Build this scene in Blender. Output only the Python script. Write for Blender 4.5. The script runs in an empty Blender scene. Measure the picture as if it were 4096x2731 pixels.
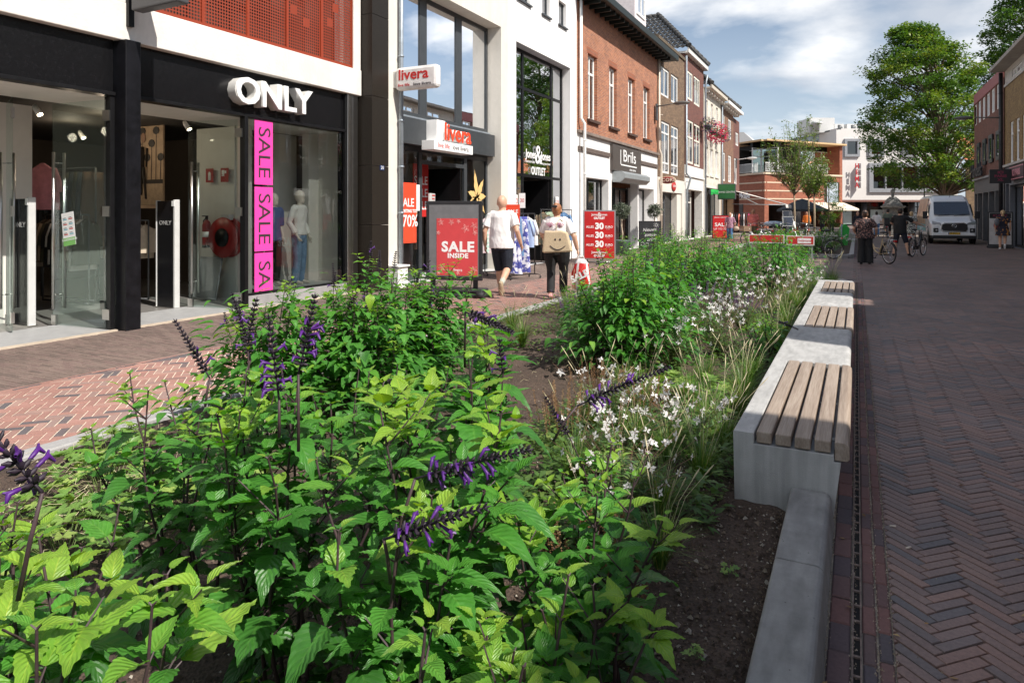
import bpy, bmesh, math, random
from math import sin, cos, pi, radians, sqrt, atan2
from mathutils import Vector, Matrix, noise
R = random.Random(7)
SC = bpy.context.scene; COL = SC.collection
# ---------------- camera ----------------
CH = 1.6; YAW = math.atan(792/1568); CA, SA = cos(YAW), sin(YAW); FN = 4096*24/36; HY = 851.6
cam = bpy.data.cameras.new('camera'); camo = bpy.data.objects.new('camera', cam); COL.objects.link(camo)
camo.location = (0, 0, CH); camo.rotation_euler = (pi/2, 0, YAW)
cam.lens = 24; cam.sensor_width = 36; cam.shift_y = -(2731/2-HY)/4096; cam.clip_start = .02; cam.clip_end = 3000
SC.camera = camo
# ---------------- light ----------------
SUN_EL = radians(46); SUN_AZ = radians(-17)   # azimuth from +x towards +y
sl = bpy.data.lights.new('sun', 'SUN'); sl.energy = 5.0; sl.angle = radians(.5); sl.color = (1, .945, .87)
so = bpy.data.objects.new('sun', sl); COL.objects.link(so)
sdir = Vector((cos(SUN_EL)*cos(SUN_AZ), cos(SUN_EL)*sin(SUN_AZ), sin(SUN_EL)))
so.rotation_euler = sdir.to_track_quat('Z', 'Y').to_euler(); so.location = (20, -5, 20)
W = bpy.data.worlds.new('World'); SC.world = W; W.use_nodes = True
nt = W.node_tree; nt.nodes.clear(); N = nt.nodes.new; L = nt.links.new
sky = N('ShaderNodeTexSky'); sky.sky_type = 'NISHITA'; sky.sun_disc = False
sky.sun_elevation = SUN_EL; sky.sun_rotation = pi/2-SUN_AZ; sky.altitude = 0; sky.air_density = 1.0; sky.dust_density = 0.8; sky.ozone_density = 1.2
tc = N('ShaderNodeTexCoord'); sx = N('ShaderNodeSeparateXYZ'); L(tc.outputs['Generated'], sx.inputs[0])
ad = N('ShaderNodeMath'); ad.operation = 'ADD'; ad.inputs[1].default_value = .22; ab = N('ShaderNodeMath'); ab.operation = 'ABSOLUTE'
L(sx.outputs[2], ab.inputs[0]); L(ab.outputs[0], ad.inputs[0])
dx = N('ShaderNodeMath'); dx.operation = 'DIVIDE'; dy = N('ShaderNodeMath'); dy.operation = 'DIVIDE'
L(sx.outputs[0], dx.inputs[0]); L(ad.outputs[0], dx.inputs[1]); L(sx.outputs[1], dy.inputs[0]); L(ad.outputs[0], dy.inputs[1])
cb = N('ShaderNodeCombineXYZ'); L(dx.outputs[0], cb.inputs[0]); L(dy.outputs[0], cb.inputs[1])
def wnoise(scale, det, rough, off, dist=.3):
    mp = N('ShaderNodeMapping'); mp.inputs['Location'].default_value = off; L(cb.outputs[0], mp.inputs[0])
    n = N('ShaderNodeTexNoise'); n.inputs['Scale'].default_value = scale; n.inputs['Detail'].default_value = det; n.inputs['Roughness'].default_value = rough
    n.inputs['Distortion'].default_value = dist; L(mp.outputs[0], n.inputs['Vector']); return n
def wramp(src, stops):
    r = N('ShaderNodeValToRGB'); e = r.color_ramp.elements
    for i, (p, c) in enumerate(stops):
        el = e[i] if i < 2 else e.new(p)
        el.position = p; el.color = (c, c, c, 1) if not isinstance(c, tuple) else (*c, 1)
    L(src, r.inputs[0]); return r
n1 = wnoise(1.05, 10, .52, (1.2, 6.3, 0), .15); n2 = wnoise(1.5, 8, .5, (8.1, 2.6, 4))
m1 = wramp(n1.outputs[0], [(.47, .06), (.585, 1)])
cc = wramp(n2.outputs[0], [(.36, (5.2, 5.7, 6.5)), (.58, (10.6, 10.6, 10.6))])
for e in cc.color_ramp.elements: pass
hz = wramp(ab.outputs[0], [(0, .8), (.3, 0)]); hm = N('ShaderNodeMix'); hm.data_type = 'RGBA'; hm.inputs[7].default_value = (5.6, 6.5, 7.6, 1); L(hz.outputs[0], hm.inputs[0]); L(sky.outputs[0], hm.inputs[6])
mx = N('ShaderNodeMix'); mx.data_type = 'RGBA'; L(m1.outputs[0], mx.inputs[0]); L(hm.outputs[2], mx.inputs[6])
vm = N('ShaderNodeVectorMath'); vm.operation = 'SCALE'; vm.inputs['Scale'].default_value = 1.0; L(cc.outputs[0], vm.inputs[0])
L(vm.outputs[0], mx.inputs[7])
bg = N('ShaderNodeBackground'); bg.inputs['Strength'].default_value = .09; L(mx.outputs[2], bg.inputs[0])
wo = N('ShaderNodeOutputWorld'); L(bg.outputs[0], wo.inputs[0])
SC.view_settings.view_transform = 'Standard'; SC.view_settings.look = 'None'; SC.view_settings.exposure = 0.38; SC.view_settings.gamma = 1
SC.cycles.max_bounces = 8; SC.cycles.transparent_max_bounces = 24
# ---------------- pixel measurement of the photograph -> world ----------------
def ray(nx, ny):
    u = (nx-2048)/FN; return u*CA-SA, u*SA+CA, (HY-ny)/FN
def G(nx, ny, z=0):
    a, b, c = ray(nx, ny); D = (z-CH)/c; return a*D, b*D
def FX(X, nx, ny):            # plane x = X -> (y, z)
    a, b, c = ray(nx, ny); D = X/a; return b*D, CH+c*D
def FY(Y, nx, ny):            # plane y = Y -> (x, z)
    a, b, c = ray(nx, ny); D = Y/b; return a*D, CH+c*D
def c1(x, y): return x*.8929, y*.8929
def c2(x, y): return 1400+x*.7653, y*.7653
def c3(x, y): return 2200+x*.7018, y*.7018
def c4(x, y): return 2800+x*.5102, 300+y*.5102
def c5(x, y): return 3300+x*.7013, y*.7015
def c6(x, y): return 2500+x*.287, 150+y*.287
def c7(x, y): return 2750+x*.287, 400+y*.287
# ---------------- objects ----------------
def tag(o, label=None, cat=None, group=None, kind=None):
    if label: o['label'] = label
    if cat: o['category'] = cat
    if group: o['group'] = group
    if kind: o['kind'] = kind
    return o
def empty(name, loc=(0, 0, 0), rz=0, label=None, cat=None, group=None):
    o = bpy.data.objects.new(name, None); COL.objects.link(o); o.location = loc; o.rotation_euler = (0, 0, rz)
    o.empty_display_size = .1
    return tag(o, label, cat, group)
def dup(o, parent=None, loc=None, rz=None, label=None, scale=None):
    c = o.copy(); COL.objects.link(c); c.parent = parent
    for ch in list(o.children): dup(ch, c)
    if loc is not None: c.location = loc
    if rz is not None: c.rotation_euler = (0, 0, rz)
    if scale is not None: c.scale = (scale,)*3 if isinstance(scale, (int, float)) else scale
    if label: c['label'] = label
    return c
class MB:
    def __init__(s): s.v = []; s.f = []; s.m = []; s.sm = []; s.uv = None; s.at = None
    def add(s, vs, fs, mat=0, smooth=False):
        b = len(s.v); s.v += [tuple(v) for v in vs]
        for f in fs: s.f.append([b+i for i in f]); s.m.append(mat); s.sm.append(smooth)
        return s
    def box(s, x0, y0, z0, x1, y1, z1, mat=0):
        if x0 > x1: x0, x1 = x1, x0
        if y0 > y1: y0, y1 = y1, y0
        if z0 > z1: z0, z1 = z1, z0
        v = [(x0,y0,z0),(x1,y0,z0),(x1,y1,z0),(x0,y1,z0),(x0,y0,z1),(x1,y0,z1),(x1,y1,z1),(x0,y1,z1)]
        return s.add(v, [(0,3,2,1),(4,5,6,7),(0,1,5,4),(1,2,6,5),(2,3,7,6),(3,0,4,7)], mat)
    def obox(s, M, sx, sy, sz, mat=0):     # centred box through matrix
        v = [M @ Vector((a*sx/2, b*sy/2, c*sz/2)) for c in (-1, 1) for a, b in ((-1,-1),(1,-1),(1,1),(-1,1))]
        return s.add(v, [(0,3,2,1),(4,5,6,7),(0,1,5,4),(1,2,6,5),(2,3,7,6),(3,0,4,7)], mat)
    def tube(s, pts, r, n=8, mat=0, caps=True, flat=1.0):
        pts = [Vector(p) for p in pts]; k = len(pts)
        rs = r if isinstance(r, (list, tuple)) else [r]*k
        up = None; vs = []
        for i, p in enumerate(pts):
            t = (pts[min(i+1, k-1)]-pts[max(i-1, 0)])
            if t.length < 1e-9: t = Vector((0, 0, 1))
            t.normalize()
            if up is None: up = Vector((0, 0, 1)) if abs(t.z) < .9 else Vector((1, 0, 0))
            a = t.cross(up)
            if a.length < 1e-6: a = t.cross(Vector((0, 1, 0)))
            a.normalize(); b = a.cross(t); b.normalize(); up = b
            for j in range(n):
                q = 2*pi*j/n; vs.append(p+a*(cos(q)*rs[i])+b*(sin(q)*rs[i]*flat))
        fs = [(i*n+j, i*n+(j+1) % n, (i+1)*n+(j+1) % n, (i+1)*n+j) for i in range(k-1) for j in range(n)]
        s.add(vs, fs, mat, n > 4)
        if caps:
            b = len(s.v)-n*k; s.f.append([b+j for j in range(n)][::-1]); s.m.append(mat); s.sm.append(False)
            s.f.append([b+(k-1)*n+j for j in range(n)]); s.m.append(mat); s.sm.append(False)
        return s
    def lathe(s, prof, cx=0, cy=0, cz=0, n=16, mat=0, sy=1.0, smooth=True):
        k = len(prof); vs = [(cx+r*cos(2*pi*j/n), cy+r*sy*sin(2*pi*j/n), cz+z) for r, z in prof for j in range(n)]
        fs = [(i*n+j, i*n+(j+1) % n, (i+1)*n+(j+1) % n, (i+1)*n+j) for i in range(k-1) for j in range(n)]
        return s.add(vs, fs+[tuple(range(n))[::-1], tuple((k-1)*n+j for j in range(n))], mat, smooth)
    def ell(s, c, rx, ry, rz, n=12, mat=0, M=None):
        m = n//2; vs = []; c = Vector(c)
        for i in range(m+1):
            t = pi*i/m
            for j in range(n):
                q = 2*pi*j/n; p = Vector((rx*sin(t)*cos(q), ry*sin(t)*sin(q), rz*cos(t)))
                vs.append(c+(M @ p if M else p))
        fs = [((i+1)*n+j, (i+1)*n+(j+1) % n, i*n+(j+1) % n, i*n+j) for i in range(m) for j in range(n)]
        return s.add(vs, fs, mat, True)
    def prism(s, poly, fn, d0, d1, mat=0, smooth=False):    # poly 2-D ccw, fn(a,b,d)->xyz
        n = len(poly); vs = [fn(a, b, d0) for a, b in poly]+[fn(a, b, d1) for a, b in poly]
        return s.add(vs, [tuple(range(n))[::-1], tuple(range(n, 2*n))]+[(i, (i+1) % n, n+(i+1) % n, n+i) for i in range(n)], mat, smooth)
    def torus(s, c, R_, r, axis='x', n=28, k=8, mat=0):
        vs = []
        for i in range(n):
            a = 2*pi*i/n
            for j in range(k):
                b = 2*pi*j/k; q = R_+r*cos(b); u, v, w = q*cos(a), q*sin(a), r*sin(b)
                vs.append({'x': (c[0]+w, c[1]+u, c[2]+v), 'y': (c[0]+u, c[1]+w, c[2]+v), 'z': (c[0]+u, c[1]+v, c[2]+w)}[axis])
        return s.add(vs, [(i*k+j, i*k+(j+1) % k, ((i+1) % n)*k+(j+1) % k, ((i+1) % n)*k+j) for i in range(n) for j in range(k)], mat, True)
    def build(s, name, mats, parent=None, bevel=0, label=None, cat=None, group=None, kind=None, recalc=True, loc=None):
        me = bpy.data.meshes.new(name); me.from_pydata(s.v, [], s.f)
        if not isinstance(mats, (list, tuple)): mats = [mats]
        for m in mats: me.materials.append(m)
        me.polygons.foreach_set('material_index', s.m); me.polygons.foreach_set('use_smooth', s.sm)
        if s.uv:
            ul = me.uv_layers.new(name='UVMap'); ul.data.foreach_set('uv', [c for uv in s.uv for c in uv])
        if s.at:
            a = me.attributes.new('rnd', 'FLOAT', 'FACE'); a.data.foreach_set('value', s.at)
        if recalc and len(s.f) < 40000 and not s.at and not s.uv:
            bm = bmesh.new(); bm.from_mesh(me); bmesh.ops.recalc_face_normals(bm, faces=bm.faces); bm.to_mesh(me); bm.free()
        me.update()
        o = bpy.data.objects.new(name, me); COL.objects.link(o)
        if parent: o.parent = parent
        if loc: o.location = loc
        if bevel:
            b = o.modifiers.new('bevel', 'BEVEL'); b.width = bevel; b.segments = 2; b.limit_method = 'ANGLE'; b.angle_limit = radians(40)
        return tag(o, label, cat, group, kind)
def fuse(o, voxel, smooth=4, keep=False):    # weld overlapping closed volumes of a mesh into one skin
    m = o.modifiers.new('remesh', 'REMESH'); m.mode = 'VOXEL'; m.voxel_size = voxel; m.use_smooth_shade = True
    if smooth:
        q = o.modifiers.new('smooth', 'SMOOTH'); q.factor = .5; q.iterations = smooth
    dg = bpy.context.evaluated_depsgraph_get(); dg.update()
    me = bpy.data.meshes.new_from_object(o.evaluated_get(dg), preserve_all_data_layers=False, depsgraph=dg)
    mats = list(o.data.materials); o.modifiers.clear(); o.data = me
    me.materials.clear()
    for x in mats: me.materials.append(x)
    me.polygons.foreach_set('use_smooth', [True]*len(me.polygons)); me.update()
    return o
def text(s, h, loc, mat, parent=None, right=(0, 1, 0), up=(0, 0, 1), ext=.003, off=0., xs=1., name='lettering', align='CENTER', shear=0, sp=1., label=None):
    cu = bpy.data.curves.new(name, 'FONT'); cu.body = s; cu.size = h*1.38; cu.extrude = ext; cu.offset = off; cu.align_x = align; cu.align_y = 'CENTER'
    cu.shear = shear; cu.space_character = sp; cu.resolution_u = 3
    t = bpy.data.objects.new('tmp', cu); COL.objects.link(t)
    dg = bpy.context.evaluated_depsgraph_get(); dg.update()
    me = bpy.data.meshes.new_from_object(t.evaluated_get(dg), depsgraph=dg); bpy.data.objects.remove(t)
    me.name = name; me.materials.clear(); me.materials.append(mat)
    r = Vector(right).normalized(); u = Vector(up).normalized(); n = r.cross(u); l = Vector(loc)
    M4 = Matrix(((r.x*xs, u.x, n.x, l.x), (r.y*xs, u.y, n.y, l.y), (r.z*xs, u.z, n.z, l.z), (0, 0, 0, 1)))
    me.transform(M4)
    o = bpy.data.objects.new(name, me); COL.objects.link(o); o.parent = parent
    if label: o['label'] = label
    return o
# ---------------- materials ----------------
MT = {}
def mat(name, col, rough=.6, metal=0., var=.12, scale=6., bump=0., bscale=40., spec=.5, emis=0, detail=4, coat=0, stain=0, pores=0):
    if name in MT: return MT[name]
    m = bpy.data.materials.new(name); m.use_nodes = True; t = m.node_tree; b = t.nodes['Principled BSDF']
    b.inputs['Roughness'].default_value = rough; b.inputs['Metallic'].default_value = metal; b.inputs['Specular IOR Level'].default_value = spec
    if coat: b.inputs['Coat Weight'].default_value = coat; b.inputs['Coat Roughness'].default_value = .05
    g = t.nodes.new('ShaderNodeNewGeometry')
    n = t.nodes.new('ShaderNodeTexNoise'); n.inputs['Scale'].default_value = scale; n.inputs['Detail'].default_value = detail; n.inputs['Roughness'].default_value = .65
    t.links.new(g.outputs['Position'], n.inputs['Vector'])
    r = t.nodes.new('ShaderNodeValToRGB'); e = r.color_ramp.elements; e[0].position = .3; e[1].position = .7
    e[0].color = (*[max(0, c*(1-var)) for c in col], 1); e[1].color = (*[min(1, c*(1+var)) for c in col], 1)
    t.links.new(n.outputs[0], r.inputs[0]); out = r.outputs[0]
    if stain:
        s2 = t.nodes.new('ShaderNodeTexNoise'); s2.inputs['Scale'].default_value = 1.6; s2.inputs['Detail'].default_value = 8; s2.inputs['Roughness'].default_value = .7
        mp = t.nodes.new('ShaderNodeMapping'); mp.inputs['Scale'].default_value = (1, 1, .35); t.links.new(g.outputs['Position'], mp.inputs[0]); t.links.new(mp.outputs[0], s2.inputs['Vector'])
        rr = t.nodes.new('ShaderNodeValToRGB'); rr.color_ramp.elements[0].position = .42; rr.color_ramp.elements[1].position = .62
        rr.color_ramp.elements[0].color = (1-stain,)*3+(1,); rr.color_ramp.elements[1].color = (1, 1, 1, 1); t.links.new(s2.outputs[0], rr.inputs[0])
        mm = t.nodes.new('ShaderNodeMix'); mm.data_type = 'RGBA'; mm.blend_type = 'MULTIPLY'; mm.inputs[0].default_value = 1
        t.links.new(out, mm.inputs[6]); t.links.new(rr.outputs[0], mm.inputs[7]); out = mm.outputs[2]
    if pores:      # air holes and specks in cast concrete
        vo = t.nodes.new('ShaderNodeTexVoronoi'); vo.inputs['Scale'].default_value = 38; vo.inputs['Randomness'].default_value = 1; t.links.new(g.outputs['Position'], vo.inputs['Vector'])
        sp = t.nodes.new('ShaderNodeSeparateColor'); t.links.new(vo.outputs['Color'], sp.inputs[0]); th = t.nodes.new('ShaderNodeMath'); th.operation = 'MULTIPLY'; th.inputs[1].default_value = .16; t.links.new(sp.outputs[0], th.inputs[0])
        q1 = t.nodes.new('ShaderNodeMath'); q1.operation = 'SUBTRACT'; t.links.new(th.outputs[0], q1.inputs[0]); q1.inputs[1].default_value = .03; q2 = t.nodes.new('ShaderNodeMath'); q2.operation = 'LESS_THAN'; t.links.new(vo.outputs['Distance'], q2.inputs[0]); t.links.new(q1.outputs[0], q2.inputs[1])
        q3 = t.nodes.new('ShaderNodeMath'); q3.operation = 'GREATER_THAN'; q3.inputs[1].default_value = .55; t.links.new(sp.outputs[1], q3.inputs[0]); q4 = t.nodes.new('ShaderNodeMath'); q4.operation = 'MULTIPLY'; t.links.new(q2.outputs[0], q4.inputs[0]); t.links.new(q3.outputs[0], q4.inputs[1])
        st_ = t.nodes.new('ShaderNodeTexNoise'); st_.inputs['Scale'].default_value = 1; st_.inputs['Detail'].default_value = 6; mp2 = t.nodes.new('ShaderNodeMapping'); mp2.inputs['Scale'].default_value = (24, 5, 1.6); t.links.new(g.outputs['Position'], mp2.inputs[0]); t.links.new(mp2.outputs[0], st_.inputs['Vector'])
        r3 = t.nodes.new('ShaderNodeValToRGB'); r3.color_ramp.elements[0].position = .35; r3.color_ramp.elements[1].position = .62; r3.color_ramp.elements[0].color = (.82, .82, .82, 1); r3.color_ramp.elements[1].color = (1.06, 1.06, 1.06, 1); t.links.new(st_.outputs[0], r3.inputs[0])
        m3 = t.nodes.new('ShaderNodeMix'); m3.data_type = 'RGBA'; m3.blend_type = 'MULTIPLY'; m3.inputs[0].default_value = 1; t.links.new(out, m3.inputs[6]); t.links.new(r3.outputs[0], m3.inputs[7])
        m4 = t.nodes.new('ShaderNodeMix'); m4.data_type = 'RGBA'; t.links.new(q4.outputs[0], m4.inputs[0]); t.links.new(m3.outputs[2], m4.inputs[6]); m4.inputs[7].default_value = (.09, .085, .08, 1); out = m4.outputs[2]
    t.links.new(out, b.inputs['Base Color'])
    if emis: t.links.new(out, b.inputs['Emission Color']); b.inputs['Emission Strength'].default_value = emis
    if bump:
        bn = t.nodes.new('ShaderNodeTexNoise'); bn.inputs['Scale'].default_value = bscale; bn.inputs['Detail'].default_value = 5
        t.links.new(g.outputs['Position'], bn.inputs['Vector']); bu = t.nodes.new('ShaderNodeBump'); bu.inputs['Strength'].default_value = bump; bu.inputs['Distance'].default_value = .01
        t.links.new(bn.outputs[0], bu.inputs['Height']); t.links.new(bu.outputs[0], b.inputs['Normal'])
    MT[name] = m; return m
def brick(name, ca, cb_, mortar, axes='yz', bw=.22, bh=.062, ms=.011, rough=.85, bump=.5):
    if name in MT: return MT[name]
    m = bpy.data.materials.new(name); m.use_nodes = True; t = m.node_tree; b = t.nodes['Principled BSDF']; b.inputs['Roughness'].default_value = rough
    g = t.nodes.new('ShaderNodeNewGeometry'); s = t.nodes.new('ShaderNodeSeparateXYZ'); t.links.new(g.outputs['Position'], s.inputs[0])
    c = t.nodes.new('ShaderNodeCombineXYZ')
    if axes == 'yz':
        t.links.new(s.outputs[1], c.inputs[0])
    elif axes == 'xy45':
        pass
    else: t.links.new(s.outputs[0], c.inputs[0])
    t.links.new(s.outputs[2], c.inputs[1])
    k = t.nodes.new('ShaderNodeTexBrick'); t.links.new(c.outputs[0], k.inputs['Vector']); k.offset = .5
    k.inputs['Scale'].default_value = 1; k.inputs['Brick Width'].default_value = bw; k.inputs['Row Height'].default_value = bh; k.inputs['Mortar Size'].default_value = ms
    k.inputs['Mortar Smooth'].default_value = .3; k.inputs['Color1'].default_value = (*ca, 1); k.inputs['Color2'].default_value = (*cb_, 1); k.inputs['Mortar'].default_value = (*mortar, 1)
    n = t.nodes.new('ShaderNodeTexNoise'); n.inputs['Scale'].default_value = 2.5; n.inputs['Detail'].default_value = 8; n.inputs['Roughness'].default_value = .75; t.links.new(g.outputs['Position'], n.inputs['Vector'])
    r = t.nodes.new('ShaderNodeValToRGB'); r.color_ramp.elements[0].position = .3; r.color_ramp.elements[1].position = .7
    r.color_ramp.elements[0].color = (.72, .72, .72, 1); r.color_ramp.elements[1].color = (1.2, 1.2, 1.2, 1); t.links.new(n.outputs[0], r.inputs[0])
    mm = t.nodes.new('ShaderNodeMix'); mm.data_type = 'RGBA'; mm.blend_type = 'MULTIPLY'; mm.inputs[0].default_value = 1
    t.links.new(k.outputs[0], mm.inputs[6]); t.links.new(r.outputs[0], mm.inputs[7]); t.links.new(mm.outputs[2], b.inputs['Base Color'])
    bu = t.nodes.new('ShaderNodeBump'); bu.inputs['Strength'].default_value = bump; bu.inputs['Distance'].default_value = .008; bu.invert = True
    t.links.new(k.outputs['Fac'], bu.inputs['Height']); t.links.new(bu.outputs[0], b.inputs['Normal'])
    MT[name] = m; return m
def glass(name, tint=(.9, .95, .93), refl=1.0, clear=.9):
    if name in MT: return MT[name]
    m = bpy.data.materials.new(name); m.use_nodes = True; t = m.node_tree; t.nodes.clear()
    o = t.nodes.new('ShaderNodeOutputMaterial'); mx = t.nodes.new('ShaderNodeMixShader'); tr = t.nodes.new('ShaderNodeBsdfTransparent'); gl = t.nodes.new('ShaderNodeBsdfGlossy')
    tr.inputs[0].default_value = (*[c*clear for c in tint], 1); gl.inputs['Roughness'].default_value = .0; gl.inputs['Color'].default_value = (.95, .97, 1, 1)
    fr = t.nodes.new('ShaderNodeFresnel'); fr.inputs[0].default_value = 1.5; ml = t.nodes.new('ShaderNodeMath'); ml.operation = 'MULTIPLY_ADD'; ml.inputs[1].default_value = 1.7*refl; ml.inputs[2].default_value = .02*refl; ml.use_clamp = True
    g = t.nodes.new('ShaderNodeNewGeometry'); nn = t.nodes.new('ShaderNodeTexNoise'); nn.inputs['Scale'].default_value = .8; t.links.new(g.outputs['Position'], nn.inputs['Vector'])
    bu = t.nodes.new('ShaderNodeBump'); bu.inputs['Strength'].default_value = .04; bu.inputs['Distance'].default_value = .05; t.links.new(nn.outputs[0], bu.inputs['Height']); t.links.new(bu.outputs[0], gl.inputs['Normal'])
    t.links.new(fr.outputs[0], ml.inputs[0]); t.links.new(ml.outputs[0], mx.inputs[0]); t.links.new(tr.outputs[0], mx.inputs[1]); t.links.new(gl.outputs[0], mx.inputs[2]); t.links.new(mx.outputs[0], o.inputs[0])
    MT[name] = m; return m
def rndmat(name, stops, rough=.85, bump=.3, attr=True, noise_amt=.25):    # colour picked per face by attribute rnd
    m = bpy.data.materials.new(name); m.use_nodes = True; t = m.node_tree; b = t.nodes['Principled BSDF']; b.inputs['Roughness'].default_value = rough
    a = t.nodes.new('ShaderNodeAttribute'); a.attribute_name = 'rnd'; r = t.nodes.new('ShaderNodeValToRGB'); e = r.color_ramp.elements
    for i, (p, c) in enumerate(stops):
        el = e[i] if i < 2 else e.new(p)
        el.position = p; el.color = (*c, 1)
    t.links.new(a.outputs['Fac'], r.inputs[0])
    g = t.nodes.new('ShaderNodeNewGeometry'); n = t.nodes.new('ShaderNodeTexNoise'); n.inputs['Scale'].default_value = 60; n.inputs['Detail'].default_value = 6; n.inputs['Roughness'].default_value = .7; t.links.new(g.outputs['Position'], n.inputs['Vector'])
    n3 = t.nodes.new('ShaderNodeTexNoise'); n3.inputs['Scale'].default_value = .9; n3.inputs['Detail'].default_value = 6; t.links.new(g.outputs['Position'], n3.inputs['Vector'])
    av = t.nodes.new('ShaderNodeMath'); av.operation = 'ADD'; t.links.new(n.outputs[0], av.inputs[0]); t.links.new(n3.outputs[0], av.inputs[1])
    mr = t.nodes.new('ShaderNodeMapRange'); mr.inputs[1].default_value = .7; mr.inputs[2].default_value = 1.3; mr.inputs[3].default_value = 1-noise_amt; mr.inputs[4].default_value = 1+noise_amt
    t.links.new(av.outputs[0], mr.inputs[0])
    v = t.nodes.new('ShaderNodeVectorMath'); v.operation = 'SCALE'; t.links.new(r.outputs[0], v.inputs[0]); t.links.new(mr.outputs[0], v.inputs['Scale']); t.links.new(v.outputs[0], b.inputs['Base Color'])
    bu = t.nodes.new('ShaderNodeBump'); bu.inputs['Strength'].default_value = bump; bu.inputs['Distance'].default_value = .004; t.links.new(n.outputs[0], bu.inputs['Height']); t.links.new(bu.outputs[0], b.inputs['Normal'])
    MT[name] = m; return m
WHITE = mat('white_stucco', (.83, .82, .79), .8, var=.035, bump=.25, bscale=70, stain=.05)
CREAM = mat('cream_stucco', (.72, .68, .61), .85, var=.04, bump=.3, bscale=60, stain=.08)
WPAINT = mat('white_paint', (.8, .79, .76), .45, var=.03)
BLACK = mat('black_paint', (.008, .008, .009), .4, var=.3, spec=.25)
BLACKP = mat('black_plastic', (.018, .018, .02), .5, var=.2)
ANTH = mat('anthracite', (.045, .05, .055), .4, var=.12)
DGREY = mat('dark_grey', (.08, .085, .09), .5, var=.1)
GREY = mat('mid_grey', (.28, .29, .3), .6, var=.08)
LGREY = mat('light_grey', (.55, .55, .54), .6, var=.06)
STEEL = mat('brushed_steel', (.55, .54, .52), .28, 1., var=.08)
ZINC = mat('zinc_pipe', (.32, .36, .4), .5, .5, var=.15)
CREAMP = mat('cream_pipe', (.66, .58, .48), .6, var=.15, scale=2)
RED = mat('poster_red', (.55, .025, .022), .5, var=.05)
ORED = mat('poster_orange_red', (.8, .07, .025), .5, var=.05)
SRED = mat('faded_red', (.6, .06, .065), .45, var=.06)
PINK = mat('hot_pink', (.9, .06, .38), .5, var=.02)
GLASS = glass('window_glass'); DGLASS = glass('shop_glass', refl=.5, clear=1.0); RGLASS = glass('reflective_glass', refl=2.2, clear=.7)
SGLASS = glass('door_glass', (.90, .95, .93), refl=.12, clear=1.0)
WTXT = mat('white_lettering', (.85, .85, .84), .5, var=.01)
DARKIN = mat('dark_interior', (.05, .045, .04), .8, var=.2)
INT = mat('shop_interior', (.11, .09, .072), .8, var=.05)
INTW = mat('interior_white', (.7, .68, .63), .7, var=.03)
WOOD = mat('plain_wood', (.42, .27, .14), .6, var=.2)
CONC = mat('concrete', (.40, .39, .375), .75, var=.09, scale=5, bump=.25, bscale=160, detail=9, stain=.1)
TRUNK = mat('bark', (.16, .12, .085), .9, var=.3, scale=20, bump=.8, bscale=30)
RUB = mat('rubber', (.02, .02, .022), .7, var=.2)
CHROME = mat('chrome', (.7, .7, .7), .15, 1., var=.02)
SKIN = mat('skin', (.55, .3, .2), .5, var=.06, scale=30)
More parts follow.
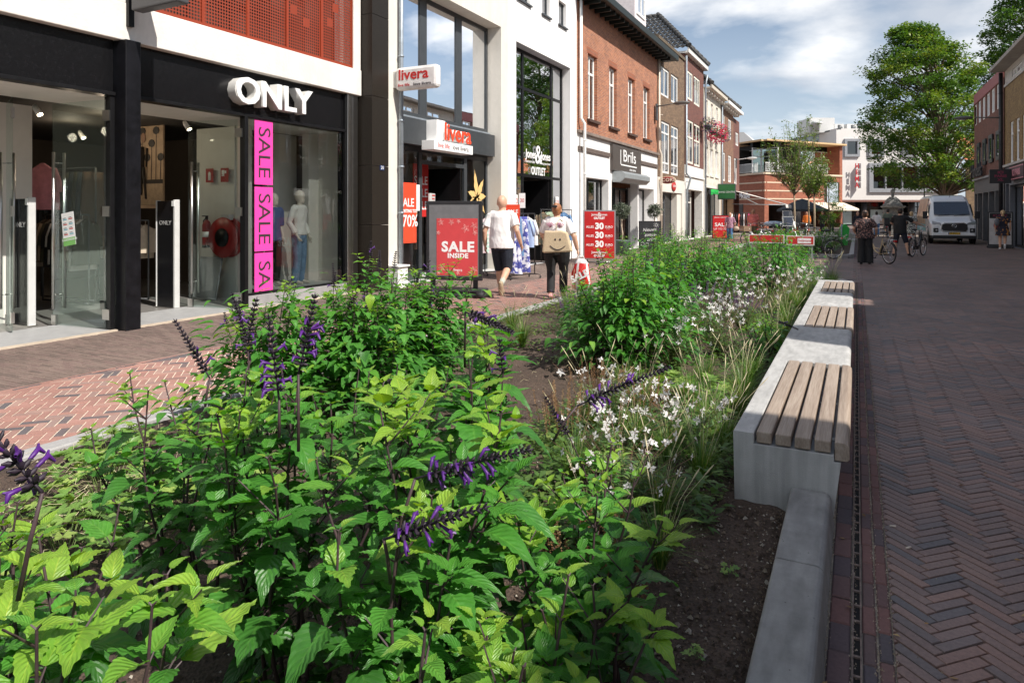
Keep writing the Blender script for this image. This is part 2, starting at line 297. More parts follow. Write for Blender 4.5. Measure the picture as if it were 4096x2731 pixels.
# ================= ground, paving, kerbs =================
GROUND = mat('ground_paving', (.17, .13, .115), .9, var=.2, scale=3)
m = MB(); m.add([(-250, -60, -.03), (250, -60, -.03), (250, 400, -.03), (-250, 400, -.03)], [(0, 1, 2, 3)]); m.build('ground', GROUND, kind='structure')
def clip(poly, x0, y0, x1, y1):
    for ax, lim, sgn in ((0, x0, 1), (0, x1, -1), (1, y0, 1), (1, y1, -1)):
        out = []
        for i in range(len(poly)):
            a, b = poly[i-1], poly[i]; ia, ib = sgn*(a[ax]-lim) >= 0, sgn*(b[ax]-lim) >= 0
            if ia != ib:
                t = (lim-a[ax])/(b[ax]-a[ax]); out.append((a[0]+(b[0]-a[0])*t, a[1]+(b[1]-a[1])*t))
            if ib: out.append(b)
        poly = out
        if len(poly) < 3: return None
    return poly
def paving(name, x0, y0, x1, y1, Wd, n, mt, gap=.0055, ang=45, deep_y=14, style='herring', zt=0., seed=1):
    rr = random.Random(seed); m = MB(); m.at = []
    ca, sa = cos(radians(ang)), sin(radians(ang))
    cs = [(x*ca+y*sa, -x*sa+y*ca) for x in (x0, x1) for y in (y0, y1)]
    i0, i1 = int(min(c[0] for c in cs)/Wd)-n-1, int(max(c[0] for c in cs)/Wd)+n+1
    j0, j1 = int(min(c[1] for c in cs)/Wd)-n-1, int(max(c[1] for c in cs)/Wd)+n+1
    def put(px, py, w, h):
        dx = [rr.uniform(-.0012, .0012) for _ in range(4)]
        q = [(px+gap/2+dx[0], py+gap/2+dx[1]), (px+w-gap/2+dx[2], py+gap/2+dx[0]), (px+w-gap/2+dx[1], py+h-gap/2+dx[3]), (px+gap/2+dx[3], py+h-gap/2+dx[2])]
        q = [(a*ca-b*sa, a*sa+b*ca) for a, b in q]
        mx_, Mx = min(a for a, b in q), max(a for a, b in q); my_, My = min(b for a, b in q), max(b for a, b in q)
        if Mx < x0 or mx_ > x1 or My < y0 or my_ > y1: return
        if mx_ < x0 or Mx > x1 or my_ < y0 or My > y1:
            q = clip(q, x0, y0, x1, y1)
            if not q: return
        z = zt+rr.uniform(-.0015, .0015); k = len(q); c = rr.random()
        if my_ < deep_y:
            cx, cy = sum(a for a, b in q)/k, sum(b for a, b in q)/k; s = .0022
            tl = rr.uniform(-.012, .012); tm = rr.uniform(-.012, .012)
            top = []
            for a, b in q:
                ddx, ddy = cx-a, cy-b; L_ = sqrt(ddx*ddx+ddy*ddy)+1e-9
                top.append((a+ddx/L_*s, b+ddy/L_*s, z+(a-cx)*tl+(b-cy)*tm))
            m.add(top+[(a, b, z-.0025) for a, b in q]+[(a, b, z-.012) for a, b in q], [tuple(range(k))]+[(k+i, k+(i+1) % k, (i+1) % k, i) for i in range(k)]+[(2*k+i, 2*k+(i+1) % k, k+(i+1) % k, k+i) for i in range(k)])
            m.at += [c]*(2*k+1)
        else:
            m.add([(a, b, z) for a, b in q], [tuple(range(k))]); m.at.append(c)
    if style == 'herring':
        for j in range(j0, j1):
            for i in range(i0, i1):
                d = (i-j) % (2*n)
                if d == 0: put(i*Wd, j*Wd, n*Wd, Wd)
                elif d == 2*n-1: put(i*Wd, j*Wd, Wd, n*Wd)
    else:
        Ln = n*Wd
        for i in range(i0//n-1, i1//n+2):
            for j in range(j0, j1): put(i*Ln+(j % 2)*Ln/2, j*Wd, Ln, Wd)
    return m.build(name, mt, kind='structure')
ROADB = rndmat('road_brick', [(0, (.115, .105, .108)), (.25, (.18, .125, .11)), (.5, (.235, .142, .115)), (.7, (.16, .124, .116)), (.88, (.25, .155, .125)), (1, (.19, .135, .118))], .6, .4, noise_amt=.38)
REDB = rndmat('red_paver', [(0, (.11, .1, .105)), (.1, (.14, .11, .11)), (.14, (.31, .165, .135)), (.4, (.37, .2, .165)), (.65, (.33, .175, .14)), (.85, (.28, .19, .165)), (1, (.39, .235, .19))], .85, .3)
DARKB = rndmat('dark_paver', [(0, (.13, .095, .08)), (.5, (.2, .145, .12)), (1, (.17, .115, .1))], .85, .3)
GUTB = rndmat('gutter_brick', [(0, (.08, .07, .078)), (.4, (.15, .075, .066)), (.7, (.185, .09, .078)), (1, (.11, .075, .072))], .8, .4)
SANDR = mat('joint_sand_dark', (.27, .23, .18), .95, var=.35, scale=9, bump=.6, bscale=200)
SANDL = mat('joint_sand_light', (.66, .56, .45), .95, var=.2, scale=12, bump=.5, bscale=200)
def sheet(name, x0, y0, x1, y1, z, mt, kind='structure'):
    m = MB(); m.add([(x0, y0, z), (x1, y0, z), (x1, y1, z), (x0, y1, z)], [(0, 1, 2, 3)]); return m.build(name, mt, kind=kind)
sheet('road_bed', -.11, -3, 6.75, 56, -.010, SANDR); sheet('road_bed', -4.87, 17.5, -.11, 26.7, -.010, SANDR)
sheet('pavement_bed', -8.95, -3, -4.87, 56, -.006, SANDL)
paving('road', .125, 1.4, 6.55, 54, .0505, 4, ROADB, gap=.0075, seed=3, deep_y=10)
paving('crossing_path', -4.75, 17.6, .12, 26.6, .0505, 4, ROADB, gap=.0065, seed=5)
paving('red_pavement', -6.80, 1.0, -4.88, 54, .0667, 3, REDB, gap=.0125, seed=8, deep_y=9)
paving('dark_pavement', -8.93, 1.0, -6.87, 54, .052, 4, DARKB, gap=.006, seed=9, ang=0, style='rows', deep_y=8)
paving('border_row', -6.865, 1.0, -6.805, 54, .06, 4, REDB, gap=.006, seed=10, ang=90, style='rows', deep_y=4)
for i, (a, b) in enumerate(((-.098, -.02), (.018, .068), (.071, .121))):
    m = MB(); m.at = []; rr = random.Random(20+i); y = 1.2
    while y < 46:
        l = rr.uniform(.185, .205); z = rr.uniform(-.003, .001); c = rr.random(); g = .003; e = .006
        x0, x1, ya, yb = a+rr.uniform(0, .003), b-rr.uniform(0, .003), y+g, y+l-g
        m.add([(x0+e, ya+e, z), (x1-e, ya+e, z), (x1-e, yb-e, z), (x0+e, yb-e, z), (x0, ya, z-.006), (x1, ya, z-.006), (x1, yb, z-.006), (x0, yb, z-.006)], [(0, 1, 2, 3), (4, 5, 1, 0), (5, 6, 2, 1), (6, 7, 3, 2), (7, 4, 0, 3)])
        m.at += [c]*5; y += l
    m.build('gutter_row', GUTB, kind='structure')
# slot drain
RUST = mat('rusty_steel', (.23, .17, .14), .7, .3, var=.45, scale=25, bump=.5, bscale=120)
m = MB(); m.box(-.0165, 1, -.012, -.011, 46, .004); m.box(.011, 1, -.012, .0165, 46, .004); m.box(-.011, 1, -.0125, .011, 46, -.0085, 1)
y = 1.2
while y < 30: m.box(-.011, y, -.008, .011, y+.012, -.001); y += .12
m.build('drain_channel', [RUST, mat('drain_dark', (.015, .012, .01), .9)], kind='structure')
# light kerb along the left edge and far bed outlines
def kerb_run(pts, w, z, name='kerb', mt=CONC, seg=1.0):
    """rounded kerb following a polyline, built of butted stones"""
    P = [Vector(p) for p in pts]
    for a, b in zip(P[:-1], P[1:]):
        d = (b-a); Ln = d.length; d.normalize(); nn = Vector((-d.y, d.x)); k = max(1, round(Ln/seg)); m = MB()
        for i in range(k):
            s0 = a+d*(Ln*i/k+.003); s1 = a+d*(Ln*(i+1)/k-.003)
            prof = [(-w/2, -.03), (w/2, -.03), (w/2, z-.012), (w/2-.012, z), (-w/2+.012, z), (-w/2, z-.012)]
            m.prism(prof, lambda u, v, t, s0=s0, s1=s1: ((s0 if t == 0 else s1).x+nn.x*u, (s0 if t == 0 else s1).y+nn.y*u, v), 0, 1)
        m.build(name, mt, kind='structure')
KERBL = mat('kerb_stone', (.38, .37, .36), .8, var=.08, scale=30, bump=.2, bscale=200, stain=.1)
kerb_run([(-4.805, .2), (-4.805, 16.6)], .15, .05, mt=KERBL)
kerb_run([(-4.81, 16.6), (-4.6, 17.3), (-4.1, 17.5), (-.9, 17.5), (-.35, 17.25), (-.17, 16.7), (-.17, 13.45)], .14, .10, mt=CONC, seg=.7)
kerb_run([(-4.81, 46), (-4.81, 27.6), (-4.6, 27.1), (-4.1, 26.9), (-.7, 26.9), (-.3, 27.1), (-.17, 27.6), (-.17, 45.5)], .16, .12, seg=.9)
# low concrete kerb in the foreground
KC = mat('kerb_concrete', (.30, .295, .285), .8, var=.16, scale=7, bump=.4, bscale=200, detail=12, stain=.2, pores=1)
def lowkerb(y0, y1):
    m = MB(); prof = [(-.31, -.05), (-.10, -.05), (-.118, .118)]+[(-.15+.032*cos(t), .118+.032*sin(t)) for t in [pi/8*i for i in range(1, 5)]]+[(-.302, .15), (-.31, .142)]
    m.prism(prof, lambda a, b, t: (a, t, b), y0, y1); return m.build('kerb', KC, kind='structure', bevel=.004)
lowkerb(3.075, 3.895); lowkerb(1.9, 3.067); lowkerb(.3, 1.892); lowkerb(-2, .292)
# soil
SOIL = mat('soil', (.088, .058, .042), .95, var=.7, scale=70, bump=1., bscale=70, detail=12, stain=.3)
def soil(x0, y0, x1, y1, st, base, amp, seed):
    m = MB(); nx, ny = int((x1-x0)/st), int((y1-y0)/st)
    for j in range(ny+1):
        for i in range(nx+1):
            x, y = x0+(x1-x0)*i/nx, y0+(y1-y0)*j/ny
            z = base+amp*noise.fractal(Vector((x*1.7, y*1.7, seed)), 1, 2, 6)+.012*noise.noise(Vector((x*14, y*14, 3)))
            e = min(x-x0, x1-x, y-y0, y1-y)
            m.v.append((x, y, z if e > .05 else min(z, .01)))
    m.f = [[j*(nx+1)+i, j*(nx+1)+i+1, (j+1)*(nx+1)+i+1, (j+1)*(nx+1)+i] for j in range(ny) for i in range(nx)]
    m.m = [0]*len(m.f); m.sm = [True]*len(m.f); m.build('soil', SOIL, kind='structure', recalc=False)
soil(-4.74, .2, -.30, 17.42, .04, .025, .022, 1.3); soil(-4.76, 27, -.22, 46, .2, .06, .03, 4.1)
# crumbs of soil and gravel
m = MB(); m.at = []
for i in range(26000):
    y = .3+11*R.random()**1.7; x = -4.7+4.38*R.random()
    if R.random() < .5: x = -.34-R.random()**1.5*1.6; y = .5+5*R.random()
    if x > -.62 and y > 3.85: continue
    z = .025+.022*noise.fractal(Vector((x*1.7, y*1.7, 1.3)), 1, 2, 6)+.006; s = R.uniform(.002, .008)*(1+1.3*(R.random() < .12))
    a = R.random()*6.28; b = a+2.1; c = a+4.2
    m.add([(x+s*cos(a), y+s*sin(a), z), (x+s*cos(b), y+s*sin(b), z+s*.3*R.random()), (x+s*cos(c), y+s*sin(c), z-s*.3), (x+R.uniform(-1,1)*s*.3, y, z+s*.9)], [(0, 1, 3), (1, 2, 3), (2, 0, 3)])
    m.at += [R.random()]*3
m.build('soil_crumbs', rndmat('crumbs', [(0, (.04, .028, .02)), (.55, (.1, .065, .045)), (.85, (.2, .15, .11)), (.97, (.4, .36, .3)), (1, (.5, .45, .38))], .9, .3), kind='stuff')
# ================= benches =================
def wood_mat(name, c0, c1_, c2_):
    m = bpy.data.materials.new(name); m.use_nodes = True; t = m.node_tree; b = t.nodes['Principled BSDF']; b.inputs['Roughness'].default_value = .65
    g = t.nodes.new('ShaderNodeNewGeometry'); oi = t.nodes.new('ShaderNodeObjectInfo')
    ad = t.nodes.new('ShaderNodeVectorMath'); ad.operation = 'ADD'; sc = t.nodes.new('ShaderNodeVectorMath'); sc.operation = 'SCALE'; sc.inputs['Scale'].default_value = 37
    cb = t.nodes.new('ShaderNodeCombineXYZ'); t.links.new(oi.outputs['Random'], cb.inputs[0]); t.links.new(oi.outputs['Random'], cb.inputs[1]); t.links.new(cb.outputs[0], sc.inputs[0])
    t.links.new(g.outputs['Position'], ad.inputs[0]); t.links.new(sc.outputs[0], ad.inputs[1])
    mp = t.nodes.new('ShaderNodeMapping'); mp.inputs['Scale'].default_value = (14, .55, 10); t.links.new(ad.outputs[0], mp.inputs[0])
    w = t.nodes.new('ShaderNodeTexNoise'); w.inputs['Scale'].default_value = 1.0; w.inputs['Distortion'].default_value = 1.2; w.inputs['Detail'].default_value = 4; t.links.new(mp.outputs[0], w.inputs['Vector'])
    m2 = t.nodes.new('ShaderNodeMapping'); m2.inputs['Scale'].default_value = (160, 5, 60); t.links.new(ad.outputs[0], m2.inputs[0]); n = t.nodes.new('ShaderNodeTexNoise'); n.inputs['Scale'].default_value = 1; n.inputs['Detail'].default_value = 6; t.links.new(m2.outputs[0], n.inputs['Vector'])
    mm = t.nodes.new('ShaderNodeMath'); mm.operation = 'MULTIPLY_ADD'; mm.inputs[1].default_value = .6; t.links.new(w.outputs[0], mm.inputs[0]); mn = t.nodes.new('ShaderNodeMath'); mn.operation = 'MULTIPLY'; mn.inputs[1].default_value = .6; t.links.new(n.outputs[0], mn.inputs[0]); t.links.new(mn.outputs[0], mm.inputs[2])
    r = t.nodes.new('ShaderNodeValToRGB'); e = r.color_ramp.elements; e[0].position = .38; e[0].color = (*c0, 1); e[1].position = .56; e[1].color = (*c1_, 1); x = e.new(.72); x.color = (*c2_, 1)
    t.links.new(mm.outputs[0], r.inputs[0]); t.links.new(r.outputs[0], b.inputs['Base Color'])
    bu = t.nodes.new('ShaderNodeBump'); bu.inputs['Strength'].default_value = .4; bu.inputs['Distance'].default_value = .003; t.links.new(mm.outputs[0], bu.inputs['Height']); t.links.new(bu.outputs[0], b.inputs['Normal'])
    MT[name] = m; return m
SLAT = wood_mat('weathered_slat', (.20, .15, .115), (.29, .225, .175), (.37, .30, .24))
BC = mat('bench_concrete', (.46, .455, .44), .75, var=.10, scale=6, bump=.3, bscale=200, detail=12, stain=.16, pores=1)
BH = .405
def bench_prof(cut=False):
    if cut: return [(-.60, -.03), (-.115, -.03), (-.072, .31), (-.105, .31), (-.105, .345), (-.50, .345), (-.50, BH-.004), (-.504, BH), (-.604, BH), (-.608, BH-.006)]
    return [(-.60, -.03), (-.115, -.03), (-.072, .31), (-.05, .345)]+[(-.085+.04*cos(t), .365+.04*sin(t)) for t in [pi/10*i for i in range(0, 6)]]+[(-.604, BH), (-.608, BH-.006)]
def bench(y0, y1, s0, s1, label):
    e = empty('concrete_bench', (0, y0, 0), 0, label, 'bench', 'concrete benches along the planting bed')
    m = MB(); f = lambda a, b, t: (a, t, b); ll = s0-y0; lh = s1-y0
    if ll > .02: m.prism(bench_prof(), f, 0, ll-.001)
    if s1 > s0: m.prism(bench_prof(True), f, ll, lh)
    if y1-s1 > .02: m.prism(bench_prof(), f, lh+.001, y1-y0)
    m.build('concrete_base', BC, e, bevel=.005)
    if s1 > s0:
        for k in range(4):
            q = MB(); x0 = -.488+k*.0965; j = R.uniform(-.003, .003); q.box(x0, ll+.008+j, .352, x0+.078, lh-.006+j, .413); q.build('slat', SLAT, e, bevel=.006)
        q = MB(); prof = [(-.102, .318), (-.045, .318), (-.033, .33), (-.033, .375)]+[(-.065+.032*cos(t), .381+.032*sin(t)) for t in [pi/8*i for i in range(1, 5)]]+[(-.098, .413), (-.102, .409)]
        q.prism(prof, f, ll+.006, lh-.004); q.build('front_slat', SLAT, e, bevel=.003)
        q = MB()
        for t in (.12, .5, .88):
            yy = ll+(lh-ll)*t; q.box(-.487, yy, .3455, -.107, yy+.04, .3515)
            for k in range(4): q.lathe([(.004, 0), (.006, .002), (.004, .0045)], -.400+k*.0965, yy+.02, .3516, 6)
        q.build('bracket', STEEL, e)
    return e
bench(3.905, 6.10, 3.906, 5.94, 'nearest wooden slatted concrete bench with its cut end facing us beside the bare soil')
bench(6.108, 7.70, 7.70, 7.70, 'plain smooth concrete block without slats between the two nearer slatted seats')
bench(7.708, 10.5, 7.80, 9.60, 'middle slatted concrete bench, brown sunlit slats behind the plain block')
bench(10.508, 13.4, 11.4, 13.1, 'farthest slatted concrete bench at the end of the row by the parked black bicycle')
bench(44.0, 45.4, 45.4, 45.4, 'small distant concrete seat past the green litter bin')
# sand and grit lying along the kerb, a few dead leaves
m = MB(); m.at = []; rr = random.Random(31)
for i in range(5200):
    y = 1.6+9*rr.random()**1.5; x = rr.choice([-.108, -.012, .0695, .122])+rr.gauss(0, .006); s = rr.uniform(.0012, .0042); z = .0005
    if rr.random() < .12: x = .12+rr.random()**2*2.2
    a = rr.random()*6.28; m.add([(x+s*cos(a), y+s*sin(a), z-.003), (x+s*cos(a+2.1), y+s*sin(a+2.1), z-.003), (x+s*cos(a+4.2), y+s*sin(a+4.2), z-.003), (x, y, z+s*.8)], [(0, 1, 3), (1, 2, 3), (2, 0, 3)]); m.at += [rr.random()]*3
m.build('kerb_grit', rndmat('grit', [(0, (.2, .15, .1)), (.5, (.42, .34, .25)), (1, (.6, .52, .42))], .9, .3), kind='stuff', recalc=False)
m = MB(); m.at = []; rr = random.Random(32)
for i in range(150):
    y = 1.8+12*rr.random()**1.3; x = -.13+abs(rr.gauss(0, .5)) if rr.random() < .45 else rr.uniform(-4.6, -.4); z = .004 if x > -.2 else .06; s = rr.uniform(.008, .02)
    if -.62 < x < -.13: continue
    a = rr.random()*6.28; c, s_ = cos(a)*s, sin(a)*s; m.add([(x-c, y-s_, z), (x+s_*.5, y-c*.5, z+.006*rr.random()), (x+c, y+s_, z+.01*rr.random()), (x-s_*.5, y+c*.5, z+.004)], [(0, 1, 2), (0, 2, 3)]); m.at += [rr.random()]*2
m.build('leaf_litter', rndmat('dead_leaf', [(0, (.12, .06, .025)), (.6, (.28, .16, .06)), (1, (.42, .3, .14))], .8, .3), kind='stuff', recalc=False)
# litter on the paving
LIT = mat('cigarette_paper', (.7, .6, .5), .8, var=.3)
for lx, ly, lb in ((.21, 3.75, 'orange white cigarette end on the road bricks near the bench end'), (.15, 3.98, 'tiny white cigarette end on the dark bricks behind the other one')):
    m = MB(); a = R.random()*3; m.tube([(lx, ly, .006), (lx+.028*cos(a), ly+.028*sin(a), .006)], .0042, 8); tag(m.build('cigarette_end', LIT), lb, 'litter')
# ================= facade toolkit =================
X0 = -8.93
def TL(X=X0): return lambda u, v, w=0: (X+w, u, v)            # faces +x, u = y
def TR(X=6.5): return lambda u, v, w=0: (X-w, u, v)           # faces -x, u = y
def TF(ox, oy, ang):                                          # general vertical plane, outward = right-hand side of u
    c, s = cos(ang), sin(ang); return lambda u, v, w=0: (ox+u*c+w*s, oy+u*s-w*c, v)
def tb(m, T, u0, v0, w0, u1, v1, w1, mi=0):
    vs = [T(u, v, w) for v in (v0, v1) for u, w in ((u0, w0), (u1, w0), (u1, w1), (u0, w1))]
    return m.add(vs, [(0,3,2,1),(4,5,6,7),(0,1,5,4),(1,2,6,5),(2,3,7,6),(3,0,4,7)], mi)
def panel(T, u0, u1, v0, v1, ops, depth=.25, jm=0):
    m = MB(); us = sorted({u0, u1}|{o[0] for o in ops}|{o[1] for o in ops}); vs = sorted({v0, v1}|{o[2] for o in ops}|{o[3] for o in ops})
    us = [u for u in us if u0 <= u <= u1]; vs = [v for v in vs if v0 <= v <= v1]
    for a, b in zip(us[:-1], us[1:]):
        run = None
        for c, d in zip(vs[:-1], vs[1:]):
            hole = any(o[0] <= a+1e-6 and o[1] >= b-1e-6 and o[2] <= c+1e-6 and o[3] >= d-1e-6 for o in ops)
            if not hole: m.add([T(a, c), T(b, c), T(b, d), T(a, d)], [(0, 1, 2, 3)])
    for o in ops:
        a, b, c, d = o[:4]; dd = o[4] if len(o) > 4 else depth; j = jm
        for p, q in (((a, c), (a, d)), ((b, c), (b, d)), ((a, d), (b, d)), ((a, c), (b, c))):
            m.add([T(*p, 0), T(*q, 0), T(*q, -dd), T(*p, -dd)], [(0, 1, 2, 3)], j)
    # ends, top and back of the wall
    m.add([T(u0, v0), T(u0, v1), T(u0, v1, -.3), T(u0, v0, -.3)], [(0, 1, 2, 3)]); m.add([T(u1, v0), T(u1, v1), T(u1, v1, -.3), T(u1, v0, -.3)], [(0, 1, 2, 3)])
    return m
def shell(T, u0, u1, z1, parent, wallm, depth=7, floors=(), inm=None, roof=True):
    m = MB(); t = .15
    tb(m, T, u0+.01, -.02, -depth, u0+t, z1, -.32); tb(m, T, u1-t, -.02, -depth, u1-.01, z1, -.32); tb(m, T, u0+t, -.02, -depth, u1-t, z1, -depth+t)
    if roof: tb(m, T, u0+.01, z1+.002, -depth, u1-.01, z1+.15, -.05)
    m.build('side_wall', wallm, parent)
    m = MB()
    for z in floors: tb(m, T, u0+t+.01, z-.2, -depth+t+.01, u1-t-.01, z, -.34)
    tb(m, T, u0+t+.02, 0, -depth+t+.02, u1-t-.02, z1-.01, -depth+t+.03)
    m.build('inner_floor', inm or INT, parent)
def window(T, parent, u0, u1, v0, v1, d=.12, fm=WPAINT, fw=.06, cols=(), rows=(), gm=None, sill=None, cur=None, sm=None, name='window', fd=.06, cw=None):
    m = MB(); a, b = -d-fd, -d
    tb(m, T, u0, v0, a, u0+fw, v1, b); tb(m, T, u1-fw, v0, a, u1, v1, b); tb(m, T, u0+fw, v1-fw, a, u1-fw, v1, b); tb(m, T, u0+fw, v0, a, u1-fw, v0+fw, b)
    q = cw or fw*.8
    for c in cols: uu = u0+(u1-u0)*c; tb(m, T, uu-q/2, v0+fw, a+.003, uu+q/2, v1-fw, b-.003)
    for r in rows: vv = v0+(v1-v0)*r; tb(m, T, u0+fw, vv-q/2, a+.005, u1-fw, vv+q/2, b+.006)
    o = m.build(name, fm, parent)
    g = MB(); w = (a+b)/2; g.add([T(u0+fw*.5, v0+fw*.5, w), T(u1-fw*.5, v0+fw*.5, w), T(u1-fw*.5, v1-fw*.5, w), T(u0+fw*.5, v1-fw*.5, w)], [(0, 1, 2, 3)]); g.build('pane', gm or GLASS, o)
    if sill is not None:
        s = MB(); tb(s, T, u0-.06, v0-sill, -d, u1+.06, v0-.003, .07); s.build('sill', sm or WPAINT, o)
    if cur:
        s = MB(); n = int((u1-u0)/.05)+2; lo, hi = cur if isinstance(cur, tuple) else (0, 1)
        for i in range(n):
            ua, ub = u0+(u1-u0)*i/n, u0+(u1-u0)*(i+1)/n
            t0 = (i/n > .3 and i/n < .62) if cur == 'open' else False
            if t0: continue
            za = v0+(v1-v0)*lo; zb = v0+(v1-v0)*hi
            s.add([T(ua, za, a-.1-.03*(i % 2)), T(ub, za, a-.1-.03*((i+1) % 2)), T(ub, zb, a-.1-.03*((i+1) % 2)), T(ua, zb, a-.1-.03*(i % 2))], [(0, 1, 2, 3)])
        s.build('curtain', mat('curtain', (.6, .58, .53), .8, var=.05), o)
    return o
def pipe(name, pts, r, mt, label, brackets=(), cat='drainpipe', boxes=None):
    e = empty(name, pts[0], 0, label, cat); P0 = Vector(pts[0])
    m = MB(); m.tube([Vector(p)-P0 for p in pts], r, 10); m.build('pipe', mt, e)
    for z in brackets:
        q = MB(); c = Vector(pts[-1])-P0; q.lathe([(r+.012, -.02), (r+.014, 0), (r+.012, .02)], c.x, c.y, z-P0.z, 10); q.build('collar', mt, e)
    return e
def oprism(m, T, poly, w0, w1, mi=0):      # polygon in (u,v)
    return m.prism(poly, lambda a, b, t: T(a, b, t), w0, w1, mi)
L0 = TL()
BRILR = brick('orange_red_brick', (.47, .15, .06), (.27, .075, .04), (.36, .27, .2), bw=.22, bh=.062)
BROWNB = brick('tan_brown_brick', (.30, .19, .11), (.17, .105, .065), (.09, .07, .055), bw=.22, bh=.065)
DREDB = brick('dark_red_brick', (.22, .07, .05), (.15, .05, .04), (.13, .09, .075), bw=.21, bh=.06)
CREAMB = brick('cream_painted_brick', (.76, .72, .62), (.70, .66, .57), (.58, .54, .46), bw=.22, bh=.07)
BRNB2 = brick('far_brown_brick', (.30, .14, .08), (.2, .1, .065), (.17, .13, .1), bw=.22, bh=.065)
SOFFIT = mat('dark_soffit', (.012, .018, .016), .5, var=.2)
TILE = mat('roof_tile', (.07, .068, .065), .7, var=.35, scale=14, bump=.4)
def tiled_roof(T, u0, u1, z0, z1, w0, w1, parent, rows=8, pitch=.27, name='roof', ridge=True):
    m = MB(); n = int((u1-u0)/pitch)*6
    for r in range(rows):
        a, b = r/rows, (r+1)/rows
        vs = []
        for t, lift in ((a, .05), (b, .01)):
            for i in range(n+1):
                u = u0+(u1-u0)*i/n; ph = (i % 6)/6*2*pi; vs.append(T(u, z0+(z1-z0)*t+lift+.035*sin(ph), w0+(w1-w0)*t))
        m.add(vs, [(i, i+1, n+2+i, n+1+i) for i in range(n)], 0, True)
    o = m.build(name, TILE, parent, recalc=False)
    if ridge:
        q = MB(); k = int((u1-u0)/.33)
        for i in range(k):
            ua = u0+(u1-u0)*i/k; ub = u0+(u1-u0)*(i+1)/k+.03; q.tube([T(ua, z1+.03, w1), T(ub, z1+.045, w1)], [.11, .13], 8)
        q.build('ridge_tiles', TILE, o)
    return o
def tile_plane(m, A, B, C, D_, row=.34, pitch=.3):      # eave A->B, ridge D_->C
    A, B, C, D_ = map(Vector, (A, B, C, D_)); nn = (B-A).cross(D_-A).normalized(); nn = nn if nn.z > 0 else -nn; n = max(2, int((D_-A).length/row))
    for r in range(n):
        a0, b0 = A.lerp(D_, r/n), B.lerp(C, r/n); a1, b1 = A.lerp(D_, (r+1)/n), B.lerp(C, (r+1)/n); L_ = (b0-a0).length; k = max(1, int(L_/pitch))*4
        vs = [a0.lerp(b0, i/k)+nn*(.075+.05*sin(i*pi/2)) for i in range(k+1)]+[a1.lerp(b1, i/k)+nn*(.02+.05*sin(i*pi/2)) for i in range(k+1)]+[a0.lerp(b0, i/k)+nn*(.03+.04*sin(i*pi/2)) for i in range(k+1)]
        m.add(vs, [(i, i+1, k+2+i, k+1+i) for i in range(k)]+[(2*k+2+i, 2*k+3+i, i+1, i) for i in range(k)], 0, False)
def hip_roof(parent, xf, xb, y0, y1, z0, z1):
    ym = (y0+y1)/2; dy = ym-y0; ax = xf-min(dy, 2.6)
    if dy > 4: P_ = [(ax, y0+2.6, z1), (ax, y1-2.6, z1)]
    else: P_ = [(ax, ym, z1)]*2
    m = MB(); tile_plane(m, (xf, y0, z0), (xf, y1, z0), P_[1], P_[0])
    if dy > 4: tile_plane(m, (xb, y0, z0), (xf, y0, z0), P_[0], (xb, P_[0][1], z1))
    else: tile_plane(m, (xb, y0, z0), (xf, y0, z0), P_[0], (xb, ym, z1))
    o = m.build('roof', TILE, parent, recalc=False)
    for a, b in (((xf, y0, z0+.12), P_[0]), ((xf, y1, z0+.12), P_[1]), (P_[0], (xb, P_[0][1], z1)) if dy <= 4 else (P_[0], P_[1])):
        a, b = Vector(a), Vector(b)+Vector((0, 0, .1)); k = int((b-a).length/.36); q = MB()
        for i in range(k): q.tube([a.lerp(b, i/k), a.lerp(b, (i+1.12)/k)], [.15, .115], 8)
        q.build('ridge_tiles', TILE, o)
# ================= fashion shop with white concrete beam =================
e = empty('shop_building', (0, 0, 0), 0, 'white concrete fashion shop with black fascia, red perforated screen and open glass doors', 'building')
SLABM = mat('painted_concrete', (.78, .74, .69), .85, var=.05, scale=3, bump=.5, bscale=25, detail=10, stain=.13)
m = MB(); m.box(-9.4, 1.5, 3.955, -8.93, 10.94, 4.47); m.box(-9.4, 1.5, 4.472, -8.95, 6.32, 9.5); m.box(-9.4, 10.72, 4.472, -8.95, 10.94, 9.5); m.build('concrete_beam', SLABM, e, bevel=.012)
m = MB(); m.box(-9.75, 1.5, 4.3, -9.6, 10.9, 9.4); m.build('upper_wall', mat('upper_wall_grey', (.05, .04, .035), .9), e)
# perforated screen
pm = bpy.data.materials.new('perforated_red'); pm.use_nodes = True; t = pm.node_tree; b = t.nodes['Principled BSDF']; b.inputs['Base Color'].default_value = (.27, .042, .016, 1); b.inputs['Roughness'].default_value = .5
g = t.nodes.new('ShaderNodeNewGeometry'); s = t.nodes.new('ShaderNodeSeparateXYZ'); t.links.new(g.outputs['Position'], s.inputs[0])
def mth(op, a, b_=None):
    n = t.nodes.new('ShaderNodeMath'); n.operation = op
    for i, x in enumerate((a, b_)):
        if x is None: continue
        if isinstance(x, (int, float)): n.inputs[i].default_value = x
        else: t.links.new(x, n.inputs[i])
    return n.outputs[0]
fy = mth('SUBTRACT', mth('FRACT', mth('DIVIDE', s.outputs[1], .052)), .5); fz = mth('SUBTRACT', mth('FRACT', mth('DIVIDE', s.outputs[2], .052)), .5)
rad = mth('ADD', mth('MULTIPLY', fy, fy), mth('MULTIPLY', fz, fz)); hole = mth('LESS_THAN', rad, .125)
cy_ = mth('FLOOR', mth('DIVIDE', s.outputs[1], .156)); cz_ = mth('FLOOR', mth('DIVIDE', s.outputs[2], .156)); cv = t.nodes.new('ShaderNodeCombineXYZ'); t.links.new(cy_, cv.inputs[0]); t.links.new(cz_, cv.inputs[1])
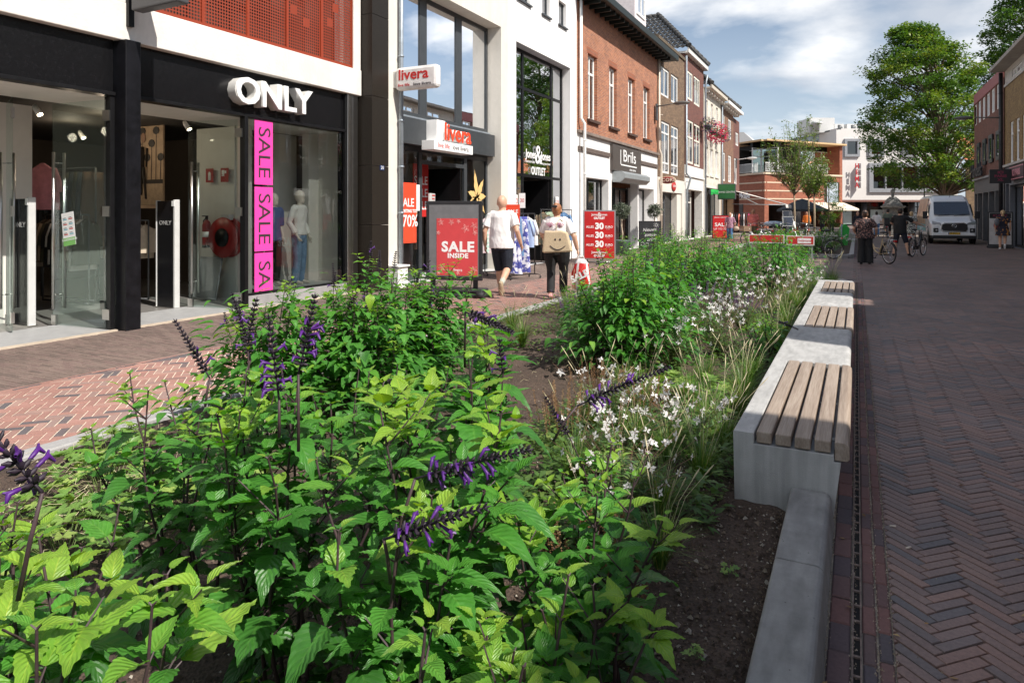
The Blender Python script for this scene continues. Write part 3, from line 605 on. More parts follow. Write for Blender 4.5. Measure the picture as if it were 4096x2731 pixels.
wn = t.nodes.new('ShaderNodeTexWhiteNoise'); wn.noise_dimensions = '2D'; t.links.new(cv.outputs[0], wn.inputs[0]); keep = mth('GREATER_THAN', wn.outputs[0], .055); hole = mth('MULTIPLY', hole, keep)
tr = t.nodes.new('ShaderNodeBsdfTransparent'); mxs = t.nodes.new('ShaderNodeMixShader'); t.links.new(hole, mxs.inputs[0]); t.links.new(b.outputs[0], mxs.inputs[1]); t.links.new(tr.outputs[0], mxs.inputs[2])
t.links.new(mxs.outputs[0], t.nodes['Material Output'].inputs[0])
RP = mat('red_metal', (.30, .045, .016), .45, var=.05)
for i in range(5):
    ya = 6.36+i*.868; yb = ya+.855
    m = MB(); m.add([(-8.975, ya, 4.5), (-8.975, yb, 4.5), (-8.975, yb, 7.4), (-8.975, ya, 7.4)], [(0, 1, 2, 3)]); o = m.build('perforated_panel', pm, e)
    m = MB(); m.box(-9.0, ya-.006, 4.478, -8.955, ya+.018, 7.4); m.box(-9.0, yb-.018, 4.478, -8.955, yb+.006, 7.4); m.box(-9.0, ya+.018, 4.478, -8.955, yb-.018, 4.51); m.build('panel_frame', RP, o)
# fascia, pillar, frames
GLB = mat('black_glossy_panel', (.007, .007, .008), .25, var=.3, scale=20, spec=.3)
m = MB(); m.box(-9.25, 1.5, 3.24, -9.06, 5.86, 3.953); m.box(-9.25, 6.12, 3.24, -9.06, 10.56, 3.953); m.build('fascia', GLB, e)
m = MB(); m.box(-9.2, 1.5, 3.19, -9.0, 5.86, 3.24); m.box(-9.2, 6.12, 3.19, -9.0, 10.56, 3.24); m.box(-9.2, 10.53, .24, -9.0, 10.565, 3.95); m.box(-9.12, 8.06, 0, -9.0, 8.13, 3.19); m.box(-9.1, 8.13, .22, -9.02, 10.53, .255); m.box(-9.1, 5.80, 0, -9.02, 5.86, 3.24); m.build('door_frame', BLACK, e, bevel=.004)
m = MB(); m.box(-9.3, 5.89, -.01, -8.83, 6.11, 3.953); m.build('pillar', mat('black_steel', (.006, .006, .008), .42, var=.5, scale=8, spec=.25), e, bevel=.008)
m = MB(); m.box(-9.15, 10.57, 0, -8.97, 10.72, 3.953); m.box(-9.12, 10.74, 0, -8.99, 10.9, 3.953); m.build('steel_post', STEEL, e, bevel=.01)
m = MB(); m.box(-9.2, 8.13, 0, -8.99, 10.56, .218); m.build('plinth', mat('grey_plinth', (.33, .32, .32), .7, var=.08, stain=.15), e, bevel=.004)
m = MB(); m.add([(-9.05, 8.13, .255), (-9.05, 10.53, .255), (-9.05, 10.53, 3.19), (-9.05, 8.13, 3.19)], [(0, 1, 2, 3)]); m.build('display_window', DGLASS, e)
# door leaves (open inwards)
def door_leaf(hx, hy, ang, w, z1, hside=1):
    o = MB(); d = Vector((cos(ang), sin(ang))); n = Vector((-d.y, d.x))
    f = lambda u, v, w_: (hx+d.x*u+n.x*w_, hy+d.y*u+n.y*w_, v)
    tb(o, f, .06, .03, -.006, w, z1, .006); leaf = o.build('glass_door', SGLASS, e)
    q = MB()
    for s_ in (-1, 1):
        q.tube([f(w-.13, .25, s_*.075), f(w-.13, 2.45, s_*.075)], .02, 10)
        for z in (.45, 2.3): q.tube([f(w-.13, z, 0), f(w-.13, z, s_*.075)], .01, 8)
    q.build('bar_handle', STEEL, leaf)
    for z in (.15, 1.55, 2.85):
        q = MB(); tb(q, f, -.03, z, -.018, .1, z+.14, .018); q.build('hinge', STEEL, leaf)
    q = MB(); tb(q, f, w-.09, .02, -.02, w+.0, .16, .02); q.build('floor_lock', STEEL, leaf); return leaf
door_leaf(-9.06, 5.80, pi+.09, 1.12, 3.14); door_leaf(-9.06, 8.02, pi+.2, 1.02, 3.14); door_leaf(-9.9, 5.05, pi-.4, 1.0, 3.14)
# interior
FLOOR = mat('shop_floor', (.20, .19, .18), .35, var=.1)
m = MB(); m.box(-17, 1.5, -.02, -8.99, 10.9, .003); m.build('inner_floor', FLOOR, e)
m = MB()
for y0 in (2.2, 6.15):
    for i in range(22): m.box(-9.0-i*.052, y0, .004, -9.035-i*.052, y0+(3.6 if y0 < 3 else 1.9), .016)
m.build('entrance_mat', mat('ribbed_mat', (.36, .36, .36), .5, var=.1), e)
m = MB(); m.box(-9.0, 1.5, -.01, -8.94, 5.85, .02); m.box(-9.0, 6.12, -.01, -8.94, 10.9, .02); m.build('threshold', mat('sand_threshold', (.5, .42, .33), .85, var=.15), e)
m = MB(); m.box(-17, 1.5, 3.3, -10.4, 10.9, 3.4); m.build('ceiling', DARKIN, e); m = MB(); m.box(-10.4, 1.5, 3.2, -9.26, 10.9, 3.4); m.build('door_soffit', INTW, e)
m = MB(); m.box(-17.2, 1.5, 0, -17, 10.9, 3.3); m.box(-17, 1.4, 0, -9.3, 1.5, 3.3); m.box(-17, 10.76, 0, -9.15, 10.9, 3.3); m.build('inner_wall', INT, e)
m = MB(); m.box(-11.5, 2.5, 0, -11.05, 5.9, 3.2); m.build('partition', INTW, e)
for q_ in ((-11.2, 8.96, 0, -9.95, 9.07, 3.2), (-11.3, 8.96, 0, -11.202, 10.755, 3.2), (-10.02, 10.42, .228, -9.85, 10.70, 3.2), (-10.2, 10.70, .228, -9.1, 10.755, 3.2), (-10.55, 9.9, .228, -10.45, 10.7, 3.2)): m = MB(); m.box(*q_); m.build('partition', INTW, e)
m = MB(); m.box(-11.19, 9.08, .2, -9.12, 10.755, .226); m.build('display_floor', LGREY, e)
m = MB(); m.box(-11.2, 9.15, .23, -11.15, 9.85, 2.5); m.build('inner_door', GREY, e)
m = MB(); m.box(-11.15, 9.25, 1.15, -11.13, 9.3, 1.35); m.tube([(-11.12, 9.27, 1.28), (-11.12, 9.38, 1.28)], .01, 6); m.build('door_handle', BLACK, e)
LAMPM = mat('lamp_glow', (1, .85, .62), .5, var=0, emis=9)
for i in range(9):
    x, y = -10.4-1.5*(i//3)-.4*(i % 2), 3.6+2.2*(i % 3)
    s_ = empty('spotlight', (x, y, 3.18), 0, None); s_.parent = e
    q = MB(); q.tube([(0, 0, 0), (.03, 0, -.05), (.1, .02, -.14)], [.03, .04, .045], 10); q.build('spot_housing', WPAINT, s_); q = MB(); q.tube([(.101, .02, -.141), (.104, .021, -.146)], .037, 10); q.build('bulb', LAMPM, s_)
for x, y in ((-11.5, 7.3), (-13.5, 4.0), (-13.0, 7.6)):   # the shop's own ceiling lamps
    ld = bpy.data.lights.new('ceiling_lamp', 'POINT'); ld.energy = 12; ld.color = (1, .8, .58); ld.shadow_soft_size = .08; lo = bpy.data.objects.new('ceiling_lamp', ld); COL.objects.link(lo); lo.location = (x, y, 3.0); lo.parent = e
# shop name in raised letters
t_ = text('ONLY', .43, (-8.87, 8.60, 3.565), WTXT, e, ext=.012, off=.012, xs=1.08, name='letter_faces', sp=.98)
t2 = text('ONLY', .435, (-8.97, 8.60, 3.565), mat('letter_side', (.6, .59, .56), .4), t_, ext=.088, off=.013, xs=1.08, name='letter_sides', sp=.98)
# pink sale banner in the window
bn = empty('sale_banner', (-9.035, 8.49, .3), 0, 'tall hot pink window banner with dark sideways sale lettering', 'banner')
PB = []
for za, zb in ((2.08, 3.17), (.95, 2.04), (.27, .92)):
    q = MB(); q.box(-.002, -.2, za-.3, .002, .2, zb-.3); q.build('strip', PINK, bn)
INK = mat('dark_ink', (.04, .03, .035), .5)
for zc, s_ in ((2.63, 'SALE'), (1.50, 'SALE'), (.56, 'SA')):
    text(s_, .27, (.005, 0, zc-.3), INK, bn, right=(0, 0, -1), up=(0, 1, 0), ext=.001, xs=1.12 if len(s_) > 2 else 1.1, name='lettering')
# security gates
def gate(x, y, lab):
    g_ = empty('security_gate', (x, y, .01), 0, lab, 'security gate', 'security gates inside the shop doors')
    q = MB(); q.box(-.22, -.035, 0, .20, .035, 1.79); q.build('black_panel', mat('gate_black', (.012, .012, .014), .2), g_, bevel=.01)
    q = MB(); q.box(.203, -.05, 0, .245, .05, 1.81); q.box(-.245, -.045, 0, -.224, .045, 1.80); q.build('edge_strip', LGREY, g_, bevel=.008)
    q = MB(); q.box(.18, -.06, 1.70, .24, -.052, 1.79); q.build('sticker', WTXT, g_)
    text('ONLY', .075, (-.01, -.038, 1.42), mat('dim_lettering', (.5, .5, .5), .5), g_, right=(1, 0, 0), ext=.001, xs=1.1)
    q = MB(); q.box(-.26, -.07, -.008, .26, .07, .012); q.build('foot', STEEL, g_)
gate(-10.58, 5.52, 'black anti-theft gate left of the thick black pillar, against white wall'); gate(-10.38, 7.66, 'black anti-theft gate right of the thick black pillar, in front of clothes')
# stickers on the door
st = empty('door_notice', (-9.75, 5.70, 1.15), radians(-5), 'tilted white and green paper notice taped on the left glass door', 'notice')
q = MB(); q.box(-.15, -.003, 0, .13, 0, .46, 0); q.box(-.15, -.004, 0, .13, -.0032, .11, 1)
for i in range(4):
    for j in range(2): q.box(-.12+j*.13, -.005, .15+i*.07, -.03+j*.13, -.0042, .165+i*.07, 2 if (i+j) % 2 else 3); q.box(-.12+j*.13, -.005, .175+i*.07, -.05+j*.13, -.0042, .182+i*.07, 4)
q.build('paper', [WTXT, mat('notice_green', (.2, .5, .12), .5), mat('notice_blue', (.2, .5, .6), .5), mat('notice_red', (.6, .1, .1), .5), INK], st); st.rotation_euler = (0, radians(-8), 0)
text('KOOPZONDAGEN', .03, (0, -.006, .08), WTXT, st, right=(1, 0, 0), ext=.0005, name='lettering')
# fire equipment
fe = empty('fire_extinguisher', (-10.85, 8.82, .95), 0, 'red fire extinguisher hanging on the white wall beside the hose reel', 'extinguisher')
EXR = mat('extinguisher_red', (.3, .015, .015), .35)
q = MB(); q.lathe([(.075, 0), (.08, .02), (.08, .42), (.06, .48), (.025, .52)], n=16); q.build('cylinder', EXR, fe)
q = MB(); q.lathe([(.025, .52), (.03, .56), (.02, .6)], n=10); q.box(-.01, -.1, .58, .01, .03, .6); q.build('valve', BLACK, fe); q = MB(); q.tube([(0, 0, .57), (-.09, 0, .5), (-.1, 0, .3), (-.09, 0, .15)], .01, 8); q.build('hose', BLACK, fe); q = MB(); q.lathe([(.082, 0), (.084, .05)], n=16); q.lathe([(.0815, .2), (.0815, .3)], n=16, mat=1); q.build('band', [BLACK, WTXT], fe)
hr = empty('hose_reel', (-10.3, 8.80, 1.15), 0, 'large round red fire hose reel on the wall behind the door', 'hose reel')
q = MB(); q.lathe([(.05, -.1), (.36, -.1), (.37, -.08), (.36, -.06), (.22, -.05), (.22, .05), (.36, .06), (.37, .08), (.05, .09)], n=28); q.v = [(x, z_, y) for x, y, z_ in q.v]; q.build('reel', EXR, hr)
q = MB(); q.lathe([(.17, -.12), (.17, -.1)], n=20); q.v = [(x, z_, y) for x, y, z_ in q.v]; q.build('hub', BLACK, hr); q = MB(); q.box(-.1, -.04, .32, .1, .08, .42); q.build('bracket', LGREY, hr)
for sx, kind_ in ((-10.85, 0), (-10.45, 1)):
    sg = empty('safety_sign', (sx, 8.89, 2.3), 0, ('small dark red pictogram sign of an extinguisher on the white wall', 'small red pictogram sign of a hose reel beside the pipe')[kind_], 'sign')
    q = MB(); q.box(-.1, -.01, -.13, .1, 0, .13, 0)
    if kind_ == 0: q.lathe([(.035, -.09), (.035, .04), (.015, .07)], 0, -.011, 0, 10, 1, .1)
    else: q.box(-.07, -.014, -.02, -.0, -.011, .09, 1); q.box(.01, -.014, .03, .05, -.011, .08, 1); q.box(-.07, -.014, .0, .03, -.011, .01, 0)
    q.build('sign_plate', [mat('sign_red', (.35, .015, .015), .5), WTXT], sg)
pp = MB(); pp.tube([(-10.15, 8.87, 1.6), (-10.15, 8.87, 3.2)], .018, 8); tag(pp.build('wall_pipe', LGREY), 'thin grey pipe running up the wall above the hose reel', 'pipe')
# leaning frame
fr = MB()
for a, b_ in (((-10.95, 0), (-10.95, .75)), ((-10.35, 0), (-10.4, .75)), ((-10.95, .75), (-10.4, .75)), ((-10.95, .02), (-10.35, .02))): fr.tube([(a[0], 8.6+a[1]*.25, a[1]+.02), (b_[0], 8.6+b_[1]*.25, b_[1]+.02)], .018, 6)
fr.add([(-10.95, 8.605, .02), (-10.35, 8.605, .02), (-10.4, 8.79, .77), (-10.95, 8.79, .77)], [(0, 1, 2, 3)]); tag(fr.build('picture_frame', GREY), 'empty grey frame leaning on the wall under the hose reel', 'frame')
# poster of a walking figure on the back
po = empty('fashion_poster', (-12.6, 8.75, 1.75), 0, 'large brown fashion photo poster of a standing woman above the rails', 'poster')
q = MB(); q.box(-.62, 0, 0, .62, .03, 1.65, 0); q.box(-.61, -.004, .01, .61, -.001, .42, 1); q.box(-.61, -.004, .42, .61, -.001, .5, 2)
for i in range(9): xx = -.55+i*.135; q.add([(xx, -.005, .5), (xx+.02, -.005, .5), (xx+.03, -.005, 1.2+.3*sin(i*2.1)), (xx+.015, -.005, 1.2+.3*sin(i*2.1))], [(0, 1, 2, 3)], 2); q.ell((xx+.02, -.006, 1.2+.3*sin(i*2.1)), .1, .002, .08, 8, 2)
for p0, p1, r0, r1 in (((.0, .2), (.02, .75), .035, .06), ((.14, .12), (.08, .75), .035, .06), ((.05, .75), (.04, 1.15), .09, .12), ((-.1, 1.12), (-.12, .72), .035, .025), ((.17, 1.12), (.14, .75), .035, .025)): q.tube([(p0[0], -.012, p0[1]), (p1[0], -.012, p1[1])], [r0, r1], 8, 2, flat=.1)
q.ell((.04, -.012, 1.33), .07, .008, .1, 10, 3); q.build('print', [mat('poster_sepia', (.42, .3, .19), .6, var=.2), mat('poster_sand', (.4, .3, .2), .6, var=.2, scale=12), mat('poster_dark', (.04, .035, .03), .6), mat('poster_face', (.3, .18, .12), .6)], po)
# clothes on rails
CL = {}
def cloth(name, c, var=.12, sc_=14): return mat('cloth_'+name, c, .85, var=var, scale=sc_, bump=.3, bscale=35)
def garment(m, cx, cy, ztop, w, h, ang, mi=0, sleeves=True, rr=R):
    c, s = cos(ang), sin(ang); n = 7; vs = []; k = 6
    for side in (-1, 1):
        for j in range(k+1):
            t_ = j/k; ww = w*(.32+.68*min(1, t_*4))*(1+.12*t_) if sleeves else w*(.75+.35*t_)
            for i in range(n+1):
                u = (i/n-.5)*ww; d = side*(.025+.018*sin(i*2.3+cx*9)*t_+.01*sin(i*4+j)); z = ztop-h*t_-(abs(i/n-.5)*.09 if j == 0 and sleeves else 0)
                vs.append((cx+u*c-d*s, cy+u*s+d*c, z))
    b_ = (k+1)*(n+1); fs = []
    for o_ in (0, b_):
        fs += [(o_+j*(n+1)+i, o_+j*(n+1)+i+1, o_+(j+1)*(n+1)+i+1, o_+(j+1)*(n+1)+i) for j in range(k) for i in range(n)]
    for j in range(k):
        fs += [(j*(n+1), (j+1)*(n+1), b_+(j+1)*(n+1), b_+j*(n+1)), (j*(n+1)+n, (j+1)*(n+1)+n, b_+(j+1)*(n+1)+n, b_+j*(n+1)+n)]
    fs += [(i, i+1, b_+i+1, b_+i) for i in range(n)]
    m.add(vs, fs, mi, True)
    if sleeves:
        for sg_ in (-1, 1):
            p0 = Vector((cx+sg_*w*.36*c, cy+sg_*w*.36*s, ztop-.09)); m.tube([p0, p0+Vector((sg_*.07*c, sg_*.07*s, -.22)), p0+Vector((sg_*.09*c, sg_*.09*s, -.5*min(h, .9)))], [.05, .055, .045], 7, mi, flat=.6)
    return m
GARN = [0]
def hang(parent_x, parent_y, ztop, items, axis, step, name='garment', label=None, ang=0, group=None):
    for i, (cm, w, h, sl_) in enumerate(items):
        x, y = parent_x+axis[0]*step*i, parent_y+axis[1]*step*i
        m = MB(); garment(m, 0, 0, -.05, w, h, ang+R.uniform(-.12, .12), 0, sl_); m.tube([(0, 0, -.06), (0, 0, .0), (.015, 0, .02), (.02, 0, 0)], .004, 5, 0)
        o = m.build(name, cm, loc=(x, y, ztop)); tag(o, label[i] if isinstance(label, (list, tuple)) else label, 'garment', group)
def rail(name, pts, legs, lab, mt=BLACKP, wheels=False, rungs=()):
    r_ = empty(name, pts[0], 0, lab, 'clothes rail'); P0 = Vector(pts[0]); q = MB(); q.tube([Vector(p)-P0 for p in pts], .014, 8); q.build('top_bar', mt, r_)
    for lx, ly in legs: q = MB(); q.tube([Vector((lx, ly, pts[0][2]))-P0, Vector((lx, ly, .09))-P0], .014, 8); q.build('upright', mt, r_)
    if len(legs) > 1:
        q = MB(); q.tube([Vector((*legs[0], .1))-P0, Vector((*legs[-1], .1))-P0], .014, 8); q.build('base_bar', mt, r_)
    if wheels:
        d = (Vector(legs[-1])-Vector(legs[0])).normalized(); nn = Vector((-d.y, d.x))
        for lx, ly in legs:
            for s_ in (-1, 1):
                q = MB(); c = Vector((lx+nn.x*.22*s_, ly+nn.y*.22*s_, .04))-P0; q.torus(c, .025, .012, 'x', 12, 6); q.tube([c+Vector((0, 0, .05)), Vector((lx, ly, .1))-P0], .011, 6); q.build('castor', mt, r_)
    return r_
darks = [cloth('charcoal', (.03, .03, .035)), cloth('olive', (.08, .075, .045)), cloth('brown', (.12, .075, .045)), cloth('slate', (.06, .075, .09)), cloth('taupe', (.2, .16, .12)), cloth('black', (.015, .015, .015))]
lights = [cloth('white', (.72, .7, .66)), cloth('ecru', (.55, .47, .36)), cloth('rose', (.6, .24, .28)), cloth('sand', (.42, .32, .22))]
def rack(x0, y, x1, z, n, pool, h, lab, sl_=True, rl='indoor'):
    rail('clothes_rail', [(x0, y, z+.02), (x1, y, z+.02)], [(x0, y), (x1, y)], lab, DGREY)
    hang(x0+.08, y, z, [(R.choice(pool), .42, h*R.uniform(.85, 1.1), sl_) for _ in range(n)], (1, 0), (x1-x0-.16)/max(1, n-1), label='hanging garment among others on the '+rl, ang=pi/2, group='garments on the '+rl)
rack(-13.6, 6.2, -12.2, 1.35, 11, darks+lights[3:], .75, 'low indoor clothes rail of brown and dark tops left of the pillar', rl='low indoor rail left of the pillar')
rack(-13.2, 7.2, -11.6, 2.35, 12, darks[:4], 1.0, 'high indoor rail of dark trousers just right of the pillar', False, rl='high indoor rail right of the pillar')
rack(-12.4, 7.75, -11.0, 1.45, 10, lights[:2]+[lights[3]], .55, 'indoor rail of pale blouses in front of the photo poster', rl='indoor rail of pale blouses under the poster')
rack(-15.6, 5.8, -14.2, 2.3, 12, darks+lights[1:2], .9, 'high indoor clothes rail deep in the left doorway', rl='high indoor rail deep in the left doorway')
rack(-12.6, 6.9, -11.3, 1.55, 13, darks+lights[:1]+lights[3:], .8, 'indoor rail of mixed tops straight behind the black pillar', rl='indoor rail straight behind the black pillar')
rack(-13.4, 5.2, -12.1, 2.45, 12, lights[1:]+darks[2:5], .8, 'high indoor rail of brown patterned tops above the shop table', rl='high indoor rail above the shop table')
m = MB(); m.box(-12.6, 7.5, 1.68, -11.0, 8.1, 1.73); tag(m.build('wall_shelf', WOOD), 'pale wooden shelf above the blouse rail', 'shelf')
m = MB(); garment(m, 0, 0, 0, .44, .75, .6, 0, True); tag(m.build('garment', lights[2], loc=(-11.6, 6.35, 2.4)), 'rose pink blouse hanging behind the left glass door', 'garment')
tb_ = empty('display_table', (-12.3, 5.9, 0), 0, 'low wooden shop table with folded clothes in the left doorway', 'table')
m = MB(); m.box(-.5, -.35, .78, .5, .35, .82); m.build('table_top', WOOD, tb_)
for a in (-1, 1):
    for b_ in (-1, 1): m = MB(); m.box(a*.46-.02, b_*.31-.02, 0, a*.46+.02, b_*.31+.02, .78); m.build('leg', BLACK, tb_)
for i in range(3):
    m = MB(); m.box(-.12, -.14, 0, .12, .14, .05+.02*i); tag(m.build('folded_clothes', darks[i], loc=(-12.6+i*.3, 5.85, .822), bevel=.02), ('leftmost', 'middle', 'rightmost')[i]+' dark folded clothes pile on the shop table', 'clothes')
# ================= projecting box sign above the pillar =================
e2 = empty('box_sign', (-8.3, 6.0, 4.3), 0, 'black projecting box sign cut off at the top above the black pillar', 'sign')
m = MB(); m.box(-.45, -.09, .03, .48, .09, 1.0); m.build('sign_box', mat('sign_charcoal', (.06, .06, .065), .5), e2, bevel=.02)
m = MB(); m.box(-.63, -.04, -.15, -.57, .04, 1.0); m.box(-.57, -.03, .3, -.45, .03, .36); m.build('bracket', BLACK, e2)
text('ONLY', .22, (0, -.093, .55), WTXT, e2, right=(1, 0, 0), ext=.002)
# ================= granite pier =================
GRAN = mat('black_granite', (.022, .018, .014), .35, var=.9, scale=110, detail=8, spec=.22)
e3 = empty('granite_pier', (0, 0, 0), 0, 'polished dark granite pier with house number plate between two shops', 'pier')
m = MB(); z = 0
for k, zz in enumerate((1.35, 2.55, 3.95, 5.6, 7.6, 9.5)):
    m.box(-9.4, 10.96, z+.006, -8.68, 11.50, zz); z = zz
m.build('stone_slabs', GRAN, e3, bevel=.004)
m = MB(); m.box(-8.678, 11.2, 2.47, -8.668, 11.34, 2.57); q = m.build('number_plate', mat('enamel_blue', (.02, .04, .12), .3), e3); text('20', .07, (-8.664, 11.27, 2.52), WTXT, q, ext=.0008)
# ================= lingerie shop building =================
e = empty('stucco_building', (0, 0, 0), 0, 'white stucco building with tall triple window above a dark grey shop fascia', 'building')
ops = [(12.32, 17.0, -.0, 6.82)]
m = panel(L0, 11.51, 17.42, -.02, 9.6, ops, .44); m.build('wall', WHITE if False else CREAM, e)
m = MB(); m.box(-8.935, 11.51, 9.3, -8.7, 17.42, 9.6); m.build('cornice', WPAINT, e)
shell(L0, 11.51, 17.42, 9.5, e, CREAM, 6, (3.5,), INTW)
Lw = TL(-9.36)
window(Lw, e, 12.4, 17.0, 3.86, 6.82, d=0, fm=ANTH, fw=.1, cols=(.30, .66), cw=.3, gm=RGLASS, name='triple_window')
m = MB(); tb(m, Lw, 12.4, 3.79, 0, 16.99, 3.86, .08); m.build('window_sill', ZINC, e)
m = MB(); m.box(-9.36, 12.33, 3.18, -9.12, 16.98, 3.785); m.build('fascia', ANTH, e, bevel=.005)
m = MB()
for a, b_, c, d in ((12.4, 12.5, 0, 3.17), (13.6, 13.72, 0, 3.17), (15.7, 15.85, 0, 3.17), (16.9, 16.99, 0, 3.17), (12.5, 13.6, 3.05, 3.17), (13.72, 15.7, 3.05, 3.17), (13.72, 15.7, 2.78, 2.88), (15.85, 16.9, 3.05, 3.17), (12.5, 13.6, .0, .22), (15.85, 16.9, 0, .15)): tb(m, Lw, a, c, -.06, b_, d, .0)
m.build('shop_frame', ANTH, e)
for a, b_, c, d in ((12.5, 13.6, .22, 3.05), (15.85, 16.9, .15, 3.05), (13.72, 15.7, 2.88, 3.05)):
    m = MB(); m.add([Lw(a, c, -.03), Lw(b_, c, -.03), Lw(b_, d, -.03), Lw(a, d, -.03)], [(0, 1, 2, 3)]); m.build('display_window', DGLASS, e)
m = MB(); m.box(-10.55, 15.55, .02, -9.4, 15.6, 2.78); dl = m.build('open_door', BLACK, e); m = MB(); m.box(-10.5, 15.53, .8, -10.46, 15.55, 2.0); m.build('door_handle', STEEL, dl)
m = MB(); tb(m, Lw, 12.4, -.01, -.9, 17.0, .012, .43); m.build('door_step', LGREY, e)
m = MB(); m.box(-13.4, 11.7, .0, -13.2, 17.2, 3.2); m.build('inner_wall', DARKIN, e)
m = MB(); m.box(-13.2, 11.7, .0, -9.8, 17.2, .01); m.build('shop_floor', DARKIN, e); m = MB(); m.box(-13.2, 11.7, 3.1, -9.45, 17.2, 3.18); m.build('ceiling', DARKIN, e)
# palm tree sticker on the right pane
pz = empty('palm_sticker', (-9.355, 16.4, .3), 0, 'pale gold palm tree sticker on the shop window right of the door', 'sticker')
GOLD = mat('gold_foil', (.75, .5, .2), .5, var=.08); q = MB()
tr_ = [(.22, 0), (.20, .5), (.1, 1.1), (-.02, 1.7)]
q.tube([(0, a, b_) for a, b_ in tr_], [.06, .05, .04, .03], 6, flat=1); q.v = [(x*.05+.004, y, z_) for x, y, z_ in q.v]
for a, l in ((100, .85), (60, .75), (20, .55), (-35, .55), (-75, .65), (-115, .75), (150, .6), (190, .5), (-150, .55)):
    ca_, sa_ = cos(radians(a)), sin(radians(a)); k = 7; up_, dn = [], []
    for i in range(k+1):
        t_ = i/k; x = t_*l; y = -.25*t_*t_*l*abs(ca_); w_ = .11*sin(pi*min(1, t_+.08))*(1 if i % 2 else .75)
        px, py = -.02+x*ca_, 1.7+x*sa_+y; up_.append((px-w_*sa_, py+w_*ca_)); dn.append((px+w_*sa_, py-w_*ca_))
    for i in range(k): q.add([(.004, *up_[i]), (.004, *up_[i+1]), (.004, *dn[i+1]), (.004, *dn[i])], [(0, 1, 2, 3)])
q.build('foil', GOLD, pz)
# signs
sg = empty('letter_sign', (-8.93, 14.3, 3.3), 0, 'raised red and white shop name over the lingerie shop door', 'sign')
m = MB(); m.box(-.19, -.95, -.22, .16, .84, .0); m.build('tagline_box', WTXT, sg, bevel=.004)
m = MB(); m.box(-.19, -.75, .02, .10, -.38, .50); m.build('side_box', WTXT, sg)
a = text('livera', .42, (.17, .10, .22), ORED, sg, ext=.006, off=.012, xs=1.0, name='letter_faces'); text('livera', .42, (.05, .10, .22), WTXT, a, ext=.11, off=.012, xs=1.0, name='letter_sides')
text('live life', .12, (.163, -.53, -.11), RED, sg, ext=.002, xs=1.12); text('love livera', .12, (.163, .24, -.11), INK, sg, ext=.002, xs=1.12)
sg = empty('projecting_sign', (-8.35, 12.05, 4.24), 0, 'white rounded projecting sign with red lettering high beside the drainpipe', 'sign')
m = MB(); m.box(-.5, -.1, -.02, .56, .1, .47); m.build('sign_box', mat('sign_white', (.78, .76, .74), .35), sg, bevel=.07)
m = MB(); m.box(-.58, -.06, .05, -.5, .06, .4); m.build('bracket', LGREY, sg)
text('livera', .23, (-.03, -.104, .29), RED, sg, right=(1, 0, 0), ext=.002, off=.006, xs=1.12); text('live life', .065, (-.27, -.104, .08), RED, sg, right=(1, 0, 0), ext=.002, xs=1.2); text('love livera', .065, (.2, -.104, .08), INK, sg, right=(1, 0, 0), ext=.002, xs=1.2)
pipe('drainpipe', [(-8.84, 12.16, 9.4), (-8.84, 12.16, .45)], .05, ZINC, 'tall zinc grey drainpipe running down beside the granite pier', (1.6, 2.6, 3.6, 5.0, 6.5))
wb = MB(); wb.box(-8.93, 11.75, 0, -8.62, 12.1, .45); wb.box(-8.94, 11.72, .45, -8.58, 12.13, .49); tag(wb.build('utility_box', WPAINT, bevel=.01), 'low white utility box at the foot of the zinc drainpipe', 'utility box')
sp = empty('sale_poster', (-9.3, 13.1, .9), 0, 'orange red hanging sale poster in the left shop window', 'poster')
m = MB(); m.box(0, -.55, 0, .012, .28, 1.4); m.build('sheet', ORED, sp)
for s_, h, z_, y_ in (('SALE', .2, .93, -.1), ('KORTING TOT', .075, .74, -.02), ('70%', .28, .5, .02)): text(s_, h, (.016, y_, z_), WTXT, sp, ext=.001, off=.004, xs=.95)
m = MB(); m.tube([(0, -.5, 1.4), (0, -.1, 1.95), (0, .26, 1.4)], .004, 5); m.build('string', BLACK, sp)
np_ = MB(); np_.box(0, 0, 0, .004, .2, .62); tag(np_.build('notice', WTXT, loc=(-9.35, 13.4, 1.65)), 'white opening times notice taped next to the orange poster', 'notice')
bn2 = empty('sale_banner', (-10.0, 14.6, 1.5), 0, 'narrow red banner repeating sale inside the lingerie shop doorway', 'banner')
m = MB(); m.box(-.01, -.35, 0, 0, .35, 1.35); m.build('cloth', RED, bn2)
for k in range(3): text('SALE', .22, (.004, 0, .92-.32*k), WTXT, bn2, ext=.001, off=.003, xs=.95)
for k, (yy, lb) in enumerate(((14.05, 'blonde mannequin head in the doorway left of the red banner'), (15.95, 'blonde mannequin head behind the window right of the red banner'))):
    h_ = empty('mannequin_bust', (-9.75, yy, 0), 0, lb, 'mannequin'); m = MB(); m.ell((0, 0, 1.55), .08, .075, .11, 14); m.tube([(0, 0, 1.5), (0, 0, 1.35), (0, 0, 1.3)], [.045, .045, .09], 10); m.tube([(0, 0, 1.32), (0, 0, 1.1), (0, 0, .7)], [.13, .16, .13], 12, flat=.7); fuse(m.build('bust', mat('mannequin_skin', (.6, .42, .32), .5), h_), .015, 3)
    m = MB(); m.ell((-.02, 0, 1.58), .095, .09, .1, 14); m.tube([(-.04, .0, 1.6), (-.06, .0, 1.45)], [.08, .07], 10); fuse(m.build('hair', mat('blonde_hair', (.6, .4, .2), .5, var=.3, scale=80), h_), .015, 2); m = MB(); m.lathe([(.16, .02), (.02, .04), (.02, .7)], n=12); m.build('stand', DGREY, h_)
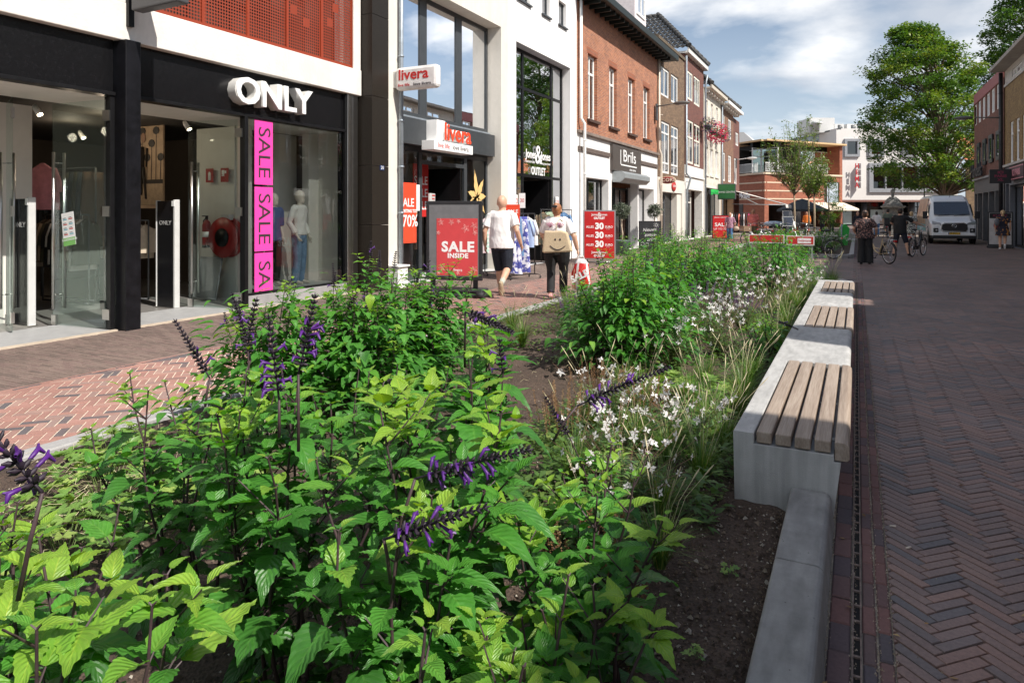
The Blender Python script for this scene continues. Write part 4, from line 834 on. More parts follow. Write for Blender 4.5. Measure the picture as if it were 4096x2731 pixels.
vs_ = empty('standing_banner', (-9.2, 13.9, .02), .3, 'tall narrow white board with sideways red lettering behind the sale display', 'sign'); m = MB(); m.box(-.03, -.2, 0, .03, .2, 2.05); m.build('board', LGREY, vs_, bevel=.01); text('livera', .26, (.035, .02, 1.65), RED, vs_, right=(0, 0, -1), up=(0, 1, 0), ext=.001)
# ================= outlet building =================
e = empty('stucco_building', (0, 0, 0), 0, 'plain white stucco building with a two storey black framed glass front', 'building')
WH2 = mat('bright_stucco', (.84, .82, .80), .8, var=.02, bump=.2, bscale=60, stain=.04)
ops = [(17.95, 22.2, 0, 6.64, .3)]+[(a, b_, 7.93, 8.75, .12) for a, b_ in ((18.0, 18.9), (19.8, 20.4), (21.15, 21.8))]
m = panel(L0, 17.425, 22.80, -.02, 10.2, ops); m.build('wall', WH2, e)
m = MB(); m.box(-9.22, 22.21, 0, -8.94, 22.202, 6.64); m.box(-9.23, 17.96, 6.635, -8.935, 22.19, 6.639); m.build('grey_reveal', mat('grey_reveal', (.42, .44, .47), .8, stain=.1), e)
shell(L0, 17.425, 22.80, 10.0, e, WH2, 6, (3.0, 7.2), DARKIN)
for a, b_ in ((18.0, 18.9), (19.8, 20.4), (21.15, 21.8)): window(L0, e, a, b_, 7.93, 8.75, d=.1, fm=ANTH, fw=.05, sill=.05, sm=ANTH, gm=RGLASS)
Lj = TL(-9.23); m = MB()
for a, b_, c, d in ((17.97, 18.10, 0, 6.6), (18.98, 19.08, 0, 6.6), (21.2, 21.32, 0, 6.6), (22.1, 22.19, 0, 6.6)): tb(m, Lj, a, c, -.07, b_, d, 0)
for z_ in (2.72, 5.42, 6.54): tb(m, Lj, 18.0, z_, -.068, 22.15, z_+.09, -.004)
tb(m, Lj, 18.0, 0, -.068, 19.0, .12, -.004); tb(m, Lj, 21.3, 0, -.068, 22.15, .12, -.004)
m.build('curtain_wall_frame', BLACK, e)
for i, (a, b_) in enumerate(((18.1, 18.98), (19.08, 21.2), (21.32, 22.1))):
    for c, d in ((.12, 2.72), (2.81, 5.42), (5.51, 6.54)):
        if i == 1 and c < 1: continue
        m = MB(); m.add([Lj(a, c, -.03), Lj(b_, c, -.03), Lj(b_, d, -.03), Lj(a, d, -.03)], [(0, 1, 2, 3)]); m.build('glass_pane', glass('dark_reflective', tint=(.35, .42, .4), refl=3.0, clear=.6), e)
m = MB(); m.box(-10.3, 21.1, .02, -9.3, 21.16, 2.7); m.build('open_door', BLACK, e); m = MB(); m.box(-13, 17.6, 0, -12.9, 22.6, 2.7); m.build('inner_wall', GREY, e)
sg = empty('window_lettering', (-9.2, 20.1, 2.9), 0, 'white outlet shop name lettering on the tall dark glass front', 'lettering')
text('Jones', .27, (0, -.55, .55), WTXT, sg, ext=.002, off=.006, xs=.95); text('&', .62, (.002, .02, .55), WTXT, sg, ext=.002, off=.004, xs=1); text('Jones', .27, (0, .60, .55), WTXT, sg, ext=.002, off=.006, xs=.95)
text('mannenmode', .09, (0, -.62, .32), WTXT, sg, ext=.001); text('met oog voor detail', .08, (0, .52, .32), WTXT, sg, ext=.001); text('OUTLET', .25, (0, .02, .03), WTXT, sg, ext=.002, off=.01, xs=.85)
for yy, lb in ((18.5, 'upper white paper price notice on the dark outlet window left of the door'), (21.7, 'white paper price notice on the outlet window right of the door')):
    q = MB(); q.box(0, -.13, 0, .004, .13, .55); o = q.build('price_notice', WTXT, loc=(-9.22, yy, 1.6)); tag(o, lb, 'notice'); text('30', .18, (.006, 0, .35), RED, o, ext=.001)
# ================= orange brick optician =================
e = empty('brick_building', (0, 0, 0), 0, 'orange red brick building with four tall white windows over a white shopfront', 'building')
wins = ((23.95, 24.95), (26.4, 27.35), (28.95, 29.95), (31.35, 32.4))
m = panel(L0, 22.83, 33.85, 4.58, 9.35, [(a, b_, 5.1, 7.55, .2) for a, b_ in wins]); m.build('brick_wall', BRILR, e)
for a, b_ in wins:
    window(L0, e, a, b_, 5.1, 7.55, d=.13, fw=.09, rows=(.72,), cols=(.5,), cw=.09, sill=None, cur=(0, 1), gm=GLASS)
    q = MB(); q.box(-9.1, a-.12, 4.99, -8.82, b_+.12, 5.09); q.build('brick_sill', mat('dark_brick_sill', (.07, .04, .03), .9, var=.3, scale=20), e)
    q = MB(); q.box(-8.93, a-.1, 7.555, -8.925, b_+.1, 7.78); q.build('soldier_course', brick('soldier_brick', (.4, .1, .04), (.33, .09, .045), (.2, .14, .1), bw=.062, bh=.24), e)
WPL = mat('white_plaster', (.80, .79, .77), .8, var=.03, bump=.2, bscale=40, stain=.08)
m = panel(L0, 22.83, 33.85, -.02, 4.46, [(23.7, 26.3, .55, 2.92, .35), (26.7, 30.4, 0, 2.95, .35), (30.55, 33.2, .3, 2.75, .6)]); m.build('plaster_wall', WPL, e)
m = MB(); m.box(-9.2, 22.83, 4.462, -8.80, 33.86, 4.578); m.build('stone_cornice', mat('weathered_cornice', (.25, .2, .17), .85, var=.25, stain=.2), e, bevel=.02)
for q_ in ((22.9, 26.4), (30.6, 33.8)): m = MB(); m.box(-8.93, q_[0], 3.85, -8.86, q_[1], 4.0); m.build('brown_band', mat('brown_band', (.13, .10, .085), .6), e)
window(L0, e, 23.7, 26.3, .55, 2.9, d=.28, fm=BLACK, fw=.09, cols=(.38, .82), cw=.18, gm=RGLASS, name='shop_window')
window(L0, e, 30.55, 33.2, .3, 2.75, d=.5, fm=BLACK, fw=.09, cols=(.55,), gm=DGLASS, name='shop_window')
window(L0, e, 28.6, 30.4, .1, 2.7, d=.5, fm=BLACK, fw=.09, cols=(.45,), gm=DGLASS, name='shop_window')
m = MB(); m.box(-10.2, 28.45, 0, -9.45, 28.52, 2.7); m.box(-9.5, 26.72, 0, -9.4, 26.8, 2.7); m.build('open_door', BLACK, e)
shell(L0, 22.83, 33.85, 9.3, e, BRILR, 7, (4.5,), DARKIN, roof=False)
m = MB(); m.box(-9.9, 22.6, 9.36, -8.28, 35.0, 9.5); m.build('soffit', SOFFIT, e); m = MB(); m.box(-8.28, 22.6, 9.33, -8.12, 35.0, 9.62); m.build('gutter', SOFFIT, e, bevel=.03)
for k in range(20):
    q = MB(); q.box(-8.92, 22.9+k*.58, 9.2, -8.3, 22.98+k*.58, 9.355); q.build('rafter_end', SOFFIT, e)
tiled_roof(L0, 22.6, 35.0, 9.6, 12.6, .6, -3.2, e, rows=11)
m = MB(); m.box(-10.3, 29.5, 9.7, -8.8, 31.3, 12.0); m.build('dormer', mat('pale_dormer', (.75, .68, .68), .7), e); m = MB(); m.box(-10.5, 29.3, 12.0, -8.55, 31.5, 12.15); m.build('dormer_roof', WPAINT, e); window(TL(-8.8), e, 29.75, 31.05, 10.5, 11.8, d=-.05, fw=.12, gm=RGLASS, cols=(.5,))
m = MB(); m.box(-11, 32.3, 11, -10.3, 33, 13.6); m.build('chimney', DREDB, e)
sb = empty('shop_sign', (-8.9, 28.5, 3.33), 0, 'dark brown square optician sign with white pixel lettering above the shutter box', 'sign')
m = MB(); m.box(-.02, -2.02, 0, .1, 2.03, 1.06); m.build('board', mat('sign_brown', (.075, .062, .055), .4), sb, bevel=.01)
text('Brils', .52, (.103, .25, .66), WTXT, sb, ext=.003, off=.0, xs=1.5); q = MB(); q.box(.1, -1.05, .3, .108, -.98, .9); q.box(.1, -.98, .26, .108, 1.3, .31); q.build('bracket_line', WTXT, sb); text('unique eyewear', .12, (.103, .7, .14), WTXT, sb, ext=.001, xs=.9)
m = MB(); prof = [(0, 0), (.42, .1), (.62, .1)] ; oprism(m, lambda u, v, w: (X0+u, w, v), [(0, 2.86), (.38, 2.86), (.55, 3.02), (.55, 3.2), (.4, 3.3), (0, 3.3)], 26.75, 30.5); tag(m.build('shutter_box', mat('shutter_grey', (.33, .36, .37), .4, .3), bevel=.006), 'grey metal roller shutter box below the brown optician sign', 'shutter')
pipe('drainpipe', [(-8.82, 22.95, 9.4), (-8.82, 22.95, 5.0), (-8.72, 23.05, 4.8), (-8.72, 23.05, .1)], .055, WPAINT, 'white drainpipe between the outlet and the orange brick house', (1.5, 3.0, 4.2))
pipe('drainpipe', [(-8.82, 33.8, 9.3), (-8.82, 33.8, 4.8), (-8.74, 33.9, 4.5), (-8.74, 33.9, .1)], .055, CREAMP, 'cream and grey drainpipe between the orange and the tan brick houses', (1.5, 3.0, 6.5))
# ================= tan brick house =================
e = empty('brick_building', (0, 0, 0), 0, 'tan brown brick house with white divided windows behind the street lamp', 'building')
ws = [(34.55, 36.3, 7.65, 9.15), (36.7, 38.35, 7.6, 9.14), (34.65, 36.4, 3.66, 6.35), (36.7, 38.4, 3.66, 6.35)]
m = panel(L0, 33.86, 39.85, 3.42, 10.38, [(*w_, .15) for w_ in ws]); m.build('brick_wall', BROWNB, e)
for k, w_ in enumerate(ws): window(L0, e, *w_, d=.05, fw=.12, cols=(.5,), rows=(() if k < 2 else (.2, .78)), cw=.09, gm=GLASS, cur='open' if k < 2 else None)
m = MB(); m.box(-9.2, 33.84, 10.38, -8.86, 39.87, 10.55); m.build('parapet_cap', mat('mossy_cap', (.12, .09, .06), .9, var=.3), e)
m = panel(L0, 33.86, 39.85, -.02, 3.42, [(34.3, 39.3, 0, 2.7, .45)]); m.build('plaster_wall', CREAM, e)
window(L0, e, 34.3, 36.7, .05, 2.68, d=.38, fm=DGREY, fw=.1, cols=(.5,), rows=(.8,), gm=DGLASS, name='shop_window'); window(L0, e, 36.75, 38.3, .05, 2.68, d=.38, fm=DGREY, fw=.1, gm=DGLASS, name='shop_window'); m = MB(); m.box(-9.35, 38.3, 0, -9.0, 39.28, 2.69); m.build('pier', CREAM, e)
shell(L0, 33.86, 39.85, 10.3, e, BROWNB, 7, (3.4, 7.0), DARKIN)
so_ = empty('oval_sign', (-8.5, 34.2, 3.25), 0, 'dark red oval projecting sign with cream capital letters', 'sign'); m = MB(); m.lathe([(.40, -.05), (.42, 0), (.40, .05)], n=28, sy=.46); m.v = [(x, z_, y) for x, y, z_ in m.v]; m.build('oval_board', mat('cream_rim', (.6, .45, .3), .5), so_); m = MB(); m.lathe([(.385, -.056), (.385, .056)], n=28, sy=.44); m.v = [(x, z_, y) for x, y, z_ in m.v]; m.build('oval_face', mat('maroon', (.2, .02, .025), .4), so_); text('SCORE', .17, (0, -.06, 0), mat('cream_letter', (.75, .65, .5), .5), so_, right=(1, 0, 0), ext=.002, off=.004, xs=1.05, sp=1.15)
m = MB(); m.lathe([(.26, 0), (.28, .03), (.24, .05)], n=20); m.v = [(z_, x*1.7, y) for x, y, z_ in m.v]; rs = m.build('oval_sign', mat('round_red', (.5, .03, .03), .4), loc=(-8.92, 37.2, 3.05)); tag(rs, 'small round red wall sign right of the dark red oval sign', 'sign'); text('SCORE', .12, (.055, 0, 0), WTXT, rs, ext=.002, xs=1.2)
# ================= dark red brick house =================
e = empty('brick_building', (0, 0, 0), 0, 'dark red brick house with cream windows and a white painted gutter', 'building')
ws = [(40.2, 42.15, 8.35, 10.05), (42.45, 44.25, 8.3, 10.05), (40.3, 42.3, 4.55, 7.15), (42.5, 44.3, 4.5, 7.12)]
m = panel(L0, 39.86, 45.4, 4.42, 10.85, [(*w_, .15) for w_ in ws]); m.build('brick_wall', DREDB, e)
for k, w_ in enumerate(ws): window(L0, e, *w_, d=.03, fm=mat('cream_frame', (.76, .72, .62), .5), fw=.13, cols=(.33, .66) if k < 2 else (.5,), rows=() if k < 2 else (.6,), cw=.1, gm=GLASS, cur=(0, 1))
m = MB(); m.box(-9.6, 39.8, 10.86, -8.72, 45.6, 10.98); m.box(-8.74, 39.8, 10.88, -8.66, 45.6, 11.16); m.build('gutter', mat('white_gutter', (.7, .68, .64), .6), e)
m = panel(L0, 39.86, 45.4, -.02, 4.42, [(40.2, 45.0, 0, 3.0, .5)]); m.build('plaster_wall', mat('offwhite_plaster', (.78, .76, .71), .8, stain=.05), e); m = MB(); m.box(-8.93, 39.88, 3.75, -8.84, 45.38, 3.85); m.build('moulding', WPAINT, e)
window(L0, e, 40.2, 42.4, .05, 2.98, d=.4, fm=CREAM, fw=.12, cols=(.5,), rows=(.75,), gm=DGLASS, name='shop_window'); window(L0, e, 42.6, 43.5, .05, 2.98, d=.4, fm=CREAM, fw=.1, rows=(.75,), gm=DGLASS, name='shop_door')
shell(L0, 39.86, 45.4, 10.8, e, DREDB, 7, (4.0, 7.6), DARKIN, roof=False)
hip_roof(e, -8.62, -16.5, 39.75, 45.6, 11.15, 14.05)
pipe('drainpipe', [(-8.82, 39.9, 10.7), (-8.82, 39.9, 3.9), (-8.6, 40.0, 3.6), (-8.8, 40.0, 2.9), (-8.8, 40.0, .1)], .06, ZINC, 'grey zinc drainpipe between the tan and dark red brick houses', (3.4, 6.0))
pipe('drainpipe', [(-8.7, 45.5, 10.6), (-8.82, 45.5, 9.9), (-8.82, 45.5, .1)], .06, ZINC, 'grey drainpipe at the edge of the cream painted brick house', (3.4, 6.0))
# ================= cream painted house =================
e = empty('brick_building', (0, 0, 0), 0, 'cream painted brick house with flower baskets and a green shop sign', 'building')
ws = [(45.95, 46.8, 7.7, 9.1), (47.95, 48.75, 7.7, 9.1), (49.85, 50.6, 7.7, 9.1), (45.85, 47.05, 4.15, 6.0), (47.7, 48.85, 4.15, 5.98), (49.55, 50.75, 4.15, 5.96)]
m = panel(L0, 45.41, 51.68, 3.5, 9.75, [(*w_, .15) for w_ in ws]); m.build('brick_wall', CREAMB, e)
for k, w_ in enumerate(ws): window(L0, e, *w_, d=.08, fw=.1, cols=(.5,), cw=.07, gm=GLASS, sill=.1, sm=CREAM, cur=(0, 1) if k % 2 else None)
m = MB(); m.box(-9.2, 45.62, 9.75, -8.5, 51.7, 9.85); m.box(-8.52, 45.62, 9.76, -8.42, 51.7, 9.98); m.build('gutter', mat('stained_gutter', (.55, .5, .42), .7, var=.15), e)
for k in range(7): q = MB(); q.box(-8.92, 45.7+k*.95, 9.5, -8.6, 45.82+k*.95, 9.748); q.build('eave_bracket', CREAM, e)
m = panel(L0, 45.41, 51.68, -.02, 3.5, [(45.9, 51.2, 0, 3.3, .5)]); m.build('plaster_wall', CREAM, e)
window(L0, e, 45.9, 48.4, .05, 3.28, d=.3, fm=ANTH, fw=.2, cols=(.5,), rows=(.8,), gm=DGLASS, name='shop_window'); window(L0, e, 49.6, 51.2, .05, 3.28, d=.3, fm=ANTH, fw=.15, gm=DGLASS, name='shop_window')
shell(L0, 45.41, 51.68, 9.7, e, CREAMB, 7, (3.5, 6.9), DARKIN, roof=False)
hip_roof(e, -8.42, -15, 45.65, 57.9, 9.98, 12.3)
m = MB(); m.box(-10.6, 47.2, 10.5, -9.9, 48.4, 12.6); m.build('chimney', DREDB, e)
gs = MB(); gs.box(0, -.9, 0, .12, .9, .34); o = gs.build('shop_sign', DGREY, loc=(-8.9, 47.9, 2.85)); tag(o, 'green lit letter sign on the dark shopfront of the cream house', 'sign'); text('JEANS CENTRE', .3, (.2, .2, .17), mat('sign_green_glow', (.03, .45, .09), .4, emis=.15), o, ext=.05, off=.01, xs=.82)
gq = empty('projecting_sign', (-8.25, 50.2, 2.55), 0, 'dark green square projecting sign with pale small lettering', 'sign'); m = MB(); m.box(-.62, -.08, 0, .62, .08, 1.12); m.build('frame', DGREY, gq, bevel=.02); m = MB(); m.box(-.56, -.09, .06, .56, -.082, 1.06); m.build('face', mat('sign_green', (.025, .14, .04), .5), gq); text('JEANS CENTRE', .12, (0, -.093, .52), WTXT, gq, right=(1, 0, 0), ext=.002, xs=1.05)
# ================= brown corner house =================
e = empty('brick_building', (0, 0, 0), 0, 'brown brick corner house with white windows and a projecting white eave', 'building')
ws = [(52.2, 53.5, 7.75, 9.0), (55.05, 56.5, 7.4, 8.95), (52.3, 53.7, 4.0, 6.15), (55.0, 56.5, 4.0, 6.1)]
m = panel(L0, 51.69, 57.5, 3.4, 9.6, [(*w_, .15) for w_ in ws]); m.build('brick_wall', BRNB2, e)
for w_ in ws: window(L0, e, *w_, d=.04, fw=.13, cols=(.5,), cw=.08, gm=GLASS, cur=(0, 1))
m = MB(); m.box(-9.2, 51.71, 9.6, -8.4, 58.6, 9.68); m.box(-8.42, 51.71, 9.61, -8.32, 58.8, 9.84); m.build('gutter', WPAINT, e)
for k in range(7): q = MB(); q.box(-8.92, 51.9+k*.95, 9.35, -8.5, 52.02+k*.95, 9.598); q.build('eave_bracket', CREAM, e)
m = panel(L0, 51.69, 57.5, -.02, 3.4, [(52.1, 57.0, 0, 2.9, .5)]); m.build('plaster_wall', mat('sandstone', (.55, .38, .24), .8), e)
window(L0, e, 52.1, 57.0, .05, 2.88, d=.4, fm=BLACK, fw=.15, cols=(.33, .66), gm=DGLASS, name='shop_window')
shell(L0, 51.69, 57.5, 9.5, e, BRNB2, 7, (3.4, 6.9), DARKIN, roof=False)
pipe('drainpipe', [(-8.82, 51.7, 9.5), (-8.82, 51.7, .1)], .06, ZINC, 'grey drainpipe at the edge of the brown corner house', (3.4, 6.0))
e = empty('brick_building', (0, 0, 0), 0, 'narrow red brown end house with two windows over an awning', 'building')
ws = [(58.6, 60.2, 7.2, 8.3), (57.9, 59.3, 3.95, 6.1)]
m = panel(L0, 57.51, 60.6, 3.4, 9.3, [(*w_, .15) for w_ in ws]); m.build('brick_wall', DREDB, e)
for w_ in ws: window(L0, e, *w_, d=.04, fw=.13, cols=(.5,), gm=GLASS)
m = panel(L0, 57.51, 60.6, -.02, 3.4, [(57.9, 60.3, 0, 2.8, .5)]); m.build('plaster_wall', DREDB, e); shell(L0, 57.51, 60.6, 9.2, e, DREDB, 7, (3.4, 6.9), DARKIN)
window(L0, e, 57.9, 60.3, .05, 2.8, d=.4, fm=BLACK, fw=.15, cols=(.5,), gm=DGLASS, name='shop_window')
# ================= right side of the street =================
R0 = TR(6.5)
YELB = brick('yellow_brick', (.40, .26, .10), (.30, .19, .075), (.12, .09, .06), bw=.21, bh=.063)
RBRN = brick('right_red_brick', (.26, .09, .06), (.18, .065, .045), (.14, .1, .08), bw=.21, bh=.06)
def rbuild(label, y0, y1, h, bm, ops, sh, shtop=3.55, low=None, name='brick_building', win=None, rec=.4, fm=BLACK):
    e = empty(name, (0, 0, 0), 0, label, 'building')
    m = panel(R0, y0, y1, shtop, h, [(*o, .15) for o in ops]); m.build('brick_wall', bm, e)
    for o in ops: (win or (lambda o: window(R0, e, *o, d=.06, fw=.09, cols=(.5,), gm=RGLASS)))(o)
    m = panel(R0, y0, y1, -.02, shtop, [(*o, rec) for o in sh]); m.build('shop_wall', low or DGREY, e)
    for o in sh: window(R0, e, *o[:4], d=rec-.08, fm=fm, fw=.08, cols=(.33, .66), gm=RGLASS, name='shop_window')
    shell(R0, y0, y1, h-.02, e, bm, 8, (3.5,), DARKIN); return e
# red brown building with dark shopfront
ops = [(42.2+i*1.5, 43.3+i*1.5, 6.95, 8.25) for i in range(6)]
opl = [(41.7, 42.8, 4.3, 5.8), (43.9, 45.0, 4.3, 5.8), (46.0, 47.0, 4.3, 5.75), (48.1, 49.1, 4.3, 5.72)]
e = empty('brick_building', (0, 0, 0), 0, 'red brown brick building with a pink top band and black shopfront beside the white van', 'building')
m = panel(R0, 41.2, 50.7, 3.6, 8.85, [(*o, .12) for o in ops+opl]); m.build('brick_wall', RBRN, e)
m = MB(); tb(m, R0, 41.2, 8.27, 0, 50.7, 8.86, .03); m.build('top_band', mat('pink_band', (.33, .12, .12), .7, var=.12), e)
for o in ops: window(R0, e, *o, d=.05, fw=.1, gm=RGLASS, cols=(.5,))
for o in opl:
    w_ = window(R0, e, *o, d=-.1, fm=ANTH, fw=.2, gm=RGLASS); 
    q = MB(); tb(q, R0, o[0]+.5, o[2]+.25, -.09, o[0]+.8, o[3]-.25, -.08); q.build('blind', WPAINT, w_)
m = panel(R0, 41.2, 50.7, -.02, 3.6, [(41.8+i*1.95, 43.5+i*1.95, 0, 2.75, .5) for i in range(4)]+[(49.6, 50.4, 0, 2.75, .5)]); m.build('shop_wall', mat('shop_dark_grey', (.11, .11, .115), .6, stain=.1), e)
for i in range(4): window(R0, e, 41.8+i*1.95, 43.5+i*1.95, 0, 2.75, d=.42, fm=BLACK, fw=.07, gm=RGLASS, name='shop_window')
m = MB(); tb(m, R0, 41.2, 3.55, 0, 50.7, 3.66, .12); m.build('cornice', GREY, e); shell(R0, 41.2, 50.7, 8.8, e, RBRN, 8, (3.5,), DARKIN)
text('Handels', .8, (6.28, 48.2, 4.05), mat('dark_letter', (.04, .04, .045), .5), e, right=(0, -1, 0), ext=.05, off=.01, xs=1.1, name='lettering')
pipe('drainpipe', [(6.35, 41.0, 8.5), (6.35, 41.0, .1)], .09, BLACKP, 'thick black drainpipe between the red and yellow brick buildings', (2.5, 5.0, 7.5))
# yellow brick building
e = empty('brick_building', (0, 0, 0), 0, 'yellow brick building with deep white eave at the right edge', 'building')
yo = [(37.5-i*1.35, 38.35-i*1.35, 3.95, 5.9) for i in range(-1, 11)]; yt = [(37.0-i*3.2, 39.2-i*3.2, 7.95, 8.3) for i in range(5)]
m = panel(R0, 24.0, 40.9, 3.9, 7.82, [(*o, .15) for o in yo]); m.build('brick_wall', YELB, e)
for o in yo: window(R0, e, *o, d=.05, fw=.1, gm=RGLASS, rows=(.7,))
m = panel(R0, 24.0, 40.9, 7.822, 8.55, [(*o, .12) for o in yt]); m.build('top_wall', mat('pale_render', (.55, .53, .49), .8), e)
for o in yt: window(R0, e, *o, d=.05, fw=.07, gm=RGLASS, cols=(.33, .66), cw=.1)
m = MB(); tb(m, R0, 24.0, 7.74, .0, 40.9, 7.86, .05); tb(m, R0, 24.0, 3.82, .0, 40.9, 3.93, .1); m.build('string_course', mat('pale_course', (.5, .48, .45), .8), e)
m = MB(); tb(m, R0, 23.8, 8.552, -8, 41.1, 8.66, .55); tb(m, R0, 23.8, 8.56, .55, 41.1, 8.72, .62); m.build('eave', mat('eave_grey', (.4, .37, .33), .8, stain=.15), e)
m = panel(R0, 24.0, 40.9, -.02, 3.82, [(39.9, 40.6, 0, 3.0, .3), (35.6, 39.6, .0, 2.9, .3), (30, 35, .3, 2.9, .3), (25, 29.5, .3, 2.9, .3)]); m.build('shop_wall', mat('shop_blue_grey', (.12, .13, .15), .6), e)
for a, b_ in ((35.6, 39.6), (30, 35), (25, 29.5)): window(R0, e, a, b_, .05, 2.88, d=.2, fm=BLACK, fw=.07, cols=(.33, .66), gm=RGLASS, name='shop_window')
shell(R0, 24.0, 40.9, 8.5, e, YELB, 8, (3.6,), DARKIN, roof=False)
q = MB(); q.box(-.1, -1.5, 0, 0, 1.5, .62); o = q.build('shop_sign', mat('sign_maroon', (.06, .02, .03), .5), loc=(6.46, 37.4, 3.1)); tag(o, 'dark maroon shop sign with pale pink rim at the right picture edge', 'sign')
PK = mat('pink_rim', (.7, .3, .35), .5); q = MB()
for z_ in (.02, .56): q.box(-.115, -1.47, z_, -.102, 1.47, z_+.04)
q.build('rim', PK, o); text('ICI PARIS', .3, (-.105, 0, .31), PK, o, right=(0, -1, 0), ext=.01, off=.005)
ip = empty('projecting_sign', (5.95, 38.6, 2.98), 0, 'black square projecting sign with dark pink lettering beside the drainpipe', 'sign'); q = MB(); q.box(-.42, -.12, 0, .42, .12, .64); q.build('sign_box', BLACKP, ip, bevel=.01); q = MB(); q.box(.42, -.03, .3, .56, .03, .36); q.build('bracket', BLACKP, ip)
DP = mat('dark_pink_letter', (.30, .02, .07), .5)
for k, s_ in enumerate(('ICI', 'PARIS', 'XL')): text(s_, .12, (0, -.123, .49-k*.17), DP, ip, right=(1, 0, 0), ext=.002, off=.004, xs=1.15)
# buildings towards the camera, only seen as reflections and by the shade they cast
rows = [(-9, -3.2, 9.6, RBRN, 'red brick building behind the photographer'), (-3.18, 2.05, 8.3, YELB, 'yellow brick house opposite the fashion shop door'), (2.07, 4.7, 7.30, WPL, 'white plastered low house opposite the fashion shop'), (4.72, 11.3, 7.30, RBRN, 'red brick house with an added shade dormer opposite the lingerie shop'), (11.32, 12.3, 6.7, WPL, 'narrow white low block added opposite the outlet to let sun onto the road'), (12.32, 23.98, 7.95, BROWNB, 'long tan brick building opposite the optician')]  # heights shaped for the shade edge; low link added for a sun patch
for a, b_, h, bm, lab in rows:
    n = max(1, int((b_-a)/2.2)); st = (b_-a)/n
    op = [(a+st*i+.45, a+st*(i+1)-.45, 4.6, 6.3) for i in range(n) if st > 1.5]
    e = rbuild(lab, a, b_, h, bm, op, [(a+.3, b_-.3, .3, 2.9)] if b_-a > 1.5 else [], low=CREAM)
    if 4.5 < a < 5:  # unseen roof pieces, added and shaped for their shadows on the benches
        m = MB(); T = R0; oprism(m, T, [(4.8, 7.3), (5.75, 7.3), (5.75, 8.05), (5.3, 8.45), (4.8, 8.1)], -1.5, -.02); m.build('shade_dormer', RBRN, e)
        m = MB(); tb(m, T, 8.9, 7.3, -1.2, 9.7, 8.1, -.1); m.build('chimney', RBRN, e)
# ================= end of the square =================
MODB = brick('modern_red_brick', (.38, .12, .065), (.31, .095, .05), (.27, .12, .08), axes='xz', bw=.21, bh=.07)
MODD = MODB
STONE = mat('pale_stone', (.66, .52, .38), .8, var=.05)
e = empty('corner_building', (0, 0, 0), 0, 'modern orange brick building with bent balcony, roof canopy and pale stone bands', 'building')
P = [Vector((-14.2, 80.6)), Vector((-8.5, 74.7)), Vector((-1.45, 84.4))]
def seg(i): a, b = P[i], P[i+1]; d = b-a; return TF(a.x, a.y, atan2(d.y, d.x)), d.length
FL = {0: 1, 1: 2}
for i in (0, 1):
    T, Ln = seg(i)
    hole = [(Ln-2.6-.4, Ln-.5, 1.4, 5.0, .2)] if i == 1 else []
    m = panel(T, 0, Ln, 2.5, 5.6, hole); m.build('brick_wall', MODB, e)
    for z_ in (3.0, 3.85, 4.7): 
        q = MB(); tb(q, T, 0, z_, 0, Ln-(3.2 if i else 0), z_+.13, .03); q.build('stone_band', STONE, e)
    q = MB(); tb(q, T, 0, 5.602, -2.5, Ln, 5.8, .12); q.build('balcony_slab', STONE, e)
    # recessed glazing
    q = MB(); tb(q, T, 0, 8.45, -1.9, Ln, 9.0, -1.6); q.build('dark_lintel', BLACK, e)
    n = int(Ln/1.25)
    q = MB()
    for k in range(n+1): tb(q, T, Ln*k/n-.04, 5.8, -1.68, Ln*k/n+.04, 8.45, -1.58)
    for z_ in (7.55, 8.38): tb(q, T, 0, z_, -1.67, Ln, z_+.07, -1.59)
    q.build('glazing_bars', WPAINT, e)
    q = MB(); q.add([T(0, 5.8, -1.63), T(Ln, 5.8, -1.63), T(Ln, 8.45, -1.63), T(0, 8.45, -1.63)], [(0, 1, 2, 3)]); q.build('glazing', glass('balcony_glass', tint=(.5, .6, .55), refl=1.5, clear=.7), e)
    q = MB(); tb(q, T, 0, 5.8, -4.5, Ln, 8.45, -4.3); q.build('inner_wall', DARKIN, e)
    for k in range(int(Ln/2.4)):
        q = MB(); tb(q, T, k*2.4+.05, 6.78, .02, k*2.4+2.35, 6.84, .07); tb(q, T, k*2.4+.05, 5.9, .02, k*2.4+2.35, 5.94, .07)
        for j in range(19): tb(q, T, k*2.4+.08+j*.125, 5.94, .03, k*2.4+.11+j*.125, 6.78, .06)
        q.build('railing', WPAINT, e)
    q = MB(); tb(q, T, -.2, 9.0, -4, Ln+.1, 9.16, .45); tb(q, T, -.2, 9.03, .45, Ln+.1, 9.2, .5); q.build('roof_canopy', mat('canopy_wood', (.62, .42, .22), .6, var=.05), e)
    q = MB(); tb(q, T, 0, 0, -4.5, Ln, 2.49, -3.0); q.build('shop_front', mat('shop_front_dark', (.06, .05, .045), .5, var=.4, scale=2), e)
T, Ln = seg(1)
q = MB(); tb(q, T, Ln-.45, 0, -4.5, Ln, 9.0, .02); q.build('end_wall', MODB, e)
window(T, e, Ln-3.0, Ln-.5, 1.4+.9, 5.0, d=.05, fm=DGREY, fw=.1, gm=RGLASS, name='corner_window')
for q_ in ((0, -2.9, .6), (Ln*.5, -.6, Ln*.5+.5)): q = MB(); tb(q, T, q_[0], -.01, q_[1], q_[2], 2.5, -.02); q.build('brick_column', MODB, e)
T0_, Ln0 = seg(0); p_ = T0_(Ln0-3.3, 3.45, .06); d_ = (P[1]-P[0]).normalized(); text('Mode', .62, p_, WTXT, e, right=(d_.x, d_.y, 0), ext=.04, off=.015)
